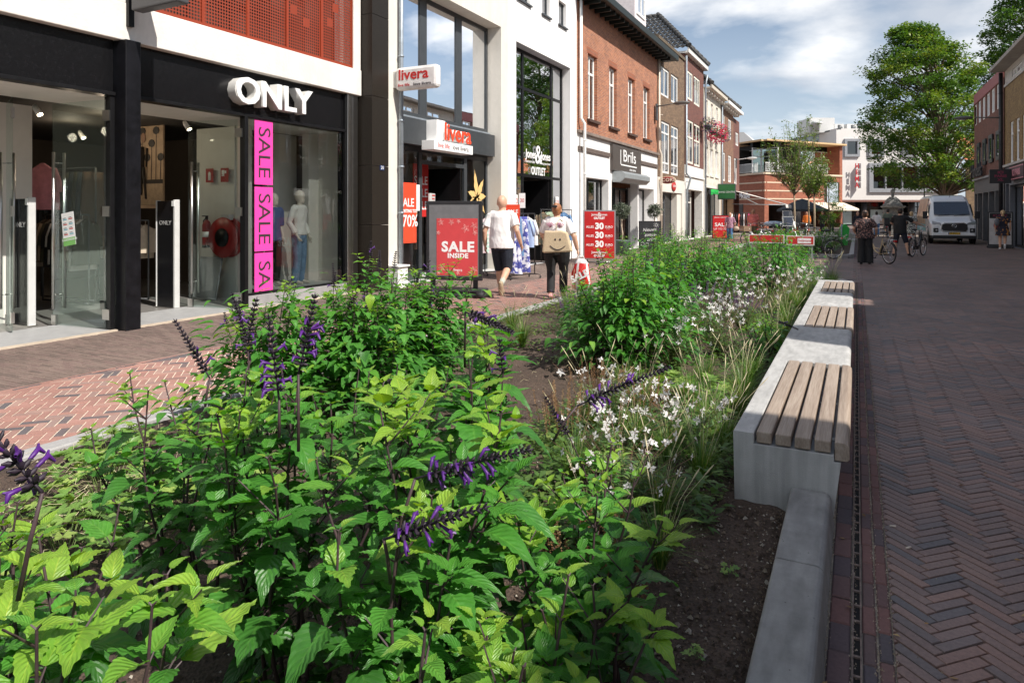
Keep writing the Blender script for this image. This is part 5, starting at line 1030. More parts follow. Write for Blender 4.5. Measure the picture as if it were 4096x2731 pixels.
for i, (u0, u1) in enumerate(((6.2, 9.4), (9.6, 12.2))):     # pale awnings
    q = MB(); q.add([T(u0, 2.75, 0), T(u1, 2.75, 0), T(u1, 2.05, 1.9), T(u0, 2.05, 1.9), T(u0, 1.85, 1.92), T(u1, 1.85, 1.92)], [(0, 1, 2, 3), (3, 2, 5, 4)]); q.add([T(u0, 2.71, 0), T(u1, 2.71, 0), T(u1, 2.01, 1.88), T(u0, 2.01, 1.88)], [(0, 1, 2, 3)])
    o = q.build('awning', mat('cream_awning', (.72, .6, .48), .8), recalc=False); tag(o, ('pale awning on the orange brick building, left one', 'pale awning on the orange brick building, right one by the white building')[i], 'awning')
# white department store
e = empty('department_store', (0, 0, 0), 0, 'white rendered store with grey framed windows and red vertical letters', 'building')
A = Vector((-2.1, 94.2)); B = Vector((11.2, 100.9)); d = (B-A); LnH = d.length; TH = TF(A.x, A.y, atan2(d.y, d.x))
def FH(nx, ny): # measure on the facade
    a, b_, c = ray(nx, ny); D = (A.x*d.y-A.y*d.x)/(a*d.y-b_*d.x); x, y = a*D, b_*D; return ((x-A.x)*d.x+(y-A.y)*d.y)/LnH, CH+c*D
WST = mat('white_render', (.70, .67, .64), .8, var=.02, stain=.04)
def HR(x0, y0, x1, y1): a = FH(*c5(x0, y0)); b_ = FH(*c5(x1, y1)); return (a[0], b_[0], b_[1], a[1])
W1 = HR(110, 795, 192, 893); W2 = HR(248, 795, 330, 893); W3 = HR(250, 932, 718, 1095); W4 = HR(440, 795, 522, 893); W5 = HR(620, 795, 700, 893)
zt = FH(*c5(75, 740))[1]; zb = FH(*c5(97, 1140))[1]; ue = FH(*c5(757, 900))[0]
m = panel(TH, -.2, ue, zb, zt, [(*w_, .5) for w_ in (W1, W2, W3, W4, W5)]); m.build('render_wall', WST, e)
GF = mat('grey_window_surround', (.27, .28, .3), .5)
for w_ in (W1, W2, W3, W4, W5): window(TH, e, w_[0]-.05, w_[1]+.05, w_[2]-.05, w_[3]+.05, d=-.25, fm=GF, fw=.32 if w_ is not W3 else .5, cols=() if w_ is not W3 else (.2, .4, .6, .8), cw=.14, gm=glass('store_glass', tint=(.5, .55, .55), refl=1.5, clear=.7), fd=.5)
shell(TH, -.2, ue, zt, e, WST, 9, (4,), INT)
m = MB(); tb(m, TH, 0, 0, -3.4, ue, zb, -3.2); m.build('recessed_front', DARKIN, e)
m = MB(); tb(m, TH, -.2, zb-.25, -.4, ue, zb-.003, 0); m.build('soffit_band', mat('brown_soffit', (.2, .1, .08), .7), e)
for k in range(6): q = MB(); c = TH(.9+k*3.0, 0, -1.2); q.tube([(c[0], c[1], 0), (c[0], c[1], zb)], .33, 14); q.build('column', DGREY, e)
q = MB()
for k in range(16): tb(q, TH, k*1.0, 0, -2.0, k*1.0+.1, zb-.3, -1.9)
for z_ in (2.3, .02, 1.5): tb(q, TH, 0, z_, -1.99, ue, z_+.1, -1.91)
q.build('shop_frame', ANTH, e); q = MB(); q.add([TH(0, 0, -1.95), TH(ue, 0, -1.95), TH(ue, zb-.3, -1.95), TH(0, zb-.3, -1.95)], [(0, 1, 2, 3)]); q.build('display_window', RGLASS, e)
for q_ in (.6, 5.0): q = MB(); tb(q, TH, q_, .2, -1.85, q_+2, 2.0, -1.8); q.build('window_film', mat('pale_film', (.5, .62, .6), .5), e)
hu, hz = FH(*c5(165, 1000)); dn = (d.x/LnH, d.y/LnH, 0)
for k, s_ in enumerate('HEMA'):
    z_ = FH(*c5(165, 950+k*36))[1]; p_ = TH(hu, z_, .75); o = text(s_, .62, p_, mat('store_red', (.45, .02, .03), .5), e, right=dn, ext=.04, off=.02, xs=.8, name='letter'); q = MB(); tb(q, TH, hu+.42, z_-.35, .2, hu+.5, z_+.35, .85); q.build('letter_plate', LGREY, e)
    q = MB(); tb(q, TH, hu+.35, z_-.04, 0, hu+.42, z_+.04, .75); q.build('letter_bracket', GREY, e)
hm = FH(*c5(425, 1163)); text('HEMA', .6, TH(hm[0]-.75, hm[1], -.3), mat('store_red_bright', (.75, .03, .03), .5, emis=.1), e, right=dn, ext=.08, off=.03, xs=1.0, name='lettering')
# side wall and roof machines
q = MB(); SW = TF(-9.2, 107, atan2(94.2-107, -2.1+9.2)); LS = sqrt((94.2-107)**2+7.1**2); m = panel(SW, 0, LS, 0, zt-.02, []); m.build('side_brick_wall', brick('pale_blue_brick', (.36, .42, .48), (.33, .38, .44), (.28, .32, .36), axes='xz', bw=.4, bh=.12), e)
q = MB(); tb(q, SW, 0, zt-.02, -.4, LS, zt+.18, .12); q.build('roof_edge', DGREY, e)
for k, (u, w_, h_, dd, lab) in enumerate(((-2.2, 3.2, 1.9, 3, 'tall white roof unit'), (.9, 1.3, 1.1, 1, 'fan unit'), (2.6, 1.3, 1.1, 1, 'fan unit'), (4.6, 2.8, 1.2, 2, 'long grey roof unit'))):
    q = MB(); tb(q, TH, u, zt, -4-dd, u+w_, zt+h_, -3); o = q.build('roof_unit', LGREY if k < 3 else GREY, e)
    q = MB(); c = TH(u+w_/2, zt+h_*.5, -2.98)
    if k in (1, 2): q.lathe([(.42, 0), (.42, .05)], n=16); q.v = [(c[0]+x, c[1]-z_, c[2]+y) for x, y, z_ in q.v]; q.build('fan', DGREY, o)
    elif k == 3: c = TH(u+1.2, zt+h_, -4.5); q.lathe([(.9, 0), (1.0, .2), (.9, .3)], c[0], c[1], c[2], 18); q.build('cowl', GREY, o)
    else: c = TH(u+.6, zt+.9, -2.4); q.lathe([(.35, -.9), (.35, 0), (.7, .1), (.7, .3), (.4, .5)], c[0], c[1], c[2], 16); q.build('vent', LGREY, o)
# building behind right
e = empty('brick_building', (0, 0, 0), 0, 'low yellow brown brick building with orange tiled roof behind the big tree', 'building')
YB2 = brick('yellow_brown_brick', (.34, .23, .13), (.25, .17, .1), (.15, .11, .08), axes='xz', bw=.3, bh=.09)
q = panel(TF(10.3, 86, .1), 0, 16, 0, 7.2, [(1.8, 3.2, 4.2, 6.2, .2), (4.5, 6, 4.2, 6.2, .2)]); q.build('brick_wall', YB2, e); window(TF(10.3, 86, .1), e, 1.8, 3.2, 4.2, 6.2, gm=RGLASS, fm=DGREY, d=.1); window(TF(10.3, 86, .1), e, 4.5, 6, 4.2, 6.2, gm=RGLASS, fm=DGREY, d=.1)
q = MB(); T = TF(10.3, 86, .1); q.add([T(-.2, 7.2, .3), T(16, 7.2, .3), T(16, 10, -4), T(-.2, 10, -4)], [(0, 1, 2, 3)]); q.build('roof', mat('orange_tile', (.5, .16, .07), .8, var=.3, scale=8), e)
e = empty('house', (0, 0, 0), 0, 'distant grey roofed house just visible above the balcony building on the left', 'building')
q = MB(); q.box(-22, 96, 0, -12, 104, 10.4); q.build('wall', LGREY, e); q = MB(); q.prism([(-22.5, 10.4), (-11.5, 10.4), (-13.5, 12.4), (-20.5, 12.4)], lambda a, b_, t: (a, t, b_), 95.5, 104.5); q.build('roof', LGREY, e)
# ================= street furniture =================
def wall_lamp(base, out, lab, arm=1.05, mt=None):
    bx, by, bz = base; o = empty('street_lamp', base, 0, lab, 'street lamp'); mt = mt or mat('lamp_taupe', (.12, .11, .1), .5)
    q = MB(); q.box(-.05 if out > 0 else -.02, -.12, -.7, .02 if out > 0 else .05, .12, .12); q.build('control_box', DGREY, o)
    q = MB(); q.tube([(0, 0, 0), (out*.25, 0, .02), (out*arm*.6, 0, .06), (out*arm*.75, 0, .08)], [.04, .035, .03, .03], 8); q.build('arm', mt, o)
    q = MB(); q.ell((out*(arm+.15), 0, .08), .42, .17, .1, 18); q.build('head', mt, o); q = MB(); q.ell((out*(arm+.2), 0, .035), .26, .12, .075, 14); q.build('lamp_glass', mat('lamp_diffuser', (.6, .6, .58), .3), o)
    return o
wall_lamp((-8.8, 33.3, 6.85), 1, 'curved grey street lamp on the wall between orange and tan brick houses'); wall_lamp((-8.8, 58.2, 5.95), 1, 'distant pale street lamp on the last brown house of the left row', mt=LGREY)
wall_lamp((6.3, 41.0, 6.3), -1, 'dark street lamp on the black drainpipe of the right hand buildings', arm=1.35)
e = empty('street_lamp', (5.0, 66, 0), 0, 'black post lamp with a glass lantern between monument and van', 'street lamp')
q = MB(); q.tube([(0, 0, 0), (0, 0, .6), (0, 0, 4.2)], [.09, .06, .045], 8); q.build('post', BLACK, e); q = MB(); q.lathe([(.12, 4.2), (.17, 4.25), (.17, 4.85), (.12, 4.9)], n=12); q.build('lantern', glass('lantern_glass', clear=.7), e); q = MB(); q.lathe([(.55, 5.0), (.5, 5.03), (.1, 5.08)], n=16); q.build('cap', LGREY, e)
# carved stone pump monument
e = empty('monument', (2.35, 57.3, 0), 0, 'ornate carved grey stone pump monument with a domed top', 'monument'); e.scale = (.66, .66, .65); MON = mat('weathered_stone', (.2, .195, .18), .9, var=.5, scale=5, bump=1, bscale=12, detail=8)
q = MB(); q.box(-1.05, -1.05, 0, 1.05, 1.05, .35); q.box(-.9, -.9, .35, .9, .9, .6); q.build('plinth', MON, e, bevel=.04)
q = MB(); q.box(-.72, -.72, .6, .72, .72, 3.0); q.build('shaft', MON, e, bevel=.06)
for sx in (-1, 1):
    for sy in (-1, 1):
        q = MB(); q.lathe([(.17, .6), (.2, .8), (.13, 1.0), (.2, 1.5), (.22, 2.2), (.14, 2.5), (.22, 2.75), (.2, 3.0)], sx*.76, sy*.76, 0, 10); q.ell((sx*.8, sy*.8, 2.5), .22, .22, .2, 10); q.build('corner_scroll', MON, e)
q = MB(); q.ell((0, -.72, 2.0), .42, .12, .6, 12); q.ell((0, -.78, 2.3), .22, .12, .22, 10); q.build('carved_relief', MON, e)
q = MB(); q.box(-1.1, -1.1, 3.0, 1.1, 1.1, 3.1); q.box(-1.2, -1.2, 3.1, 1.2, 1.2, 3.22); q.build('cornice', MON, e, bevel=.04)
q = MB(); q.lathe([(1.0, 3.22), (.98, 3.4), (.85, 3.55), (.7, 3.9), (.5, 4.1), (.36, 4.2), (.36, 4.28)], n=8); q.build('dome', MON, e); 
for a in range(4): q = MB(); q.ell((.62*cos(a*pi/2+.8), .62*sin(a*pi/2+.8), 3.65), .2, .2, .25, 8); q.build('dome_ornament', MON, e)
q = MB(); q.lathe([(.1, 4.28), (.2, 4.45), (.12, 4.55), (.2, 4.75), (.24, 4.9), (.12, 5.1), (.02, 5.2)], n=10); q.build('finial', MON, e)
# green litter bin
e = empty('litter_bin', (-.55, 36.1, 0), .2, 'bright green faceted litter bin on a steel post in the far planting bed', 'bin')
q = MB(); q.prism([(-.17, .04), (.12, .0), (.22, .88), (.04, 1.08), (-.17, .93)], lambda a, b_, t: (a, t, b_), -.16, .16); q.build('bin_body', mat('bin_green', (.03, .42, .06), .35), e, bevel=.02); q = MB(); q.tube([(-.15, -.26, 0), (-.15, -.26, 1.08)], .035, 8); q.build('post', ZINC, e)
# barrier boards
def barrier(x0, x1, y, z0, z1, lab, word=None):
    e = empty('barrier_board', (x0, y, 0), 0, lab, 'barrier', 'red and white barrier boards'); w_ = x1-x0
    q = MB(); q.box(0, -.02, z0, w_, .02, z1); q.build('board', mat('barrier_white', (.7, .68, .66), .5), e); n = 4
    q = MB(); q.box(.03, -.024, z0+.04, w_-.03, -.0205, z1-.03); q.build('red_field', mat('barrier_red', (.5, .02, .02), .5), e)
    if word: q = MB(); q.box(w_*.4, -.029, z0+.07, w_-.1, -.0245, z1-.08); q.build('name_plate', WTXT, e); text(word, .08, (w_*.66, -.031, (z0+z1)/2), RED, e, right=(1, 0, 0), ext=.001)
    for xx in (.05, w_-.1): q = MB(); q.box(xx, 0, 0, xx+.05, .05, z0); q.build('leg', GREY, e)
barrier(-2.1, -1.25, 24.6, .52, .84, 'red and white barrier board with a name plate beside the parked black bicycle', 'heijmans'); barrier(-3.35, -2.2, 24.9, .56, .86, 'red and white barrier board without a plate left of the other board')
# awning on the left and its posts
e = empty('awning', (0, 0, 0), 0, 'long pale awning stretched out from the brown corner house over racks', 'awning')
q = MB(); q.add([(-8.9, 56.5, 3.4), (-8.9, 61.5, 3.4), (-4.9, 61.5, 2.25), (-4.9, 56.5, 2.25)], [(0, 1, 2, 3)]); q.add([(-8.9, 56.5, 3.36), (-8.9, 61.5, 3.36), (-4.9, 61.5, 2.21), (-4.9, 56.5, 2.21)], [(3, 2, 1, 0)]); q.add([(-4.9, 56.5, 2.25), (-4.9, 61.5, 2.25), (-4.87, 61.5, 2.0), (-4.87, 56.5, 2.0)], [(0, 1, 2, 3)]); q.build('canvas', mat('awning_canvas', (.72, .66, .6), .8), e, recalc=False)
q = MB(); q.tube([(-8.9, 56.5, 2.3), (-4.95, 56.5, 2.2)], .03, 6); q.build('arm', GREY, e)
q = MB(); q.tube([(-8.8, 56.6, 3.2), (-6.9, 56.5, 2.25)], .03, 6); q.build('arm', GREY, e)
# market parasol
e = empty('parasol', (-4.3, 65.1, 0), 0, 'large dark grey parasol standing behind the young trees', 'parasol'); e.scale = (.72, .72, .76); q = MB(); q.tube([(0, 0, 0), (0, 0, 3.6)], .05, 8); q.build('pole', DGREY, e)
q = MB(); n = 8; vs = [(0, 0, 3.75)]+[(.5*cos(2*pi*k/n), .5*sin(2*pi*k/n), 3.6) for k in range(n)]+[(2.9*cos(2*pi*k/n), 2.9*sin(2*pi*k/n), 2.5+(.0 if k % 2 else .0)) for k in range(n)]+[(2.9*cos(2*pi*k/n), 2.9*sin(2*pi*k/n), 2.25) for k in range(n)]
q.add(vs, [(0, 1+k, 1+(k+1) % n) for k in range(n)]+[(1+k, 9+k, 9+(k+1) % n, 1+(k+1) % n) for k in range(n)]+[(9+k, 17+k, 17+(k+1) % n, 9+(k+1) % n) for k in range(n)]); q.build('canopy', mat('parasol_grey', (.045, .05, .055), .8), e)
# display stands / boards
def aframe(x, y, rz, w_, h, z0, face, rim, lab, base=None):
    e = empty('pavement_sign', (x, y, 0), rz, lab, 'pavement sign'); q = MB(); q.box(-w_/2, -.03, z0, w_/2, .03, z0+h); q.build('frame', rim, e, bevel=.01); q = MB(); q.box(-w_/2+.06, -.035, z0+.06, w_/2-.06, -.0305, z0+h-.06); q.build('poster', face, e); return e
# big sale display with water base
x_, y_ = -6.93, 11.25
e = empty('pavement_sign', (x_, y_, 0), radians(13), 'large black framed sale inside display board on a rubber water filled base', 'pavement sign')
e.scale = (.86, .86, .90)
q = MB(); q.box(-.80, -.30, .0, .80, .30, .09); q.box(-.74, -.25, .09, .74, .25, .17); q.build('base', BLACKP, e, bevel=.04)
for s_ in (-1, 1):
    q = MB(); q.tube([(s_*.62, -.31, .07), (s_*.78, -.31, .07)], .065, 12); q.build('wheel', RUB, e); q = MB(); q.box(s_*.5-.05, -.03, .15, s_*.5+.05, .03, .42); q.build('spring_leg', BLACK, e)
q = MB(); q.box(-.66, -.04, .34, .66, .04, 2.03); q.build('frame', BLACKP, e, bevel=.015); q = MB(); q.box(-.58, -.045, .42, .58, -.041, 1.95); q.build('grey_backing', mat('poster_backing', (.16, .16, .165), .25), e)
q = MB(); q.box(-.40, -.05, .44, .56, -.0455, 1.66); q.build('poster', SRED, e)
def flowers(pts, parent, nn=(0, -1), mt=WTXT, y=-.052):
    q = MB()
    for fx, fz, s_ in pts:
        for k in range(5):
            a = 2*pi*k/5+fx*7; px, pz = fx+s_*.6*cos(a), fz+s_*.6*sin(a); c, s2 = cos(a), sin(a)
            q.tube([(fx+s_*.15*c, y, fz+s_*.15*s2), (px-s_*.18*s2, y, pz+s_*.18*c), (fx+s_*c, y, fz+s_*s2), (px+s_*.18*s2, y, pz-s_*.18*c), (fx+s_*.15*c, y, fz+s_*.15*s2)], .003, 4)
    q.build('flower_print', mt, parent)
PRINT = mat('pale_print', (.8, .45, .42), .5)
flowers([(.28, 1.45, .10), (.48, 1.5, .09), (.5, 1.36, .06), (-.3, 1.58, .08), (-.05, 1.58, .07), (.12, 1.6, .05), (-.36, 1.35, .05), (-.27, .6, .09), (-.12, .54, .07), (-.35, .5, .05), (.48, .58, .08), (.4, .5, .06), (.1, .5, .05)], e, mt=PRINT)
text('SALE', .215, (.10, -.052, 1.045), WTXT, e, right=(1, 0, 0), ext=.001, off=.012, xs=1.12, sp=1.12); text('INSIDE', .10, (.10, -.052, .86), WTXT, e, right=(1, 0, 0), ext=.001, off=.006, xs=1.1, sp=1.08); text('livera', .07, (.1, -.052, .56), WTXT, e, right=(1, 0, 0), ext=.001)
# outlet board
e = aframe(-7.35, 20.75, radians(14), 1.52, 2.32, .16, mat('outlet_red', (.50, .015, .015), .4), mat('alu', (.5, .5, .5), .3, .8), 'tall red outlet price board with thirty euro offers in an aluminium frame')
e.scale = (.68, .68, .68)
for s_ in (-1, 1): q = MB(); q.tube([(s_*.6, -.02, .2), (s_*.62, -.5, .02)], .022, 6); q.tube([(s_*.6, .02, .9), (s_*.62, .6, .02)], .022, 6); q.build('leg', mat('alu', (0, 0, 0)), e)
q = MB(); q.tube([(-.75, -.02, .06), (.75, -.02, .06)], .025, 6); q.build('bottom_rail', mat('alu', (0, 0, 0)), e); 
for k in range(3):
    z_ = 1.72-.42*k; text('30', .29, (0, -.038, z_), WTXT, e, right=(1, 0, 0), ext=.001, off=.02); text('ALLES', .105, (-.44, -.038, z_-.03), WTXT, e, right=(1, 0, 0), ext=.001, off=.003, xs=.95); text('EURO', .105, (.45, -.038, z_-.03), WTXT, e, right=(1, 0, 0), ext=.001, off=.003, xs=.95); text('per artikel', .03, (.4, -.038, z_-.13), WTXT, e, right=(1, 0, 0), ext=.001)
for z_ in (2.27, .50): text('Jones', .11, (-.2, -.038, z_), WTXT, e, right=(1, 0, 0), ext=.001, off=.002); text('&', .2, (.0, -.038, z_), WTXT, e, right=(1, 0, 0), ext=.001); text('Jones', .11, (.21, -.038, z_), WTXT, e, right=(1, 0, 0), ext=.001, off=.002); text('OUTLET', .1, (0, -.038, z_-.17), WTXT, e, right=(1, 0, 0), ext=.001, off=.008)
# chalk board
e = aframe(-7.95, 28.9, radians(13), 1.15, 1.5, .1, mat('slate', (.03, .032, .035), .7, var=.3), BLACKP, 'black chalkboard with handwritten new sunglasses text outside the optician')
e.scale = (.82, .82, .78)
for k, s_ in enumerate(('Nieuwe', 'zonne-', 'brils?')): text(s_, .19, (-.02+.05*k, -.038, 1.12-.27*k), WTXT, e, right=(1, .0, .06), ext=.001, shear=.25, xs=.85)
q = MB(); q.torus((.33, -.038, 1.38), .06, .008, 'y', 16, 4)
for k in range(9): a = 2*pi*k/9; q.tube([(.33+.09*cos(a), -.038, 1.38+.09*sin(a)), (.33+.15*cos(a), -.038, 1.38+.15*sin(a))], .006, 4)
q.torus((-.38, -.038, .34), .09, .008, 'y', 14, 4); q.torus((-.14, -.038, .3), .09, .008, 'y', 14, 4); q.build('chalk_drawing', WTXT, e)
q = MB(); q.box(-.55, .04, 0, .55, .5, .06); q.build('foot', BLACKP, e)
e = aframe(-7.5, 43.5, radians(12), 1.25, 1.95, .0, mat('sale_red', (.6, .02, .025), .4), BLACKP, 'red sale up to seventy percent board in a black frame by the dark shopfront'); e.scale = (.85, .85, .75); text('SALE', .3, (0, -.038, 1.15), WTXT, e, right=(1, 0, 0), ext=.001, off=.01, xs=1.0); text('UP TO 70%', .16, (0, -.038, .8), WTXT, e, right=(1, 0, 0), ext=.001, xs=.95); text('JEANS CENTRE', .1, (0, -.038, 1.75), WTXT, e, right=(1, 0, 0), ext=.001)
e = aframe(5.85, 37.9, radians(-10), .95, 1.55, .1, mat('perfume_white', (.5, .48, .48), .5), BLACKP, 'black and white perfume poster board on the right pavement behind the walking woman'); q = MB(); q.lathe([(.24, 0), (.25, .006)], n=20); q.v = [(x, -.037-z_, y+1.02) for x, y, z_ in q.v]; q.build('pink_disc', DP, e); q = MB(); q.box(-.4, -.037, 1.35, .4, -.0355, 1.58); q.build('black_band', BLACK, e); text('ICI PARIS', .1, (0, -.039, 1.47), DP, e, right=(1, 0, 0), ext=.001); q = MB(); q.box(-.5, -.3, 0, .5, .3, .1); q.build('base', BLACKP, e, bevel=.03)
e = aframe(-4.3, 52, 0, .9, 1.2, .15, mat('navy_board', (.02, .03, .07), .5), LGREY, 'small navy blue pavement board behind the young trees')
# clothes racks outside
def strips(name, base, c2_, c3_):
    if name in MT: return MT[name]
    m = bpy.data.materials.new(name); m.use_nodes = True; t = m.node_tree; b = t.nodes['Principled BSDF']; b.inputs['Roughness'].default_value = .8; tc_ = t.nodes.new('ShaderNodeTexCoord')
    w1 = t.nodes.new('ShaderNodeTexWave'); w1.inputs['Scale'].default_value = 3.2; w1.bands_direction = 'Z'; w2 = t.nodes.new('ShaderNodeTexWave'); w2.inputs['Scale'].default_value = 3.5; w2.bands_direction = 'Y'
    t.links.new(tc_.outputs['Object'], w1.inputs[0]); t.links.new(tc_.outputs['Object'], w2.inputs[0])
    m1_ = t.nodes.new('ShaderNodeMix'); m1_.data_type = 'RGBA'; m1_.inputs[6].default_value = (*base, 1); m1_.inputs[7].default_value = (*c2_, 1); t.links.new(w1.outputs[1], m1_.inputs[0])
    m2_ = t.nodes.new('ShaderNodeMix'); m2_.data_type = 'RGBA'; m2_.inputs[7].default_value = (*c3_, 1); t.links.new(m1_.outputs[2], m2_.inputs[6]); mu = t.nodes.new('ShaderNodeMath'); mu.operation = 'MULTIPLY'; mu.inputs[1].default_value = .6; t.links.new(w2.outputs[1], mu.inputs[0]); t.links.new(mu.outputs[0], m2_.inputs[0])
    t.links.new(m2_.outputs[2], b.inputs['Base Color']); MT[name] = m; return m
def blotch(name, a, b_, sc_, pos=.5, w_=.05):
    if name in MT: return MT[name]
    m = mat(name, a, .8); r = [n for n in m.node_tree.nodes if n.type == 'VALTORGB'][0]; n = [n for n in m.node_tree.nodes if n.type == 'TEX_NOISE'][0]; n.inputs['Scale'].default_value = sc_; n.inputs['Detail'].default_value = 2
    r.color_ramp.elements[0].position = pos-w_; r.color_ramp.elements[1].position = pos+w_; r.color_ramp.elements[0].color = (*a, 1); r.color_ramp.elements[1].color = (*b_, 1); return m
PLG = strips('plaid_mint', (.4, .68, .56), (.7, .8, .75), (.7, .3, .4)); PLP = strips('plaid_pink', (.75, .35, .45), (.8, .7, .7), (.35, .6, .5)); BLP = blotch('blue_white_print', (.06, .07, .3), (.7, .7, .78), 9); LBL = cloth('light_blue', (.35, .45, .68)); DEN = cloth('denim', (.1, .2, .36)); WSH = cloth('white_shirt', (.75, .73, .72))
rail('clothes_rail', [(-8.45, 15.2, 1.55), (-8.05, 15.6, 1.55)], [(-8.45, 15.2), (-8.05, 15.6)], 'black clothes rail with plaid pyjamas on the pavement behind the sale display', wheels=True)
hang(-8.42, 15.2, 1.53, [(PLG, .5, .9, True), (PLP, .5, .85, True), (PLG, .5, .9, True), (WSH, .46, .8, True), (PLP, .5, .9, True)], (.7, .7), .11, label=['mint plaid pyjama top leftmost on the pavement rail', 'pink plaid pyjama top next to the mint one', 'mint plaid pyjama top in the middle of the rail', 'white pyjama top on the pavement rail', 'pink plaid pyjama top rightmost on the pavement rail'], ang=.5)
m = MB(); garment(m, 0, 0, 0, .34, .75, .3, 0, False); tag(m.build('garment', strips('plaid_teal', (.3, .55, .55), (.6, .3, .4), (.7, .4, .5)), loc=(-7.95, 15.5, .98)), 'teal and pink plaid pyjama trousers hanging low behind the bald man', 'garment')
rail('clothes_rail', [(-7.5, 14.5, 1.58), (-7.1, 15.3, 1.58)], [(-7.5, 14.5), (-7.1, 15.3)], 'black clothes rail of blue dresses on the pavement between the two walkers', wheels=True)
hang(-7.5, 14.55, 1.56, [(BLP, .5, 1.35, False), (BLP, .52, 1.38, False), (DEN, .4, .95, False), (BLP, .5, 1.35, False), (LBL, .46, .75, True), (WSH, .46, .7, True)], (.45, .9), .13, label=['blue and white print dress nearest on the second rail', 'second blue and white print dress behind the nearest', 'plain blue garment in the middle of the second rail', 'third blue and white print dress on the second rail', 'light blue blouse on the second rail', 'white blouse at the far end of the second rail'], ang=.25)
sp = empty('sale_card', (-7.35, 14.6, 1.3), radians(13), 'orange red fifty percent sale card on top of the dress rail', 'sign'); q = MB(); q.box(-.17, -.006, 0, .17, 0, .5); q.build('card', ORED, sp); text('SALE', .09, (0, -.008, .33), WTXT, sp, right=(1, 0, 0), ext=.001, off=.003); text('50%', .11, (0, -.008, .18), WTXT, sp, right=(1, 0, 0), ext=.001, off=.003)
sp = empty('price_card', (-7.3, 15.0, 1.72), radians(13), 'white card with red thirty above the sale card', 'sign'); q = MB(); q.box(-.08, -.006, 0, .08, 0, .36); q.build('card', WTXT, sp); text('30', .1, (0, -.008, .18), RED, sp, right=(1, 0, 0), ext=.001, xs=.8)
rail('clothes_rail', [(-8.6, 19.0, 1.7), (-8.2, 20.5, 1.7)], [(-8.6, 19.0), (-8.2, 20.5)], 'dark clothes rail of jackets in front of the outlet door', wheels=True)
hang(-8.58, 19.1, 1.68, [(blotch('camo', (.07, .075, .05), (.2, .13, .08), 12), .5, 1.0, True), (cloth('sage', (.3, .38, .27)), .4, 1.15, False), (DEN, .5, .95, True), (DEN, .5, .9, True)], (.26, .96), .35, label=['dark patterned jacket on the outlet rail', 'sage green trousers on the outlet rail', 'blue jacket on the outlet rail, nearer one', 'blue jacket on the outlet rail, farther one'], ang=.3)
rail('clothes_rail', [(-8.2, 50.5, 1.6), (-6.7, 50.7, 1.6)], [(-8.2, 50.5), (-6.7, 50.7)], 'distant clothes rail behind the woman with short grey hair')
hang(-8.1, 50.5, 1.58, [(R.choice([cloth('hot', (.7, .05, .25)), cloth('orange', (.75, .3, .05)), WSH, darks[0], cloth('coral', (.7, .2, .15))]), .45, .9, True) for _ in range(9)], (1, .1), .16, label='bright garment among others on the distant rail', ang=pi/2, group='garments on the distant rail')
# ================= people =================
def V(*a): return Vector(a)
def ringloft(m, rings, n=16, mi=0):
    vs = []
    for (c, rx, ry) in rings:
        for j in range(n):
            q = 2*pi*j/n; vs.append((c[0]+rx*cos(q), c[1]+ry*sin(q), c[2]))
    k = len(rings); fs = [(i*n+j, i*n+(j+1) % n, (i+1)*n+(j+1) % n, (i+1)*n+j) for i in range(k-1) for j in range(n)]
    if rings[0][0][2] > rings[-1][0][2]: fs = [f[::-1] for f in fs]; caps = [tuple(range(n)), tuple((k-1)*n+j for j in range(n))[::-1]]
    else: caps = [tuple(range(n))[::-1], tuple((k-1)*n+j for j in range(n))]
    return m.add(vs, fs+caps, mi, True)
BASE = dict(hipL=V(-.09,0,.92), hipR=V(.09,0,.92), kneeL=V(-.10,.02,.50), kneeR=V(.10,.02,.50), ankL=V(-.10,-.03,.09), ankR=V(.10,-.03,.09), toeL=V(-.12,.15,.03), toeR=V(.12,.15,.03),
    shL=V(-.19,0,1.43), shR=V(.19,0,1.43), elL=V(-.26,-.02,1.14), elR=V(.26,-.02,1.14), wrL=V(-.27,.06,.89), wrR=V(.27,.06,.89), head=V(0,.015,1.645), lean=0.)
def crease(o, amp):     # cloth folds: push the skin in and out along slanting ridges
    me = o.data; nr = [v.normal.copy() for v in me.vertices]; sd = R.random()*50
    for v, n in zip(me.vertices, nr):
        c = v.co; a = noise.noise(Vector((c.x*9+sd, c.y*9, c.z*4.5+c.x*3))); b = noise.noise(Vector((c.x*20, c.y*20+sd, c.z*9-c.x*6)))
        v.co = c+n*amp*((1-abs(a)*2.6)*.8+b*.5-.1)
    me.update(); return o
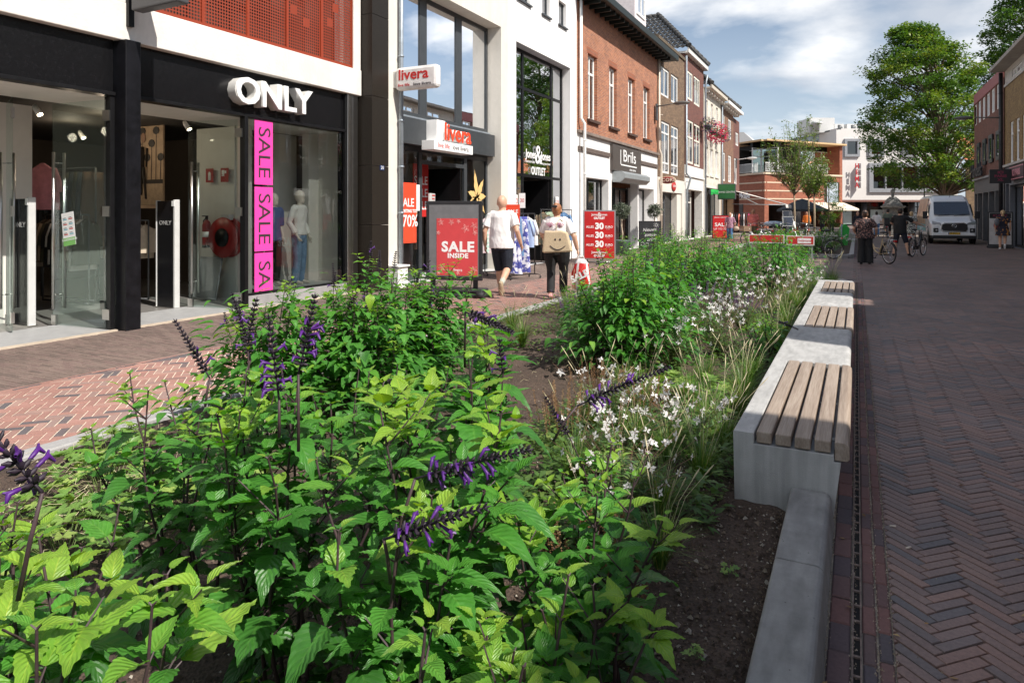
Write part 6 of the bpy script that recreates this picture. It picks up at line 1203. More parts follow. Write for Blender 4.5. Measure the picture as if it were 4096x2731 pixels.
def person(loc, rz, label, H=1.75, fat=1., belly=0., pose={}, top=None, sleeve=.55, bottom=None, leg=.95, shoes=None, skin=SKIN, hair=None, hairstyle='short', voxel=.011, female=False, skirt=None, grp=None, name='person', hemz=.86, face=True, cat='person', sock=None):
    P = dict(BASE); P.update(pose); e = empty(name, loc, rz, label, cat, grp); s_ = H/1.75; f = fat
    hc = P['head']-V(0, 0, .035); chest = V(0, P['lean']*.6, 1.28); 
    def arm(m, S, add=0., upto=1., hand=True):
        sh, el, wr = P['sh'+S], P['el'+S], P['wr'+S]; k = .5+.5*f
        if upto >= 1: pts = [sh, sh.lerp(el, .5), el, el.lerp(wr, .5), wr]; rs = [.056*k, .048*k, .041*k, .038*k, .028*k]
        elif upto > .5: t = (upto-.5)*2; pts = [sh, sh.lerp(el, .5), el, el.lerp(wr, t)]; rs = [.05*k, .05*k, .042*k, .04*k]
        else: t = upto*2; pts = [sh-V(0, 0, .01), sh.lerp(el, t*.5), sh.lerp(el, t)]; rs = [.048*k, .05*k, .054*k]
        m.tube(pts, [r+add for r in rs], 10)
        if hand and upto >= 1:
            d = (wr-el).normalized(); side = V(0, 1, 0) if abs(d.y) < .8 else V(0, 0, 1); side = (side-d*side.dot(d)).normalized(); nrm = d.cross(side); cup = nrm*(1 if (S == 'R') == (nrm.x < 0) else -1)
            p = wr+d*.045; m.tube([wr, wr+d*.03, wr+d*.085], [.027, .032, .036], 8, flat=.62)
            for i in range(4):
                b = wr+d*.08+side*(.028-.019*i); l = (.034, .04, .037, .029)[i]
                m.tube([b, b+d*l+cup*.006, b+d*l*1.55+cup*.022, b+d*l*1.8+cup*.036], [.0095, .009, .008, .007], 6)
            b = wr+d*.025+side*.03; m.tube([b, b+d*.03+side*.018+cup*.01, b+d*.055+side*.02+cup*.02], [.012, .01, .008], 6)
    def legm(m, S, add=0., upto=1., foot=True):
        hp, kn, an, to = P['hip'+S], P['knee'+S], P['ank'+S], P['toe'+S]; k = .45+.55*f
        if upto >= 1: pts = [hp, hp.lerp(kn, .5), kn, kn.lerp(an, .35), an]; rs = [.092*k, .078*k, .056*k, .056*k, .037*k]
        elif upto > .5: t = (upto-.5)*2; pts = [hp, hp.lerp(kn, .5), kn, kn.lerp(an, t)]; rs = [.092*k, .08*k, .062*k, .058*k]
        else: pts = [hp, hp.lerp(kn, upto), hp.lerp(kn, 2*upto)]; rs = [.092*k, .086*k, .082*k]
        m.tube(pts, [r+add for r in rs], 12)
        if foot and upto >= 1: m.tube([an-(to-an)*.12, an.lerp(to, .45)-V(0, 0, .01), to], [.036, .034, .022], 8)
    def torso(m, add=0., z0=.84, z1=1.50, flare=0.):
        w = f; hipw = (.175 if female else .155)*w; wai = (.13 if female else .15)*w; ch = .165*(.6+.4*w); dp = .105*(.5+.5*w)
        R_ = [(z0, hipw+flare, dp+.005+flare*.7), (.93, hipw+flare*.6, dp+.01+flare*.4), (1.05, wai+.6*flare+.012, dp+belly*.8), (1.15, wai+.01, dp+belly), (1.27, ch, dp), (1.38, ch+.02, dp-.012), (1.44, .165, .085), (1.485, .09, .064), (1.52, .052, .054)]
        R_ = [(z, a, b) for z, a, b in R_ if z0-1e-6 <= z <= z1]
        ringloft(m, [((0, P['lean']*(z-.9)+(belly*.4 if 1 < z < 1.2 else 0), z), a+add, b+add) for z, a, b in R_], 18)
        for S in 'LR': m.ell(P['sh'+S].lerp(V(0, 0, 1.41), .2), .06+add, .058+add, .056+add, 10)
    m = MB()
    torso(m); 
    for S in 'LR': arm(m, S); legm(m, S)
    nk = V(0, P['lean']*.55, 1.44); m.tube([nk, nk.lerp(hc-V(0, 0, .08), .5), hc-V(0, .0, .06)], [.062*(.5+.5*f), .055*(.6+.4*f), .055], 10)
    m.ell(hc+V(0, -.01, .03), .088, .106, .117, 16); m.ell(hc+V(0, .018, -.045), .064, .076, .082, 14)
    if face:
        m.tube([hc+V(0, .085, .02), hc+V(0, .108, -.022), hc+V(0, .09, -.032)], [.008, .014, .01], 8); m.ell(hc+V(0, .075, -.062), .024, .014, .008, 8)
        for sx in (-1, 1): m.ell(hc+V(sx*.085, -.012, -.005), .011, .02, .032, 8)
    o = m.build('body', skin, e); fuse(o, voxel, 3)
    if face:
        m = MB()
        for sx in (-1, 1): m.ell(hc+V(sx*.03, .083, .012), .012, .008, .007, 8)
        m.build('eyes', mat('eye_dark', (.03, .02, .018), .3), e)
    if top:
        m = MB(); torso(m, .016, hemz if hemz > .84 else .84, 1.485, .014)
        if hemz < .84: ringloft(m, [((0, 0, hemz), .19*f, .13*f), ((0, 0, .86), .185*f, .125*f), ((0, 0, .95), .17*f, .11*f)], 16)
        for S in 'LR': arm(m, S, .017 if sleeve < .9 else .012, sleeve, False) if sleeve < 1 else arm(m, S, .013, .99, False)
        crease(fuse(m.build('top', top, e), voxel, 2), .006)
    if bottom:
        m = MB(); ringloft(m, [((0, 0, .80), .15*f, .10*f), ((0, 0, .88), (.185 if female else .168)*f, .125*(.5+.5*f)), ((0, 0, .97), (.168 if female else .165)*f, .115*(.5+.5*f)), ((0, 0, 1.0), .155*f, .105*(.5+.5*f))], 16)
        for S in 'LR': legm(m, S, .005 if P.get('tight') else .012, min(.99, leg), False)
        if P.get('tight'):
            for S in 'LR': m.tube([P['hip'+S], P['hip'+S].lerp(P['knee'+S], .45), P['hip'+S].lerp(P['knee'+S], .9)], [.145, .125, .075], 12)
        if P.get('wide'): 
            for S in 'LR': k_, a_ = P['knee'+S], P['ank'+S]; m.tube([P['hip'+S], k_, a_-V(0, 0, .03)], [.09*f, .078*f, .082*f], 12)
        crease(fuse(m.build('trousers', bottom, e), voxel, 2), .004 if P.get('tight') else .006)
    if skirt:
        m = MB(); ringloft(m, [((0, 0, skirt[1]), .25*f, .19*f), ((0, 0, .8), .21*f, .15*f), ((0, 0, 1.05), .15*f, .11*f)], 20); fuse(m.build('skirt', skirt[0], e), voxel, 2)
    if shoes:
        for S in 'LR':
            an, to = P['ank'+S], P['toe'+S]; d = (to-an); m = MB(); hd = V(0, 0, -.045) if abs(d.z) < abs(d.y) else V(0, -.03, .0)
            m.tube([an-d*.22+hd*.6, an+hd*.5+d*.1, an.lerp(to, .6)+hd*.2, to+d*.05], [.036, .045, .042, .028], 10)
            fuse(m.build('shoe', shoes, e), voxel*.8, 1)
    if sock:
        for S in 'LR':
            k_, a_ = P['knee'+S], P['ank'+S]; m = MB(); m.tube([a_, a_.lerp(k_, .3)], [.044, .052], 10); m.build('sock', sock, e)
    if hair:
        m = MB(); m.ell(hc+V(0, -.018, .045), .091, .104, .097, 14)
        if hairstyle in ('bob', 'curly'): m.ell(hc+V(0, -.035, -.01), .092, .08, .105, 12); m.ell(hc+V(0, -.03, -.07), .085, .06, .06, 12)
        if hairstyle == 'bun': m.ell(hc+V(0, -.03, -.005), .086, .086, .10, 12); m.ell(hc+V(.01, -.11, .03), .055, .045, .065, 10); m.ell(hc+V(-.01, -.08, .10), .035, .03, .05, 8)
        if hairstyle == 'pony': m.tube([hc+V(0, -.1, .06), hc+V(0, -.16, 0), hc+V(0, -.14, -.14)], [.03, .045, .02], 8)
        if hairstyle == 'short': m.ell(hc+V(0, -.035, .0), .086, .08, .08, 12)
        o = m.build('hair', hair, e); fuse(o, min(voxel, .01), 1)
        if face and hairstyle == 'bun': q = MB(); q.box(-.05, -.155, 1.66, .05, -.135, 1.70); q.build('hair_clip', BLACKP, e, bevel=.01)
    e.scale = (s_,)*3
    return e
WT = mat('cotton_white', (.80, .78, .77), .85, var=.04, scale=7, bump=.8, bscale=9)
NAVY = mat('navy_cloth', (.015, .018, .03), .85, var=.3, scale=30); BLK = mat('black_cloth', (.012, .012, .013), .8, var=.2)
SKL = mat('light_skin', (.60, .35, .24), .5, var=.07, scale=25); SKT = mat('tanned_skin', (.42, .21, .13), .5, var=.08, scale=25)
walkR = dict(kneeR=V(.10,.02,.50), ankR=V(.07,-.30,.25), toeR=V(.06,-.24,.06), kneeL=V(-.09,.13,.50), ankL=V(-.08,.22,.09), toeL=V(-.09,.42,.04))
man = person((-6.05, 11.55, 0), radians(12), 'bald man in white t-shirt and navy shorts walking away past the display board', 1.93, 1.26, .02, dict(walkR, elL=V(-.30,-.04,1.13), wrL=V(-.31,.03,.88), elR=V(.29,-.08,1.14), wrR=V(.33,.04,.91)), WT, .36, mat('navy_shorts', (.012, .016, .028), .85, var=.4, scale=40), .56, mat('tan_shoe', (.36, .27, .18), .7), SKL, sock=mat('grey_sock', (.45, .48, .42), .8), hemz=.84)
q = MB(); w_ = V(-.31, .03, .88); q.tube([w_+V(0, 0, .045), w_+V(0, 0, .02)], [.040, .040], 12); q.build('wrist_watch', STEEL, man)
TEE = mat('cotton_white2', (.80, .76, .75), .85, var=.04, scale=7, bump=.8, bscale=9)
wom = person((-5.0, 11.75, 0), radians(8), 'woman in white t-shirt and black leggings with a smiling tote bag walking away', 1.79, 1.36, .0, dict(tight=1, hipL=V(-.115,0,.9), hipR=V(.115,0,.9), kneeL=V(-.10,-.02,.50), ankL=V(-.07,-.16,.10), toeL=V(-.08,.04,.03), kneeR=V(.10,.12,.50), ankR=V(.08,.16,.09), toeR=V(.09,.34,.03), elR=V(.33,-.02,1.14), wrR=V(.37,.06,.90), elL=V(-.29,.05,1.16), wrL=V(-.24,.22,1.02), head=V(0, .02, 1.64)), TEE, .42, BLK, .97, mat('pink_shoe', (.65, .33, .32), .7), SKL, mat('auburn_hair', (.30, .12, .05), .45, var=.5, scale=60, bump=.6, bscale=90), 'bun', female=True, hemz=.86)
q = MB()
for sx in (-1, 1):
    for k in range(6): a = radians(35+20*k); q.tube([(sx*.09, -.135, 1.30), (sx*.09+.10*cos(a), -.128, 1.30+.10*sin(a))], [.003, .008], 5)
q.build('shirt_print', mat('mauve_print', (.42, .18, .25), .7), wom)
JUTE = mat('jute', (.60, .47, .31), .9, var=.12, scale=60, bump=.5, bscale=220)
tb_ = empty('tote_bag', (-4.88, 11.46, 0), radians(10), 'beige jute tote bag with a black smiling face on the woman shoulder', 'bag')
q = MB(); q.prism([(-.24, .87), (.30, .90), (.30, .93), (.21, 1.25), (.1, 1.28), (-.05, 1.27), (-.21, 1.28), (-.25, .90)], lambda a, b_, t: (a, t, b_), -.10, .02); q.build('bag_body', JUTE, tb_, bevel=.035)
q = MB(); q.tube([(.0, -.06, 1.25), (.01, -.05, 1.40), (.05, .03, 1.49), (.08, .14, 1.44)], .014, 6, flat=.5); q.build('strap', JUTE, tb_)
q = MB(); q.ell((.0, -.104, 1.12), .017, .004, .022, 10); q.ell((.09, -.104, 1.12), .017, .004, .022, 10); q.tube([(-.10+.29*t, -.104, 1.01-.075*sin(pi*t)) for t in [i/10 for i in range(11)]], [.004]+[.008]*9+[.004], 6); q.build('smile_print', INK, tb_)
q = MB(); CBR = mat('carrier_red', (.60, .02, .02), .4); n = 14
sb = empty('shopping_bag', (-4.50, 11.72, 0), radians(6), 'crumpled red and white plastic shopping bag hanging from the woman hand', 'bag')
rings = []
for i, (z, rx, ry) in enumerate(((.20, .05, .05), (.21, .16, .09), (.34, .19, .11), (.5, .17, .10), (.62, .145, .08), (.68, .13, .06), (.76, .06, .04))): rings.append(((0, 0, z), rx, ry))
ringloft(q, rings, 18); rr = random.Random(3); q.v = [(x*(1+rr.uniform(-.12, .12)), y*(1+rr.uniform(-.25, .25)), z+rr.uniform(-.012, .012)) for x, y, z in q.v]
q.m = [1 if i % 18 in (4, 12, 16) or i >= 18*5 else 0 for i in range(len(q.m))]; q.build('bag_body', [CBR, mat('carrier_white', (.78, .75, .74), .35)], sb, recalc=False)
q = MB()
for sx in (-1, 1): q.tube([(sx*.07, 0, .74), (sx*.02, .02, .83), (.0, .03, .87)], .008, 5)
q.build('handle', mat('carrier_white', (0, 0, 0)), sb); text('SALE', .12, (0, -.125, .45), WTXT, sb, right=(.9, 0, .45), up=(-.45, 0, .9), ext=.001, off=.008)
FLO = blotch('floral_dark', (.02, .015, .018), (.32, .17, .14), 26, .56, .03)
person((.23, 24.05, 0), radians(3), 'woman in floral top and wide black trousers holding a cream bicycle, seen from behind', 1.68, 1.42, .01, dict(wide=1, elR=V(.32,-.04,1.16), wrR=V(.33,.14,.97), elL=V(-.33,-.05,1.16), wrL=V(-.30,.16,1.05), ankL=V(-.11,-.02,.07), ankR=V(.13,-.02,.07), kneeR=V(.12,.02,.5)), FLO, .42, BLK, .97, BLK, SKL, mat('brown_hair', (.07, .035, .02), .5, var=.4, scale=50), 'bun', female=True, hemz=.84, voxel=.014)
person((1.42, 28.9, 0), radians(-5), 'man in black t-shirt and dark shorts pushing a black bicycle', 1.78, 1.2, .02, dict(kneeL=V(-.14,.05,.5), ankL=V(-.2,.02,.09), toeL=V(-.22,.2,.03), kneeR=V(.2,.08,.5), ankR=V(.27,.02,.1), toeR=V(.29,.2,.04), elR=V(.42,.12,1.24), wrR=V(.66,.32,1.13), elL=V(-.28,.08,1.2), wrL=V(-.15,.2,1.1)), BLK, .42, NAVY, .52, BLK, SKL, mat('dark_brown_hair', (.035, .022, .015), .6), 'short', voxel=.014, hemz=.84)
GRYH = mat('grey_hair', (.42, .4, .38), .6)
person((-5.95, 37.2, 0), pi, 'grey haired woman in purple blouse and blue cropped jeans walking towards us', 1.62, 1.1, .01, dict(kneeL=V(-.1,.1,.5), ankL=V(-.1,.15,.09)), blotch('purple_floral', (.22, .1, .18), (.5, .3, .35), 24), .45, mat('blue_jeans', (.07, .17, .33), .8), .8, WT, SKT, GRYH, 'curly', voxel=.018, female=True)
person((-5.1, 39.6, 0), pi, 'large bald man in a salmon pink t-shirt walking towards us', 1.80, 1.35, .05, {}, mat('salmon', (.65, .17, .15), .8), .45, mat('khaki', (.12, .1, .06), .8), .6, BLK, SKT, voxel=.018)
person((.05, 47.8, 0), pi, 'woman with curly auburn hair in navy clothes walking towards us', 1.68, .95, 0, {}, NAVY, .99, NAVY, .97, BLK, SKL, mat('curly_auburn', (.2, .07, .03), .6), 'curly', voxel=.02, female=True)
person((1.75, 49.0, 0), 0, 'cyclist in a grey green t-shirt with a child seat riding away', 1.85, 1.0, 0, dict(kneeL=V(-.1,.25,.6), ankL=V(-.1,.1,.3), toeL=V(-.1,.28,.24)), mat('sage_tee', (.14, .17, .13), .8), .45, BLK, .6, WT, SKL, mat('dark_hair', (.02, .015, .012), .6), 'short', voxel=.02)
person((2.55, 41.3, 0), .2, 'blonde woman in a black and white patterned dress beyond the man in black', 1.68, 1.05, 0, {}, blotch('bw_print', (.05, .06, .05), (.6, .6, .55), 18), .4, None, .9, WT, SKT, mat('blond', (.55, .38, .2), .6), 'bob', voxel=.02, female=True, skirt=(blotch('bw_print', (0, 0, 0), (0, 0, 0), 18), .55))
person((1.2, 52.5, 0), 0, 'dark haired person in white shirt and blue jeans far down the street', 1.7, 1.0, 0, {}, WT, .6, mat('blue_jeans', (0, 0, 0)), .97, BLK, SKL, mat('dark_hair', (0, 0, 0)), 'bob', voxel=.022)
person((-1.75, 58, 0), pi, 'person in black with sunglasses standing left of the green litter bin', 1.78, 1.15, 0, {}, BLK, .5, NAVY, .97, BLK, SKL, mat('dark_hair', (0, 0, 0)), 'short', voxel=.022)
person((-2.35, 57.4, 0), pi-.5, 'second person in black behind the small evergreen tree', 1.72, 1.15, 0, {}, BLK, .6, NAVY, .97, BLK, SKT, mat('dark_hair', (0, 0, 0)), 'short', voxel=.022)
person((-3.4, 56.5, 0), pi, 'person in a bright orange jacket behind the young trees', 1.68, 1.1, 0, {}, mat('orange_jacket', (.75, .2, .03), .8), .9, BLK, .97, BLK, SKT, mat('dark_hair', (0, 0, 0)), 'short', voxel=.022)
person((5.68, 36.2, 0), -.1, 'blonde ponytail woman in a colourful black dress walking on the right pavement', 1.72, 1.15, 0, dict(kneeR=V(.08,.0,.5), ankR=V(.06,-.22,.22), toeR=V(.06,-.17,.05)), blotch('tropical_print', (.015, .015, .03), (.5, .2, .04), 9, .58, .03), .4, None, .9, mat('white_sneaker', (.75, .75, .75), .6), SKL, mat('blond', (0, 0, 0)), 'pony', voxel=.015, female=True, skirt=(blotch('tropical_print', (0, 0, 0), (0, 0, 0), 9), .62))
bp = MB(); bp.ell((-.2, -.12, 1.2), .1, .09, .17, 10); tag(bp.build('backpack', mat('grey_bag', (.14, .15, .17), .8), loc=(5.63, 36.1, 0)), 'small grey backpack on the shoulder of the blonde woman at right', 'bag')
hb = MB(); hb.ell((0, 0, .78), .15, .07, .13, 12); hb.tube([(-.1, 0, .85), (0, .02, 1.1), (.1, 0, .85)], .012, 6); tag(hb.build('handbag', mat('beige_bag', (.5, .4, .3), .6), loc=(-5.62, 37.1, 0)), 'beige handbag carried by the grey haired woman', 'bag')
# window mannequin
MSK = mat('mannequin_cream', (.68, .62, .54), .4, var=.02)
mq = person((-9.62, 9.92, .22), -pi/2+.25, 'white faceless window mannequin in a white blouse and wide blue jeans', 1.80, .88, 0, dict(wide=1, elL=V(-.25,-.04,1.16), wrL=V(-.26,.06,.9), elR=V(.25,-.06,1.16), wrR=V(.22,.08,.93), head=V(0, .02, 1.66)), mat('blouse_white', (.8, .79, .76), .8, var=.03, bump=1, bscale=10), .93, mat('light_jeans', (.16, .27, .42), .85, var=.25, scale=7, bump=.5, bscale=60), .97, None, MSK, None, face=False, female=True, name='mannequin', cat='mannequin', hemz=.93, voxel=.012)
m2 = person((-9.72, 9.36, .22), -pi/2, 'window mannequin half hidden behind the pink sale banner', 1.75, .85, 0, dict(elL=V(-.22,-.04,1.14), wrL=V(-.2,.06,.9), elR=V(.22,-.04,1.14), wrR=V(.2,.06,.9)), mat('blue_top', (.08, .12, .3), .8), .5, BLK, .97, None, MSK, None, face=False, female=True, name='mannequin', cat='mannequin', voxel=.016)
# shop dummy inside
m3 = person((-12.8, 6.05, .75), -pi/2, 'headless torso mannequin in a cream jacket above the shop table', 1.4, .9, 0, {}, mat('cream_jacket', (.6, .52, .4), .8), .93, None, .9, None, MSK, None, face=False, female=True, name='mannequin', cat='mannequin', voxel=.016)
# ================= bicycles =================
def bicycle(rear, front, label, frame, step=True, saddle=BLACKP, rack_=True, crate=False, grp=None, tyre=RUB, lean=0, child=False, z=0, fine=True):
    r = Vector((*rear, 0)); f_ = Vector((*front, 0)); d = (f_-r); d.normalize(); e = empty('bicycle', (r.x, r.y, z), atan2(d.y, d.x), label, 'bicycle', grp); WB = 1.12; RR = .34
    e.rotation_euler = (lean, 0, atan2(d.y, d.x))
    for wx in (0, WB):
        q = MB(); q.torus((wx, 0, RR), RR-.02, .02, 'y', 36, 8); w = q.build('wheel', tyre, e)
        q = MB(); q.torus((wx, 0, RR), RR-.045, .011, 'y', 32, 5); q.build('rim', CHROME, w)
        q = MB(); q.tube([(wx, -.04, RR), (wx, .04, RR)], .025, 8)
        for k in range(18): a = 2*pi*k/18; q.tube([(wx, .02*(-1)**k, RR), (wx+(RR-.045)*cos(a), 0, RR+(RR-.045)*sin(a))], .0016, 3, caps=False)
        q.build('spokes', CHROME, w)
        q = MB(); pts = [(wx+(RR+.03)*cos(a), 0, RR+(RR+.03)*sin(a)) for a in [radians(x) for x in (range(-15, 176, 15) if wx == 0 else range(10, 150, 14))]]
        q.tube(pts[::1], .022, 6, flat=.5) ; q.build('mudguard', frame if wx else BLACKP, e)
    BBx, BBz = .46, .29; hx, hz = WB-.16, .84; sx, sz = .30, .80
    q = MB(); q.tube([(BBx, 0, BBz), (sx, 0, sz)], .017, 8); 
    if step: q.tube([(BBx, 0, BBz+.02), (.66, 0, .36), (hx-.03, 0, hz-.16)], .022, 8); q.tube([(BBx-.05, 0, .45), (.7, 0, .48), (hx-.02, 0, hz-.06)], .014, 8)
    else: q.tube([(BBx, 0, BBz), (hx, 0, hz-.12)], .019, 8); q.tube([(sx+.01, 0, sz-.06), (hx-.01, 0, hz-.02)], .016, 8)
    q.tube([(hx+.03, 0, hz-.16), (hx-.02, 0, hz+.04)], .022, 8)
    for s_ in (-1, 1): q.tube([(0, s_*.05, RR), (BBx, s_*.03, BBz)], .010, 6); q.tube([(0, s_*.05, RR), (sx+.03, s_*.02, sz-.1)], .009, 6)
    q.build('frame', frame, e)
    q = MB()
    for s_ in (-1, 1): q.tube([(WB, s_*.05, RR), (WB-.05, s_*.05, RR+.33), (hx+.04, s_*.02, hz-.16)], .012, 6)
    q.build('fork', frame if not step else CHROME, e)
    q = MB(); q.tube([(sx, 0, sz), (sx-.04, 0, .95)], .013, 8); q.tube([(hx-.02, 0, hz+.04), (hx-.06, 0, 1.05)], .012, 8); q.tube([(hx-.28, .28, 1.08), (hx-.12, .24, 1.10), (hx-.02, .1, 1.07), (hx-.02, -.1, 1.07), (hx-.12, -.24, 1.10), (hx-.28, -.28, 1.08)], .011, 8); q.build('handlebar', CHROME, e)
    q = MB()
    for s_ in (-1, 1): q.tube([(hx-.29, s_*.285, 1.08), (hx-.17, s_*.25, 1.095)], .017, 8)
    q.build('grip', BLACKP, e)
    q = MB(); q.ell((sx-.08, 0, .985), .13, .10, .035, 14); q.ell((sx+.06, 0, .98), .10, .035, .028, 10); fuse(q.build('saddle', saddle, e), .012, 2)
    q = MB(); q.box(-.02, -.045, .25, .52, -.032, .40); q.build('chain_case', BLACKP, e, bevel=.02)
    for s_ in (-1, 1): q = MB(); q.tube([(BBx, s_*.07, BBz), (BBx+s_*.11, s_*.08, BBz-s_*.13)], .009, 6); q.box(BBx+s_*.11-.05, s_*.08, BBz-s_*.13-.012, BBx+s_*.11+.05, s_*.08+s_*.09, BBz-s_*.13+.012); q.build('pedal', BLACKP, e)
    if rack_:
        q = MB()
        for s_ in (-1, 1): q.tube([(sx-.06, s_*.05, .78), (-.26, s_*.06, .76)], .007, 5); q.tube([(0, s_*.06, RR), (-.05, s_*.065, .76)], .007, 5); q.tube([(0, s_*.06, RR), (-.18, s_*.065, .76)], .007, 5)
        for k in range(3): q.tube([(-.02-.1*k, -.06, .765), (-.02-.1*k, .06, .765)], .006, 5)
        q.build('luggage_rack', CHROME if step else BLACKP, e); q = MB(); q.box(-.30, -.05, .70, -.27, .05, .75); q.build('rear_light', mat('tail_red', (.5, .01, .01), .2), e)
    q = MB(); q.lathe([(.02, 0), (.035, .03), (.03, .04)], n=10); q.v = [(hx+.08+z_, y, .92+x) for x, y, z_ in q.v]; q.build('headlamp', CHROME, e)
    q = MB(); q.tube([(.12, -.06, .32), (.05, -.16, .02)], .008, 5); q.build('kickstand', CHROME, e)
    if crate:
        q = MB(); 
        for k in range(4): q.box(hx+.02, -.2, .72+k*.065, hx+.42, -.19, .77+k*.065); q.box(hx+.02, .19, .72+k*.065, hx+.42, .2, .77+k*.065); q.box(hx+.02, -.19, .72+k*.065, hx+.03, .19, .77+k*.065); q.box(hx+.41, -.19, .72+k*.065, hx+.42, .19, .77+k*.065)
        q.box(hx+.03, -.19, .71, hx+.41, .19, .72); q.build('crate', mat('crate_wood', (.25, .16, .1), .8), e)
    if child:
        q = MB(); q.box(-.2, -.15, .80, .1, .15, .86); q.box(-.25, -.15, .86, -.18, .15, 1.3); q.build('child_seat', BLACKP, e, bevel=.03)
    return e
BEIGE = mat('beige_frame', (.6, .45, .24), .35, var=.03, coat=.5); BFR = mat('black_frame', (.012, .012, .014), .25, coat=.5); SFR = mat('silver_frame', (.6, .6, .6), .3, .6)
bicycle((.90, 24.35), (.28, 25.3), 'cream framed ladies bicycle held by the woman in wide black trousers', BEIGE)
bicycle((1.80, 28.75), (2.22, 29.8), 'black bicycle pushed by the man in the black t-shirt', BFR)
bicycle((-.72, 26.2), (-1.7, 25.75), 'black bicycle parked by itself at the end of the near planting bed', BFR, step=False)
bicycle((1.7, 48.9), (1.8, 50.0), 'bicycle with black child seat ridden by the cyclist in grey green', SFR, child=True)
bicycle((-3.9, 35.3), (-4.75, 34.6), 'silver bicycle with a wooden front crate, leftmost of the parked bicycles', SFR, crate=True)
for k, (a, b_, c_, lb) in enumerate((((-3.9, 36.6), (-3.2, 35.7), BFR, 'black parked bicycle right behind the silver crate bicycle'), ((-3.2, 36.9), (-2.7, 35.8), SFR, 'silver parked bicycle in the middle of the parked bicycles'), ((-2.7, 37.3), (-2.1, 36.3), BFR, 'black parked bicycle in front of the child windscreen'), ((-1.9, 37.6), (-2.7, 37.0), mat('red_frame', (.4, .03, .03), .3), 'red framed parked bicycle nearest the young trees'), ((-4.6, 38.2), (-4.1, 37.2), BFR, 'black parked bicycle in front of the man in pink'))):
    bicycle(a, b_, lb, c_, step=k % 2 == 1, child=k == 1)
# child windscreen and covers on the bicycles
ws_ = empty('child_windscreen', (-3.0, 36.2, 0), .4, 'clear tilted windscreen with a white rim on the parked bicycles', 'windscreen'); q = MB(); q.add([(-.28, 0, .95), (.28, 0, .95), (.2, .25, 1.7), (-.2, .25, 1.7)], [(0, 1, 2, 3)]); q.build('screen', glass('plastic_screen', clear=.8), ws_); q = MB(); q.tube([(-.28, 0, .95), (.28, 0, .95), (.2, .25, 1.7), (-.2, .25, 1.7), (-.28, 0, .95)], .02, 6); q.build('rim', WPAINT, ws_)
q = MB(); q.torus((0, 0, 0), .2, .05, 'x', 20, 8); q.v = [(x, y*1.3, z*.75) for x, y, z in q.v]; tag(q.build('oval_seat_frame', WPAINT, loc=(-2.7, 35.6, 1.0)), 'white oval child seat frame on the parked bicycles', 'child seat'); q = MB(); q.ell((0, 0, 0), .5, .25, .14, 14); tag(q.build('saddle_cover', mat('pale_blue_cover', (.4, .5, .62), .6, bump=.8, bscale=8), loc=(-3.75, 36.8, 1.05)), 'pale blue cover draped over a parked bicycle', 'cover')
# ================= van =================
van = empty('delivery_van', (4.42, 41.2, 0), radians(2), 'white high roof delivery van with a turquoise side graphic parked facing us', 'van')
VW = mat('van_white', (.80, .82, .84), .25, var=.02, coat=.6); VB = mat('van_black_trim', (.015, .015, .017), .45)
W2_, Lv = 1.02, 6.0
secs = []   # (y, z list) body as loft of cross-sections
def section(y, zt_, zs, wt, wb=W2_): return [(-wb, y, .42), (-wb-.01, y, .75), (-wb, y, zs), (-wt, y, zt_-.12), (-wt+.16, y, zt_), (wt-.16, y, zt_), (wt, y, zt_-.12), (wb, y, zs), (wb+.01, y, .75), (wb, y, .42)]
S_ = [section(0.02, 1.02, .95, .80, .86), section(.10, 1.16, 1.0, .90, .97), section(.62, 1.34, 1.2, .92), section(.72, 1.42, 1.24, .93), section(1.45, 2.28, 1.35, .84), section(1.85, 2.50, 1.4, .83), section(2.4, 2.55, 1.4, .84), section(Lv-.1, 2.55, 1.4, .84), section(Lv, 2.5, 1.4, .82)]
q = MB(); k = 10
for s_ in S_: q.v += s_
for i in range(len(S_)-1):
    for j in range(k): q.f.append([i*k+j, (i+1)*k+j, (i+1)*k+(j+1) % k, i*k+(j+1) % k]); q.m.append(0); q.sm.append(False)
q.f.append(list(range(k))); q.f.append([(len(S_)-1)*k+j for j in range(k)][::-1]); q.m += [0, 0]; q.sm += [False, False]
q.build('body', VW, van, bevel=.045)
q = MB(); q.add([(-.80, .745, 1.475), (.80, .745, 1.475), (.74, 1.35, 2.16), (-.74, 1.35, 2.16)], [(0, 1, 2, 3)]); q.v = [(x, y-.035, z+.03) for x, y, z in q.v]; q.build('windscreen', mat('dark_screen', (.02, .03, .045), .05, coat=1), van)
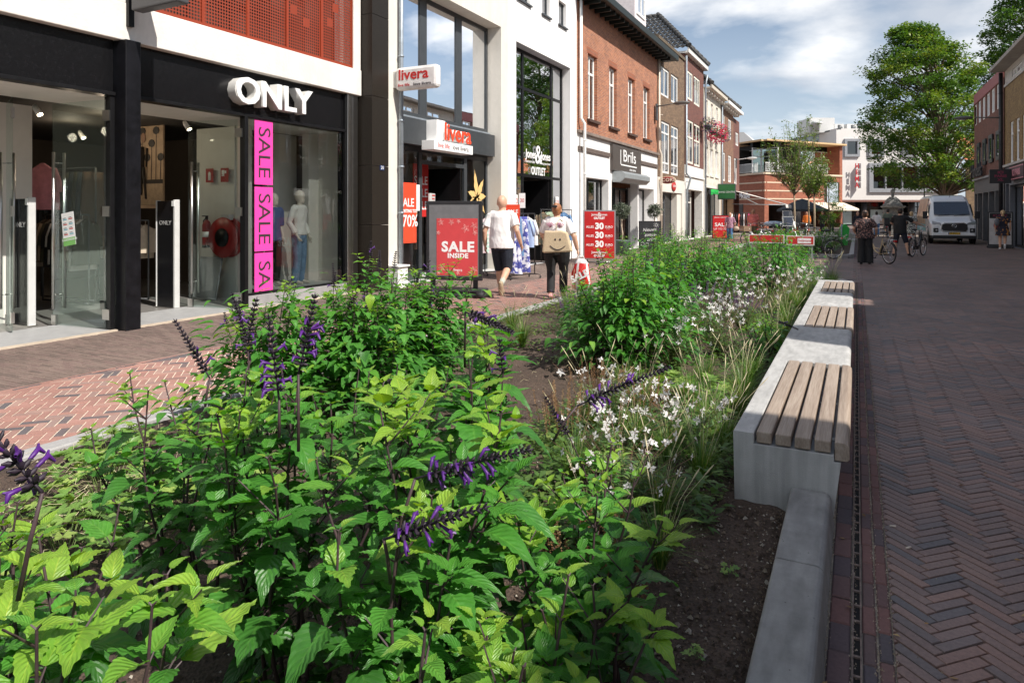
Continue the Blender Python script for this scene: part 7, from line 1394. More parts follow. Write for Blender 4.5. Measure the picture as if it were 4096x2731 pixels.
for s_ in (-1, 1):
    q = MB(); X = s_*1.03; q.add([(X*.985, 1.0, 1.45), (X*.985, 1.95, 1.42), (X*.90, 1.92, 2.08), (X*.915, 1.42, 2.05)], [(0, 1, 2, 3)]); q.build('side_window', mat('dark_screen', (0, 0, 0)), van)
    q = MB(); q.box(s_*1.05, .9, 1.3, s_*1.27, 1.02, 1.68); q.box(s_*1.0, .95, 1.36, s_*1.06, 1.0, 1.42); q.build('wing_mirror', VB, van, bevel=.03)
    q = MB(); q.prism([(s_*.52, .98), (s_*.93, 1.03), (s_*.95, 1.18), (s_*.60, 1.10)][::s_], lambda a, b_, t: (a, t+abs(a)*.08, b_), -.045, .08); q.build('headlight', mat('lamp_clear', (.35, .37, .4), .1, .3), van, bevel=.01)
    q = MB(); q.box(s_*.68, -.03, .60, s_*.9, .05, .82); fl = q.build('fog_lamp_recess', VB, van, bevel=.02); q = MB(); q.lathe([(.04, 0), (.045, .02)], n=12); q.v = [(s_*.77+x, -.035-z, .71+y) for x, y, z in q.v]; q.build('fog_lamp', LGREY, fl)
    for y_ in (.95, 4.7):
        q = MB(); q.torus((s_*.9, y_, .36), .27, .09, 'x', 26, 10); w = q.build('wheel', RUB, van); q = MB(); q.lathe([(.2, 0), (.21, .05), (.06, .08)], n=14); q.v = [(s_*(.9+.0+z), y_+x, .36+y) for x, y, z in q.v]; q.build('rim', GREY, w)
        q = MB(); q.lathe([(.44, 0), (.44, .012)], n=24); q.v = [(s_*(1.02+z), y_+x, .40+y*.98) for x, y, z in q.v]; q.build('wheel_arch', VB, van)
q = MB(); q.prism([(-.50, .64), (.50, .64), (.60, .76), (.56, 1.03), (.42, 1.10), (-.42, 1.10), (-.56, 1.03), (-.60, .76)], lambda a, b_, t: (a, t, b_), -.06, .06); gr = q.build('grille', CHROME, van, bevel=.01)
q = MB(); q.prism([(-.46, .68), (.46, .68), (.55, .78), (.51, 1.0), (.39, 1.05), (-.39, 1.05), (-.51, 1.0), (-.55, .78)], lambda a, b_, t: (a, t, b_), -.075, -.055); q.build('grille_mesh', VB, gr)
q = MB(); q.torus((0, -.085, .94), .075, .012, 'y', 20, 6); q.v = [(x*1.35, y, z) for x, y, z in q.v]; q.tube([(-.06, -.085, .90), (0, -.085, .96), (.06, -.085, .98)], .01, 5); q.build('emblem', CHROME, gr)
q = MB(); q.box(-.95, -.03, .28, .95, .25, .44); q.box(-.98, .2, .28, .98, Lv-.1, .43); q.build('lower_bumper', VB, van, bevel=.03)
q = MB(); q.prism([(-.9, .44), (.9, .44), (.88, .56), (.62, .58), (.5, .62), (-.5, .62), (-.62, .58), (-.88, .56)], lambda a, b_, t: (a, t, b_), -.06, .1); q.build('bumper', VW, van, bevel=.02)
q = MB(); q.box(-.26, -.085, .50, .26, -.07, .61, 0); q.box(-.26, -.087, .50, -.215, -.0855, .61, 1); pl = q.build('number_plate', [mat('plate_yellow', (.75, .45, .02), .4), mat('plate_blue', (.02, .06, .3), .4)], van); text('79-BVV-5', .075, (.02, -.088, .555), INK, pl, right=(1, 0, 0), ext=.001, off=.002, xs=1.1)
q = MB(); q.tube([(0, 1.62, 2.42), (.02, 1.5, 2.45), (-.05, 1.2, 2.75)], .008, 5); q.build('aerial', BLACK, van)
q = MB(); q.tube([(-.6, .70, 1.46), (-.1, .72, 1.50)], .01, 5); q.tube([(.1, .70, 1.46), (.6, .72, 1.50)], .01, 5); q.build('wiper', BLACK, van)
VG = mat('van_graphic', (.3, .2, .12), .3, var=.7, scale=1.6); VT = mat('van_turquoise', (.12, .35, .38), .3, var=.3, scale=2)
q = MB(); q.add([(-1.035, 2.1, 1.0), (-1.035, 5.8, 1.0), (-1.035, 5.8, 1.42), (-1.035, 2.1, 1.42)], [(0, 3, 2, 1)], 0); q.add([(-1.032, 2.1, 1.42), (-1.032, 5.8, 1.42), (-.862, 5.8, 2.4), (-.862, 2.1, 2.4)], [(0, 3, 2, 1)], 0); q.add([(-1.036, 1.9, .62), (-1.036, 5.8, .62), (-1.036, 5.8, .99), (-1.036, 1.9, .99)], [(0, 3, 2, 1)], 1); q.build('side_graphic', [VG, VT], van, recalc=False)
# ================= plants =================
def leafmat(name, stops, rough=.45, trans=.35, veins=True, tcol=(1.35, 1.4, .35)):
    m = bpy.data.materials.new(name); m.use_nodes = True; t = m.node_tree; b = t.nodes['Principled BSDF']; b.inputs['Roughness'].default_value = rough; b.inputs['Specular IOR Level'].default_value = .5
    a = t.nodes.new('ShaderNodeAttribute'); a.attribute_name = 'rnd'; r = t.nodes.new('ShaderNodeValToRGB'); e = r.color_ramp.elements
    for i, (p, c) in enumerate(stops):
        el = e[i] if i < 2 else e.new(p)
        el.position = p; el.color = (*c, 1)
    t.links.new(a.outputs['Fac'], r.inputs[0]); col = r.outputs[0]
    if veins:
        uv = t.nodes.new('ShaderNodeUVMap'); uv.uv_map = 'UVMap'; s = t.nodes.new('ShaderNodeSeparateXYZ'); t.links.new(uv.outputs[0], s.inputs[0])
        def M_(op, x, y=None):
            n = t.nodes.new('ShaderNodeMath'); n.operation = op
            for i, q in enumerate((x, y)):
                if q is None: continue
                if isinstance(q, (int, float)): n.inputs[i].default_value = q
                else: t.links.new(q, n.inputs[i])
            return n.outputs[0]
        au = M_('ABSOLUTE', s.outputs[0]); side = M_('ABSOLUTE', M_('SUBTRACT', M_('FRACT', M_('MULTIPLY', M_('SUBTRACT', s.outputs[1], M_('MULTIPLY', au, .32)), 7.5)), .5))
        v1 = M_('LESS_THAN', side, .035); v2 = M_('LESS_THAN', au, .055); vv = M_('MAXIMUM', v1, v2)
        mx = t.nodes.new('ShaderNodeMix'); mx.data_type = 'RGBA'; mx.blend_type = 'MIX'; mm = t.nodes.new('ShaderNodeMix'); mm.data_type = 'RGBA'; mm.blend_type = 'MULTIPLY'; mm.inputs[0].default_value = 1; mm.inputs[7].default_value = (1.6, 1.25, 1.4, 1); t.links.new(col, mm.inputs[6])
        t.links.new(M_('MULTIPLY', vv, .75), mx.inputs[0]); t.links.new(col, mx.inputs[6]); t.links.new(mm.outputs[2], mx.inputs[7]); col = mx.outputs[2]
        bu = t.nodes.new('ShaderNodeBump'); bu.inputs['Strength'].default_value = .6; bu.inputs['Distance'].default_value = .003; t.links.new(M_('MULTIPLY', side, 2.), bu.inputs['Height']); t.links.new(bu.outputs[0], b.inputs['Normal'])
    g = t.nodes.new('ShaderNodeNewGeometry'); n = t.nodes.new('ShaderNodeTexNoise'); n.inputs['Scale'].default_value = 30; n.inputs['Detail'].default_value = 4; t.links.new(g.outputs['Position'], n.inputs['Vector'])
    mr = t.nodes.new('ShaderNodeMapRange'); mr.inputs[1].default_value = .3; mr.inputs[2].default_value = .7; mr.inputs[3].default_value = .82; mr.inputs[4].default_value = 1.15; t.links.new(n.outputs[0], mr.inputs[0])
    v = t.nodes.new('ShaderNodeVectorMath'); v.operation = 'SCALE'; t.links.new(col, v.inputs[0]); t.links.new(mr.outputs[0], v.inputs['Scale']); col = v.outputs[0]
    t.links.new(col, b.inputs['Base Color'])
    tr = t.nodes.new('ShaderNodeBsdfTranslucent'); tm = t.nodes.new('ShaderNodeVectorMath'); tm.operation = 'MULTIPLY'; tm.inputs[1].default_value = tcol; t.links.new(col, tm.inputs[0]); t.links.new(tm.outputs[0], tr.inputs[0])
    ms = t.nodes.new('ShaderNodeMixShader'); ms.inputs[0].default_value = trans; t.links.new(b.outputs[0], ms.inputs[1]); t.links.new(tr.outputs[0], ms.inputs[2]); t.links.new(ms.outputs[0], t.nodes['Material Output'].inputs[0])
    MT[name] = m; return m
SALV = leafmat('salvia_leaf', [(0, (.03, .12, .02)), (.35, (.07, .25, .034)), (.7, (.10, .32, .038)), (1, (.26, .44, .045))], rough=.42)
STEM = mat('dark_stem', (.055, .032, .035), .6, var=.4, scale=20); GSTEM = mat('green_stem', (.14, .2, .06), .6, var=.3)
CALYX = mat('black_calyx', (.02, .012, .022), .6, var=.5, scale=60); PETAL = mat('violet_petal', (.075, .012, .17), .5, var=.25, scale=40)
def leaf_template(n=6, teeth=True):
    """ovate toothed leaf of length 1 along +x, returned as rows (left, midL, mid, midR, right)"""
    rows = []
    for i in range(n+1):
        t = i/n; w = .31*(sin(pi*min(1, t**.58)))**.9*(1-.3*t) if 0 < t < 1 else .0
        if teeth: w *= 1+(.09 if i % 2 else -.05)
        rows.append((t, w))
    return rows
LT_HI = leaf_template(14); LT_MD = leaf_template(6, False); LT_LO = leaf_template(3, False)
def add_leaf(m, base, dirv, up, L_, tint, tmpl, curl=.35, fold=.3, width=1.):
    d = dirv.normalized(); side = d.cross(up)
    if side.length < .01: side = d.cross(Vector((1, 0, 0)))
    side.normalize(); nn = side.cross(d).normalized(); b = len(m.v); k = len(tmpl)
    hi = tmpl is LT_HI
    offs = (-1, -.5, 0, .5, 1) if hi else (-1, 0, 1)
    for i, (t, w) in enumerate(tmpl):
        w = w*width; cx = t*L_; drop = -curl*L_*t*t
        for o in offs:
            lift = abs(o)*w*L_*fold+(-.02*L_*(o*o)*(1 if i % 2 else -.6) if hi else 0)
            p = base+d*(cx*(1-.15*t*curl))+side*(o*w*L_)+nn*(drop+lift)
            m.v.append((p.x, p.y, p.z)); m.uv_.append((o, t))
    q = len(offs)
    for i in range(k-1):
        for j in range(q-1):
            f = [b+i*q+j, b+i*q+j+1, b+(i+1)*q+j+1, b+(i+1)*q+j]; m.f.append(f); m.m.append(0); m.sm.append(True); m.at.append(tint); m.uv += [m.uv_[x] for x in f]
def leafmb():
    m = MB(); m.at = []; m.uv = []; m.uv_ = []; return m
def spike(parent, base, d, length, rr, near=True, flower=.35):
    """one flower spike: stalk, whorls of dark calyces, a few open violet flowers"""
    m = MB(); k = 7; pts = []; p = base.copy(); dd = d.normalized(); bend = Vector((rr.uniform(-1, 1), rr.uniform(-1, 1), -.25))*.12
    for i in range(k+1): pts.append(p.copy()); p = p+dd*(length/k); dd = (dd+bend/k*1.6).normalized()
    m.tube(pts, [.0032*(1-.6*i/k) for i in range(k+1)], 5)
    def at(t): i = min(k-1, int(t*k)); f = t*k-i; return pts[i].lerp(pts[i+1], f), (pts[i+1]-pts[i]).normalized()
    nw = max(5, int(length/.017)) if near else max(4, int(length/.034))
    f = MB(); has = False
    for w in range(nw):
        t = .12+.88*w/nw; c, ax = at(t); s = (1-.62*t)*rr.uniform(.85, 1.15); a0 = rr.random()*6.28
        a_ = ax.cross(Vector((1, .2, .1))).normalized(); b_ = ax.cross(a_)
        nq = 5 if near else 3
        for j in range(nq):
            a = a0+2*pi*j/nq; out = (a_*cos(a)+b_*sin(a)); dr = (out*.9+ax*(.25+.9*t)-Vector((0, 0, .25*(1-t)))).normalized(); l = .019*s+.003
            if not near: l *= 1.35
            m.tube([c+out*.002, c+out*.002+dr*l*.5, c+out*.002+dr*l], [.0022, .0048*s+.001, .0016], 4 if not near else 5, caps=False)
            if t < .6 and rr.random() < flower*(1.1-t):
                has = True; q0 = c+dr*l*.8; dn = (dr+Vector((0, 0, -.15))).normalized(); fl = .026*rr.uniform(.7, 1.1)*(1 if near else 1.3)
                f.tube([q0, q0+dn*fl*.5, q0+dn*fl, q0+(dn+Vector((0, 0, -.5))).normalized()*fl*1.35], [.0026, .0042, .0052, .0025], 5, caps=False)
                f.tube([q0+dn*fl*.9, q0+dn*fl*1.25+ax*.006], [.004, .0018], 4, caps=False)
    o = m.build('flower_spike', CALYX, parent, recalc=False)
    if has: f.build('petals', PETAL, o, recalc=False)
    return o
def salvia(x, y, h, rad, seed, label, lod=0, stems=9, spikes=4, leafL=.115, zb=.04, dens=1., sp_targets=(), grp='leafy violet flowered sages in the bed'):
    rr = random.Random(seed); e = empty('sage_plant', (x, y, zb), 0, label, 'plant', grp); st = MB(); lf = leafmb(); tm = (LT_HI, LT_MD, LT_LO)[lod]
    tips = []
    for s in range(stems):
        a = 2*pi*s/stems+rr.uniform(-.4, .4); r0 = rr.uniform(.02, .12); out = rad*rr.uniform(.25, 1.)*(1 if s else .1); hh = h*(rr.uniform(.78, 1.0) if lod == 0 else rr.uniform(.66, 1.14))*(1-.12*(out/rad)**2)
        n = max(5, int(hh/(.10 if lod == 0 else .085))); pts = []
        for i in range(n+1):
            t = i/n; rr_ = r0+(out-r0)*(t**(1.1 if lod == 0 else .7)); pts.append(Vector((rr_*cos(a)+.02*sin(t*7+s), rr_*sin(a)+.02*cos(t*6+s), hh*t)))
        st.tube(pts, [.0075*(1-.65*i/n)*(1.3 if lod else 1) for i in range(n+1)], 6 if lod == 0 else 4, caps=False)
        for i in range(max(1, int(n*.12)), n+1):
            t = i/n; c = pts[i]; ax = (pts[i]-pts[i-1]).normalized(); ph = a+(i % 2)*pi/2+rr.uniform(-.3, .3)
            for sd in (0, pi):
                aa = ph+sd; o = Vector((cos(aa), sin(aa), 0)); fall = rr.uniform(-.3, .35)+(.8 if i >= n-1 else .25*t)
                size = leafL*rr.uniform(.65, 1.2)*(1 if t < .8 else 1-.72*(t-.8)/.2)*(.8+.2*sin(pi*t))
                d = (o+Vector((0, 0, fall))).normalized(); pet = size*.28
                if lod == 0: st.tube([c, c+d*pet], [.0022, .0016], 4, caps=False)
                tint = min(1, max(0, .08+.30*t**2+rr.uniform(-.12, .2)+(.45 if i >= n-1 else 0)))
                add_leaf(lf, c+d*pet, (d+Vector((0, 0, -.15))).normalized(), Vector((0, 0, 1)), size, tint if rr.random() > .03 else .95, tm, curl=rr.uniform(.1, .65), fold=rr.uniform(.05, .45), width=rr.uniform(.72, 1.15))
                # side shoot
                if .25 < t < .97 and rr.random() < (.5 if lod == 0 else .8)*dens:
                    l2 = rr.uniform(.08, .22)*(1.15-t*.5); d2 = (o*.8+Vector((0, 0, .9))).normalized(); e2 = c+d2*l2; st.tube([c, e2], [.003, .0018], 4, caps=False)
                    for q in range(3):
                        c2 = c.lerp(e2, .45+.275*q); p2 = aa+pi/2*(q % 2+.5)
                        for s2 in (0, pi):
                            o2 = Vector((cos(p2+s2), sin(p2+s2), .35+.25*q)); sz = leafL*rr.uniform(.38, .8)*(1-.18*q)
                            add_leaf(lf, c2+o2*.01, o2, Vector((0, 0, 1)), sz, min(1, max(0, tint+.04+.09*q+rr.uniform(-.1, .12))), tm, curl=rr.uniform(.05, .6), fold=rr.uniform(.1, .5), width=rr.uniform(.7, 1.15))
        tips.append((pts[-1], (pts[-1]-pts[-2]).normalized()))
    if lod:
        nf = int((1150 if lod == 1 else 650)*(rad/.6)**2)
        for i in range(nf):
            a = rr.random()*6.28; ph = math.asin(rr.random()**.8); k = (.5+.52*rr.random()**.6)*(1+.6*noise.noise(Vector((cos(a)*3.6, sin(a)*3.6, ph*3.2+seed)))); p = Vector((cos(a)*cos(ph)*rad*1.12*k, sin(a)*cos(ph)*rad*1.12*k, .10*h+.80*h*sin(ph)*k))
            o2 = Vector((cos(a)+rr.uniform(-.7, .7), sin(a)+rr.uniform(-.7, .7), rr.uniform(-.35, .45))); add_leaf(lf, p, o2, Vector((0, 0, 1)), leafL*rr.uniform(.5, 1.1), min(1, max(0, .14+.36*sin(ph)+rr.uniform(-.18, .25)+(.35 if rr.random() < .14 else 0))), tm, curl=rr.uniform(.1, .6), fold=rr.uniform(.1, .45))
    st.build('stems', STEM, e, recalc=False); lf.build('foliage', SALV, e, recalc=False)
    rr.shuffle(tips)
    for i, (p, d) in enumerate(tips[:spikes]): spike(e, p, (d+Vector((rr.uniform(-.35, .35), rr.uniform(-.35, .35), .2))), rr.uniform(.12, .22), rr, near=lod == 0 or lod == 1 and y < 5, flower=rr.choice([.05, .15, .3]))
    for (b0, b1, b2, fl) in sp_targets:        # long arching spikes seen close up
        b0, b1, b2 = [Vector(q)-Vector((x, y, zb)) for q in (b0, b1, b2)]; q = MB(); q.tube([b0, b0.lerp(b1, .5)+Vector((0, 0, .01)), b1], [.0045, .004, .0035], 6); sk = q.build('flower_stalk', STEM, e)
        spike(e, b1, (b2-b1), (b2-b1).length, rr, True, fl)
    return e
# ---- foreground sages ----
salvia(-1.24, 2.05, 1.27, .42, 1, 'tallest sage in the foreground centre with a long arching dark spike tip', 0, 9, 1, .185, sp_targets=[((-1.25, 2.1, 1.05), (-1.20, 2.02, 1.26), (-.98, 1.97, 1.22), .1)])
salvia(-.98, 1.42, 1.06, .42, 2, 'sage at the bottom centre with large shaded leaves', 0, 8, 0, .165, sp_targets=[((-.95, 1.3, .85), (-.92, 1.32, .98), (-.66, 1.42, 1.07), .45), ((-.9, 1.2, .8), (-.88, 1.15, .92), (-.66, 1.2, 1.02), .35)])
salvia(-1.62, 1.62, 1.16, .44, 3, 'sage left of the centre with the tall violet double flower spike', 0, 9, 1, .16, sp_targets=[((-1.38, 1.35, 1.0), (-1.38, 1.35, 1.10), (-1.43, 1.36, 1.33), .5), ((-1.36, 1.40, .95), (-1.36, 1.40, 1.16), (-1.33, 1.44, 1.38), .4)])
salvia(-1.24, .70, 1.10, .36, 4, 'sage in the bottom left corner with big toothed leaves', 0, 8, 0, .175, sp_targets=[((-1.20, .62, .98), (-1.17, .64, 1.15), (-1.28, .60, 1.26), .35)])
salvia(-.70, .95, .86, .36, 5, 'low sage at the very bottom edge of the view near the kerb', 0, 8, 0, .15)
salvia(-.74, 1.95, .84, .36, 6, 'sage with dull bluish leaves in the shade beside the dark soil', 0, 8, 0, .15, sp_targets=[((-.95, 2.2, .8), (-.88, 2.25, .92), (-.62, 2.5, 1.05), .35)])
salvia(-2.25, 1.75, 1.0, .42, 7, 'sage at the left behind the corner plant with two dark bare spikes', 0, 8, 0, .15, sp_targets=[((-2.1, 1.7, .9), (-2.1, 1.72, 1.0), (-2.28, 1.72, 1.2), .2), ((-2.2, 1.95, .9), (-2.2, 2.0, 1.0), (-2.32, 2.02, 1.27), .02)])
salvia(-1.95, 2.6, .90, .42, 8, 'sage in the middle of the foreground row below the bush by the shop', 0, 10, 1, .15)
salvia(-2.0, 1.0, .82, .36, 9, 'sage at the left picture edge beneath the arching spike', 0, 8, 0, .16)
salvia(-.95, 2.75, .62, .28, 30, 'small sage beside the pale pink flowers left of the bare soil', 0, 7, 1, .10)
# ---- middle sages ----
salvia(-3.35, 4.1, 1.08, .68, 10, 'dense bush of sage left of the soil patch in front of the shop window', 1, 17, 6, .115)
salvia(-3.3, 5.0, 1.0, .4, 11, 'bushy sage right behind the dense bush by the shop window', 1, 14, 4, .115)
salvia(-3.75, 4.9, .95, .5, 12, 'sage bush at the left kerb below the sale banner', 1, 12, 4, .115)
salvia(-2.12, 6.75, 1.05, .62, 13, 'tall dense sage in the middle of the bed below the tote bag woman', 1, 18, 2, .115)
salvia(-2.05, 7.7, 1.0, .5, 14, 'sage right behind the tall dense one in the middle of the bed', 1, 13, 1, .115)
salvia(-2.6, 7.4, .8, .38, 15, 'sage left behind the tall dense one near the walking woman', 1, 10, 2, .115)
salvia(-.85, 7.55, .50, .22, 31, 'small sage with a drooping dark spike beside the plain concrete block', 1, 6, 1, .085, sp_targets=[((-.8, 7.4, .45), (-.72, 7.3, .52), (-.50, 7.2, .47), .1)])
# ---- far sages ----
for i, (x, y, h, r, lb) in enumerate(((-3.05, 10.6, 1.18, .6, 'sage bush in front of the red outlet board'), (-2.45, 11.6, 1.15, .6, 'sage bush in front of the chalkboard'), (-3.3, 12.6, 1.2, .65, 'sage bush in front of the optician entrance'), (-2.3, 13.6, 1.12, .65, 'far sage bush below the grey haired woman'), (-1.55, 14.6, 1.15, .7, 'far sage bush below the barrier boards'), (-1.25, 15.7, .85, .5, 'far sage bush below the parked black bicycle'), (-2.6, 15.6, 1.1, .7, 'farthest sage bush of the near bed below the silver bicycle'), (-3.6, 14.9, 1.1, .6, 'far sage bush by the left kerb below the red sale board'))):
    salvia(x, y, h*(.9+.2*((i*37) % 10)/10), r*(1.0+.15*(i % 3)), 40+i, lb, 2, 16, 2+i % 3, .105, dens=.8)
for i, (x, y, h, r) in enumerate(((-1.4, 29.5, .7, .7), (-2.8, 31, .8, .8), (-1.3, 33.5, .75, .8), (-2.8, 36, .7, .8), (-1.2, 38.5, .8, .9), (-3.4, 41, .8, .9))):
    salvia(x, y, h, r, 60+i, 'low bush in the far planting bed, '+('nearest on the right', 'nearest on the left', 'in front of the litter bin', 'among the parked bicycles', 'behind the litter bin', 'farthest on the left')[i], 2, 14, 0, .10, grp='bushes in the far planting bed')
# ---- white gaura ----
GLEAF = leafmat('fine_leaf', [(0, (.05, .11, .04)), (.5, (.11, .2, .06)), (1, (.22, .3, .08))], veins=False, trans=.3)
WPET = leafmat('white_petal', [(0, (.88, .87, .85)), (.8, (.88, .84, .82)), (1, (.82, .55, .55))], rough=.6, trans=.35, veins=False, tcol=(1, 1, 1))
def flower4(m, c, d, s, rr):
    d = d.normalized(); a = d.cross(Vector((0, 0, 1)) if abs(d.z) < .9 else Vector((1, 0, 0))).normalized(); b = d.cross(a)
    for k in range(4):
        q = 2*pi*k/4+rr.uniform(-.25, .25)+(.35 if k % 2 else 0); o = a*cos(q)+b*sin(q); p = o.cross(d); t = rr.uniform(0, .75)
        vs = [c, c+o*s*.5+p*s*.28+d*s*.08, c+o*s+d*s*.1*rr.uniform(-1, 2), c+o*s*.5-p*s*.28+d*s*.08]; b0 = len(m.v); m.v += [tuple(v) for v in vs]; m.f.append([b0, b0+1, b0+2, b0+3]); m.m.append(0); m.sm.append(False); m.at.append(t)
def gaura(x, y, h, r, seed, label, n=22, fl=1.0, s=.021):
    rr = random.Random(seed); e = empty('white_gaura', (x, y, .04), 0, label, 'plant', 'white flowering plants in the bed'); st = MB(); lf = leafmb(); fm = MB(); fm.at = []
    for i in range(n):
        a = rr.random()*6.28; o = r*rr.uniform(.2, 1.25); hh = h*rr.uniform(.6, 1.1); pts = [Vector((.1*r*cos(a), .1*r*sin(a), 0)), Vector((.5*o*cos(a), .5*o*sin(a), hh*.6)), Vector((o*cos(a), o*sin(a), hh))]
        st.tube(pts, [.0022, .0017, .0012], 3, caps=False)
        for q in range(26):
            t = rr.uniform(.02, .75); c = pts[0].lerp(pts[1], t/.6) if t < .6 else pts[1].lerp(pts[2], (t-.6)/.4); b = rr.random()*6.28
            add_leaf(lf, c, Vector((cos(b), sin(b), rr.uniform(.1, 1))), Vector((0, 0, 1)), rr.uniform(.03, .065), rr.random(), LT_LO, .2, .2, .5)
        for q in range(rr.choice([1, 2, 2, 3, 4])):
            if rr.random() > fl: continue
            c = pts[1].lerp(pts[2], rr.uniform(.55, 1)); flower4(fm, c+Vector((rr.uniform(-.012, .012),)*3), Vector((rr.uniform(-1, 1), rr.uniform(-1, 1), rr.uniform(-.2, .8))), s*rr.uniform(.7, 1.2), rr)
    st.build('stems', mat('reddish_stem', (.22, .12, .08), .6), e, recalc=False); lf.build('foliage', GLEAF, e, recalc=False); fm.build('flowers', WPET, e, recalc=False)
gs_ = [(-1.35, 4.1, .42, .30, 'white gaura nearest to the foreground sages'), (-1.1, 3.55, .38, .26, 'white gaura right behind the tallest foreground sage'), (-1.6, 4.75, .5, .36, 'white gaura with many pale pink buds beside the brown seed heads'), (-1.0, 4.6, .42, .25, 'white gaura beside the near bench corner'), (-1.6, 6.7, .62, .34, 'white gaura right of the tall dense sage'), (-1.35, 7.7, .6, .38, 'white gaura in front of the plain concrete block'), (-1.75, 8.7, .62, .42, 'white gaura with many open flowers level with the middle bench'), (-1.35, 9.5, .55, .38, 'white gaura among grasses by the middle bench'), (-2.2, 9.6, .6, .4, 'white gaura behind the tall dense sage'), (-1.2, 11.2, .6, .45, 'white gaura below the far sages by the third bench'), (-1.9, 11.9, .6, .45, 'white gaura left of the third bench in front of the far sages'), (-1.0, 13.0, .7, .45, 'farthest white gaura by the end of the benches')]
for i, (x, y, h, r, lb) in enumerate(gs_): gaura(x, y, h*.9, r*1.4 if y < 6 else r*1.15, 80+i, lb, n=40 if y < 6 else 46, fl=.75 if y < 6 else .55, s=.027 if y < 6 else .031)
gaura(-1.5, 31.5, .7, .7, 99, 'white flowering clump in the far planting bed by the litter bin', 60, 1, .05); gaura(-.9, 34.2, .6, .6, 98, 'white flowering clump in front of the green litter bin', 50, 1, .05)
# ---- grasses ----
GRS = leafmat('grass_blade', [(0, (.05, .13, .02)), (.6, (.10, .21, .03)), (.9, (.20, .29, .05)), (1, (.42, .36, .15))], veins=False, trans=.3)
SEED = mat('straw_seed', (.55, .48, .30), .8, var=.25, scale=40)
def grass(x, y, h, r, seed, label, n=110, heads=7, grp='tufts of ornamental grass along the bench'):
    rr = random.Random(seed); e = empty('grass_tuft', (x, y, .03), 0, label, 'grass', grp); m = MB(); m.at = []; sd = MB()
    for i in range(n):
        a = rr.random()*6.28; o = r*rr.uniform(.3, 1.3); hh = h*rr.uniform(.45, 1); w = rr.uniform(.0016, .003)*(1 if y < 6 else 1.5); t = rr.random(); px, py = -sin(a)*w, cos(a)*w; b = len(m.v); k = 5
        for j in range(k):
            u = j/(k-1); R_ = .03*rr.random()+o*u**1.6; z = hh*(u-.28*u**3*(o/r)); ww = 1-.85*u; m.v += [(R_*cos(a)+px*ww, R_*sin(a)+py*ww, z), (R_*cos(a)-px*ww, R_*sin(a)-py*ww, z)]
        for j in range(k-1): m.f.append([b+2*j, b+2*j+1, b+2*j+3, b+2*j+2]); m.m.append(0); m.sm.append(True); m.at.append(t)
    m.build('blades', GRS, e, recalc=False)
    for i in range(heads):
        a = rr.random()*6.28; o = r*rr.uniform(.4, 1.2); hh = h*rr.uniform(1.05, 1.5); p0, p1, p2 = Vector((0, 0, 0)), Vector((o*.5*cos(a), o*.5*sin(a), hh*.7)), Vector((o*cos(a), o*sin(a), hh)); sd.tube([p0, p1, p2], .0011, 3, caps=False)
        sd.tube([p1.lerp(p2, .65), p1.lerp(p2, .85), p2, p2+(p2-p1)*.12], [.001, .0036, .003, .0008], 5, caps=False)
    if heads: sd.build('seed_heads', SEED, e, recalc=False)
gpos = [(-1.45, 3.7, .42), (-1.65, 4.6, .44), (-1.3, 4.4, .4), (-1.5, 5.3, .42), (-1.8, 5.7, .4), (-.78, 3.0, .34), (-.9, 3.45, .4), (-.80, 4.0, .42), (-1.05, 4.25, .38), (-.78, 4.6, .42), (-.95, 5.0, .45), (-.80, 5.45, .44), (-1.2, 5.6, .4), (-.85, 6.0, .4), (-1.15, 3.1, .3), (-.86, 6.5, .42), (-1.2, 6.2, .4), (-.80, 8.1, .42), (-1.0, 8.6, .46), (-.78, 9.0, .4), (-.82, 9.9, .44), (-.95, 10.7, .5), (-.8, 11.6, .5), (-.95, 12.4, .5), (-.8, 13.2, .5), (-.6, 14.2, .55), (-.5, 15.2, .55), (-.45, 16.2, .5), (-3.3, 8.6, .5), (-3.8, 9.4, .5), (-4.0, 7.9, .5), (-4.2, 10.4, .5), (-3.5, 7.2, .45), (-3.1, 2.9, .25)]
names = ['among the nearest white gauras', 'left of the nearest white gauras', 'between two white gauras near the bench end', 'behind the nearest white gauras', 'at the front of the tall dense sage', 'nearest to the bare dark soil', 'behind the nearest one', 'at the bench end corner', 'left of the bench end corner', 'touching the back of the near bench', 'with pale seed heads by the near bench', 'halfway along the near bench', 'between white gauras and near bench', 'at the far end of the near bench', 'small one among the brown seed spikes', 'behind the first seam of the bench', 'left of the first bench seam', 'beside the plain concrete block', 'left of the middle bench', 'touching the middle bench', 'beside the far part of the middle bench', 'between middle and third bench', 'beside the third bench', 'left of the third bench', 'at the end of the third bench', 'first past the benches', 'second past the benches', 'last one at the rounded bed corner', 'below the walking woman feet', 'by the left kerb below the shopping bag', 'thin one by the left kerb behind the shop bush', 'farthest by the left kerb', 'left of the tall dense sage', 'dry one by the soft green ground leaves']
for i, (x, y, h) in enumerate(gpos): grass(x, y, h, h*.55, 120+i, 'green grass tuft, '+names[i], n=230 if y < 7 else 200, heads=8 if i % 2 else 4)
for i, (x, y) in enumerate(((-1.9, 28.2), (-.9, 28.6), (-3.4, 28.6), (-.8, 31.5), (-1.8, 34.8))): grass(x, y, .7, .6, 160+i, 'large green clump in the far bed, '+('front middle', 'front right', 'front left', 'right of the bicycles', 'left of the litter bin')[i], 220, 0, grp='green clumps in the far planting bed')
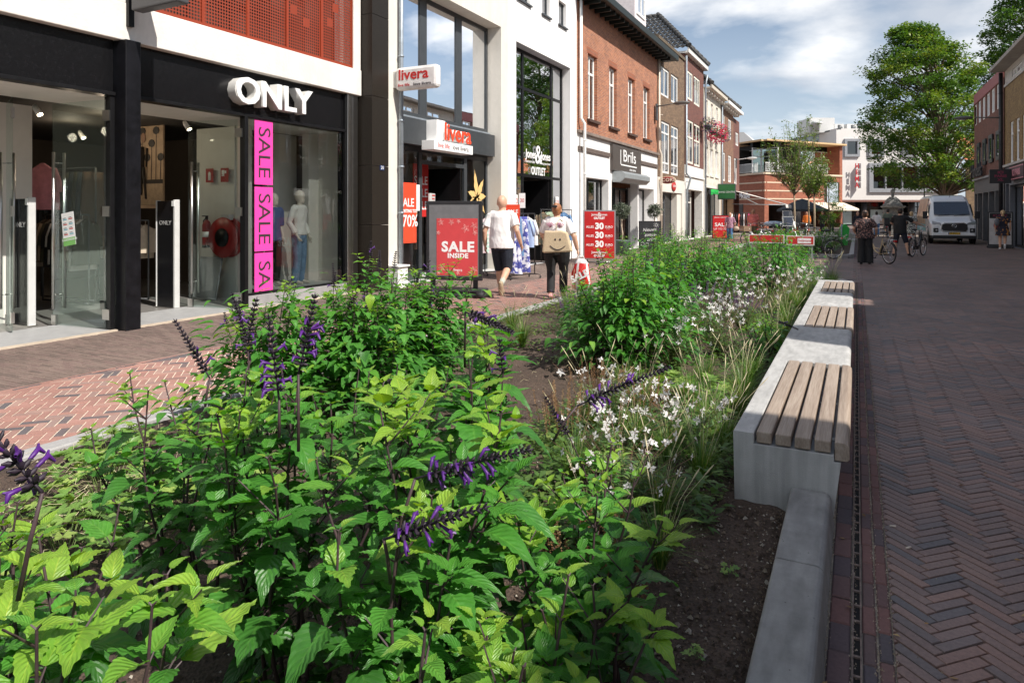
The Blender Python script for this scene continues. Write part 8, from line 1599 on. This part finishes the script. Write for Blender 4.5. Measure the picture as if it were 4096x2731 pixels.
# ---- dried brown sage spikes ----
BRSP = leafmat('dry_spike', [(0, (.16, .08, .04)), (.6, (.30, .17, .09)), (1, (.42, .28, .15))], veins=False, trans=.1, tcol=(1, 1, 1))
def dried(x, y, h, r, seed, label, n=26, purple=0.):
    rr = random.Random(seed); e = empty('faded_sage', (x, y, .04), 0, label, 'plant', 'low sages gone to brown seed'); m = MB(); m.at = []; lf = leafmb()
    for i in range(n):
        a = rr.random()*6.28; o = r*rr.uniform(.1, 1); hh = h*rr.uniform(.6, 1.1); b = Vector((o*.7*cos(a), o*.7*sin(a), 0)); tpt = Vector((o*cos(a), o*sin(a), hh)); t = rr.random(); k0 = len(m.f)
        m.tube([b, tpt], [.0018, .0012], 3, caps=False)
        k = int(hh/.016)
        for j in range(k):
            u = .35+.65*j/k; c = b.lerp(tpt, u)
            for q in range(3): aa = rr.random()*6.28; c2 = c+Vector((cos(aa)*.006, sin(aa)*.006, .004)); s = .0045; m.add([c, c2+Vector((0, 0, s)), c2+Vector((cos(aa)*s, sin(aa)*s, 0)), c2-Vector((0, 0, s*.6))], [(0, 1, 2), (0, 2, 3)])
        m.at += [t]*(len(m.f)-k0)
        for q in range(9): aa = rr.random()*6.28; add_leaf(lf, b.lerp(tpt, rr.uniform(0, .4)), Vector((cos(aa), sin(aa), .5)), Vector((0, 0, 1)), rr.uniform(.03, .06), rr.random()*.7, LT_LO, .3, .2, .8)
    m.build('spikes', BRSP if not purple else mat('purple_spike', (.12, .06, .16), .8, var=.5, scale=50), e, recalc=False); lf.build('foliage', GLEAF, e, recalc=False)
for i, (x, y, h, r, pu, lb) in enumerate(((-.98, 2.6, .38, .2, 0, 'brown seed spikes beside the bare soil in the shade'), (-1.75, 4.25, .42, .28, 0, 'brown seed spikes among the nearest white gauras'), (-1.4, 4.9, .4, .26, 0, 'brown seed spikes left of the near bench'), (-1.85, 5.2, .38, .25, 0, 'brown seed spikes by the patch of bare sunny soil'), (-2.2, 10.6, .5, .5, 1, 'purplish seed spikes in front of the far sages'), (-1.5, 10.4, .45, .4, 1, 'purplish seed spikes left of the middle bench end'), (-3.5, 9.2, .45, .5, 1, 'purplish seed spikes below the walking woman'), (-.75, 2.35, .35, .15, 0, 'thin brown seed spikes closest to the kerb'))): dried(x, y, h, r, 180+i, lb, 30 if not pu else 46, pu)
# ---- lobed ground leaves (geranium) ----
GER = leafmat('geranium_leaf', [(0, (.12, .24, .05)), (.6, (.2, .34, .07)), (1, (.32, .42, .1))], veins=False, trans=.3)
def geranium(x, y, r, seed, label, n=70, h=.2, s=.055):
    rr = random.Random(seed); e = empty('geranium', (x, y, .03), 0, label, 'plant', 'soft green geraniums'); m = MB(); m.at = []; st = MB()
    for i in range(n):
        a = rr.random()*6.28; o = r*sqrt(rr.random()); z = h*rr.uniform(.5, 1)*(1-.4*(o/r)**2); c = Vector((o*cos(a), o*sin(a), z)); L2 = s*rr.uniform(.6, 1.2); nrm = Vector((rr.uniform(-.4, .4)+.25*cos(a), rr.uniform(-.4, .4)+.25*sin(a), 1)).normalized(); u = nrm.cross(Vector((cos(a), sin(a), 0))).normalized(); v = nrm.cross(u); t = rr.random(); b = len(m.v); m.v.append(tuple(c-nrm*L2*.15)); k = 21; p0 = rr.random()
        for j in range(k):
            q = radians(25)+radians(310)*j/(k-1); rad_ = L2*((1, .8, .55, .82)[j % 4])*(1+.1*sin(j)); m.v.append(tuple(c+u*rad_*sin(q+pi)+v*rad_*cos(q+pi)*-1))
        for j in range(k-1): m.f.append([b, b+1+j, b+2+j]); m.m.append(0); m.sm.append(False); m.at.append(t)
        st.tube([(o*.4*cos(a), o*.4*sin(a), 0), tuple(c)], .0015, 3, caps=False)
    st.build('stalks', GSTEM, e, recalc=False); m.build('foliage', GER, e, recalc=False)
for i, (x, y, r, lb, n) in enumerate(((-3.7, 2.35, .42, 'light green lobed ground leaves at the left edge by the kerb', 120), (-3.3, 1.9, .4, 'lobed ground leaves with dry straw at the far left', 110), (-4.25, 2.75, .32, 'lobed ground leaves touching the left kerb', 80), (-3.0, 2.5, .3, 'lobed ground leaves left behind the foreground sages', 80), (-1.55, 5.9, .34, 'pale lobed leaves below the tall dense sage', 90), (-1.15, 5.85, .25, 'pale lobed leaves left of the near bench', 60), (-2.6, 8.4, .4, 'lobed leaves under the walking woman', 70), (-3.6, 6.2, .35, 'lobed leaves behind the bush by the shop window', 60), (-2.7, 3.3, .25, 'small lobed leaves below the bush by the shop window', 50))): geranium(x, y, r, 200+i, lb, n)
for i, (x, y) in enumerate(((-.52, 2.45), (-.62, 1.85), (-.42, 1.7), (-.5, 3.1), (-2.4, 4.6), (-2.1, 5.4), (.0, 2.15))): geranium(x, y, .045, 230+i, 'tiny green weed seedling, '+('in the dark soil near the bench end', 'in the dark soil low in the view', 'beside the low kerb', 'just left of the bench end wall', 'in the sunny bare soil', 'in the sunny soil by the gauras', 'growing in the slot drain')[i], 9, .03, .018)
salvia(-.62, 1.45, .74, .30, 32, 'low shaded sage at the lower edge between kerb and big leaves', 0, 9, 0, .145)
salvia(-1.75, .55, .9, .34, 33, 'sage cut off by the bottom left corner', 0, 8, 0, .16)
salvia(-3.72, 3.62, .98, .52, 34, 'sage bush nearest to the herringbone pavement at the left kerb', 1, 13, 4, .115)
# low ground cover between the taller plants
m = leafmb(); rr = random.Random(77)
for i in range(38000):
    y = 5.4+11.7*rr.random() if i < 30000 else 2.7+3.2*rr.random(); x = -4.65+3.95*rr.random() if i < 30000 else -2.0+1.36*rr.random()
    if i >= 30000 and (y < 3.2 and x > -.85 or noise.noise(Vector((x*2.2, y*2.2, 2))) < -.12): continue
    if i < 30000 and y < 7 and (noise.noise(Vector((x*1.3, y*1.3, 0))) < .05 or x < -1.9 and y < 6.1): continue
    if noise.noise(Vector((x*1.1, y*1.1, 5))) < -.22: continue
    a = rr.random()*6.28; add_leaf(m, Vector((x, y, rr.uniform(.03, .05)+.17*rr.random()**2)), Vector((cos(a), sin(a), rr.uniform(-.1, .9))), Vector((0, 0, 1)), rr.uniform(.035, .085), min(1, max(0, .45+.5*noise.noise(Vector((x*2, y*2, 9)))+rr.uniform(-.2, .2))), LT_LO, .3, .2, rr.choice([.5, .9, 1.1]))
m.build('ground_cover', leafmat('cover_leaf', [(0, (.04, .10, .025)), (.5, (.10, .19, .04)), (1, (.24, .30, .07))], veins=False), kind='stuff', recalc=False)
# ground litter: dry straw
m = MB(); rr = random.Random(5)
for i in range(500):
    x, y = (-3.6+rr.gauss(0, .35), 2.2+rr.gauss(0, .3)) if i < 220 else (-4.6*rr.random()-.4, 1.5+9*rr.random())
    if x > -.63 or x < -4.7: continue
    a = rr.random()*6.28; l = rr.uniform(.04, .13); z = .07+rr.random()*.02+(.13*rr.random() if i < 220 else 0); m.tube([(x, y, z), (x+l*.5*cos(a), y+l*.5*sin(a), z+.015), (x+l*cos(a+.3), y+l*sin(a+.3), z)], .0012, 3, caps=False)
m.build('dry_straw', SEED, kind='stuff', recalc=False)
# ================= trees =================
TLEAF = leafmat('lime_leaf', [(0, (.045, .11, .025)), (.35, (.08, .17, .03)), (.65, (.16, .25, .035)), (.88, (.30, .32, .045)), (1, (.38, .24, .04))], veins=False, trans=.3)
def leafcloud(m, c, r, n, s, rr, tint, rz=1.):
    for i in range(n):
        while True:
            p = Vector((rr.uniform(-1, 1), rr.uniform(-1, 1), rr.uniform(-1, 1)))
            if p.length < 1: break
        p = p*(.5+.5*p.length); q = c+Vector((p.x*r, p.y*r, p.z*r*rz)); a = Vector((rr.uniform(-1, 1), rr.uniform(-1, 1), rr.uniform(-.6, .6))).normalized(); n_ = Vector((rr.uniform(-.7, .7), rr.uniform(-.7, .7), 1)).normalized(); b = a.cross(n_).normalized(); L2 = s*rr.uniform(.6, 1.3); k = len(m.v)
        m.v += [tuple(q-a*L2*.5), tuple(q+b*L2*.3), tuple(q+a*L2*.5-n_*L2*.12), tuple(q-b*L2*.3)]; m.f.append([k, k+1, k+2, k+3]); m.m.append(0); m.sm.append(False); m.at.append(min(1, max(0, tint+rr.uniform(-.17, .17))))
def big_tree(x, y, trunk_r, z0, ztop, prof, n_cl, per, s, seed, label, off=(0, 0), cr=.75, tint=.35, name='broadleaf_tree', grp=None, lm=None):
    rr = random.Random(seed); e = empty(name, (x, y, 0), 0, label, 'tree', grp); t = MB(); t.tube([(0, 0, -.1), (0, 0, .3), (.05, 0, z0*.6), (0, 0, z0*1.1), (off[0]*.3, off[1]*.3, (z0+ztop)*.5), (off[0]*.7, off[1]*.7, z0+(ztop-z0)*.85)], [trunk_r*1.35, trunk_r*1.08, trunk_r, trunk_r*.9, trunk_r*.45, trunk_r*.12], 12); t.build('trunk', TRUNK, e)
    m = MB(); m.at = []; br = MB(); cl = []
    for i in range(n_cl):
        u = rr.random(); z = z0+(ztop-z0)*u; R_ = prof(u)*(.82+.3*noise.noise(Vector((u*6, 3.3*seed, 1)))); a = rr.random()*6.28; R_ *= 1+.22*noise.noise(Vector((cos(a)*1.6, sin(a)*1.6, u*4+seed))); rd = R_*(rr.random()**.38); c = Vector((rd*cos(a)+off[0]*u, rd*sin(a)+off[1]*u, z)); cl.append(c)
        sun = (c.normalized().dot(Vector((.6, -.3, .6)))); leafcloud(m, c, cr*rr.uniform(.6, 1.2), int(per*rr.uniform(.6, 1.3)), s, rr, tint+rr.choice([-.12, 0, .1, .28]), .55)
        if i % 5 == 0: b = Vector((off[0]*.3*u, off[1]*.3*u, max(z0*.8, z-R_*.75))); br.tube([b, b.lerp(c, .5)+Vector((0, 0, .25)), c], [trunk_r*.22*(1-u*.6), trunk_r*.12, trunk_r*.04], 5, caps=False)
    br.build('limbs', TRUNK, e, recalc=False); m.build('crown', lm or TLEAF, e, recalc=False); return e
big_tree(5.9, 60.2, .42, 3.5, 15.9, lambda u: 6.5*(sin(pi*min(1, .20+.78*u)))**.5*(1.08-.34*u), 720, 84, .23, 3, 'big round lime tree with yellowing leaves behind the white van', off=(-2.1, .4), cr=.85, tint=.38)
big_tree(13.4, 70, .4, 8, 21.5, lambda u: 7.0*(sin(pi*min(1, .2+.8*u)))**.6, 620, 70, .25, 8, 'darker green tree rising behind the roofs at the top right', cr=.9, tint=.2)
big_tree(12.5, 30, .4, 7.5, 15, lambda u: 4.5*(sin(pi*min(1, .2+.8*u)))**.6, 160, 50, .3, 9, 'tree behind the right hand houses reflected in the tall glass fronts', cr=1.1, tint=.25)
big_tree(13, 17, .4, 8, 14.5, lambda u: 4.3*(sin(pi*min(1, .2+.8*u)))**.6, 140, 50, .3, 10, 'tree reflected in the triple window opposite', cr=1.1, tint=.25)
YLEAF = leafmat('young_tree_leaf', [(0, (.05, .11, .03)), (.5, (.13, .22, .05)), (1, (.28, .33, .08))], veins=False, trans=.3)
def young_tree(x, y, h, cz, r, seed, label, n=26):
    rr = random.Random(seed); e = empty('young_tree', (x, y, 0), 0, label, 'tree', 'slim young trees in the far bed'); t = MB(); t.tube([(0, 0, 0), (.02, 0, cz*.6), (0, 0, cz)], [.055, .045, .04], 8); t.build('trunk', mat('pale_bark', (.32, .25, .17), .8, var=.25, scale=20), e); br = MB(); m = MB(); m.at = []
    for i in range(n):
        a = rr.random()*6.28; u = rr.random(); o = r*rr.uniform(.3, 1)*(.55+.45*sin(pi*u)); zt_ = cz+(h-cz)*(.25+.75*u); b = Vector((0, 0, cz-.1+(h-cz)*.15*u)); c = Vector((o*.7*cos(a), o*.7*sin(a), b.z+(zt_-b.z)*.5)); d = Vector((o*cos(a), o*sin(a), zt_)); br.tube([b, c, d], [.02, .012, .005], 4, caps=False)
        for k in range(9): leafcloud(m, b.lerp(c, .6).lerp(d, k/8)+Vector((rr.uniform(-.1, .1), rr.uniform(-.1, .1), 0)), .18, 10, .11, rr, rr.uniform(.2, .8))
    br.build('limbs', TRUNK, e, recalc=False); m.build('crown', YLEAF, e, recalc=False)
young_tree(-2.95, 38.9, 6.7, 2.5, 2.0, 3, 'tallest slim young tree in front of the balcony building', 50); young_tree(-2.4, 41.4, 5.6, 2.4, 1.5, 4, 'slim young tree right of the tallest one', 34); young_tree(-1.85, 36.2, 4.9, 2.4, .8, 5, 'thin young tree beside the evergreen', 18)
big_tree(-1.35, 40.6, .06, .9, 3.7, lambda u: .78*(sin(pi*(.15+.8*u)))**.5*(1.1-.35*u), 90, 55, .075, 6, 'small dense evergreen tree between young trees and litter bin', cr=.3, tint=.3, name='evergreen_tree')
def olive(x, y, lb):
    e = empty('potted_olive', (x, y, 0), 0, lb, 'potted tree', 'ball shaped olive trees at the optician door'); q = MB(); q.lathe([(.2, 0), (.26, .02), (.29, .5), (.31, .52), (.31, .56), (.27, .56), (.26, .5)], n=18); q.build('pot', mat('pot_green', (.09, .13, .12), .6), e); q = MB(); q.tube([(0, 0, .45), (.03, 0, .8), (-.02, .02, 1.1), (0, 0, 1.45)], [.03, .026, .026, .03], 8); q.build('trunk', mat('olive_bark', (.5, .4, .3), .8, var=.2), e)
    m = MB(); m.at = []; rr = random.Random(int(y*10))
    for i in range(90):
        d = Vector((rr.gauss(0, 1), rr.gauss(0, 1), rr.gauss(0, 1))).normalized()*rr.uniform(.15, .33); leafcloud(m, Vector((0, 0, 1.66))+d, .10, 26, .065, rr, rr.random())
    m.build('crown', MT['olive_leaf'], e, recalc=False); return e
leafmat('olive_leaf', [(0, (.06, .085, .055)), (.6, (.14, .17, .12)), (1, (.3, .33, .26))], veins=False, trans=.15, tcol=(1, 1.1, .7))
olive(-8.05, 25.3, 'potted olive ball tree left of the optician door, nearer one'); olive(-8.0, 29.9, 'potted olive ball tree right of the optician door behind the chalkboard')
# hanging flower baskets
def basket(y, z, r, col, lb):
    e = empty('flower_basket', (-8.45, y, z), 0, lb, 'flower basket', 'flower baskets on the cream house'); q = MB(); q.lathe([(.05, -.32), (.22, -.2), (.28, -.02), (.24, 0)], n=12); q.build('basket', DGREY, e); q = MB(); q.tube([(-.46, 0, -.1), (0, 0, -.05)], .02, 5); q.build('bracket', BLACK, e)
    m = MB(); m.at = []; rr = random.Random(int(y)); leafcloud(m, Vector((0, 0, .05)), r, 260, .1, rr, .3); m.build('foliage', TLEAF, e, recalc=False); m = MB(); m.at = []
    for i in range(260 if 'pink' in lb else 120):
        d = Vector((rr.gauss(0, 1), rr.gauss(0, 1), rr.gauss(0, 1))).normalized()*r*rr.uniform(.8, 1.12); leafcloud(m, d, .05, 4, .09, rr, .5)
    m.build('flowers', col, e, recalc=False)
PF = mat('pink_flower', (.75, .02, .14), .6, var=.3, scale=3); VF = mat('purple_flower', (.09, .03, .12), .6, var=.5, scale=4)
yy, zz = FX(-8.45, *c7(290, 350)); basket(yy, zz, .5, VF, 'dark purple hanging flower basket, leftmost on the cream house'); yy, zz = FX(-8.45, *c7(360, 425)); basket(yy, zz, .62, PF, 'bright pink hanging flower basket, left one of the two pink'); yy, zz = FX(-8.45, *c7(420, 460)); basket(yy, zz, .68, PF, 'bright pink hanging flower basket, right one of the two pink'); yy, zz = FX(-8.45, *c7(488, 488)); basket(yy, zz, .62, VF, 'dark purple hanging flower basket, rightmost beside the drainpipe')
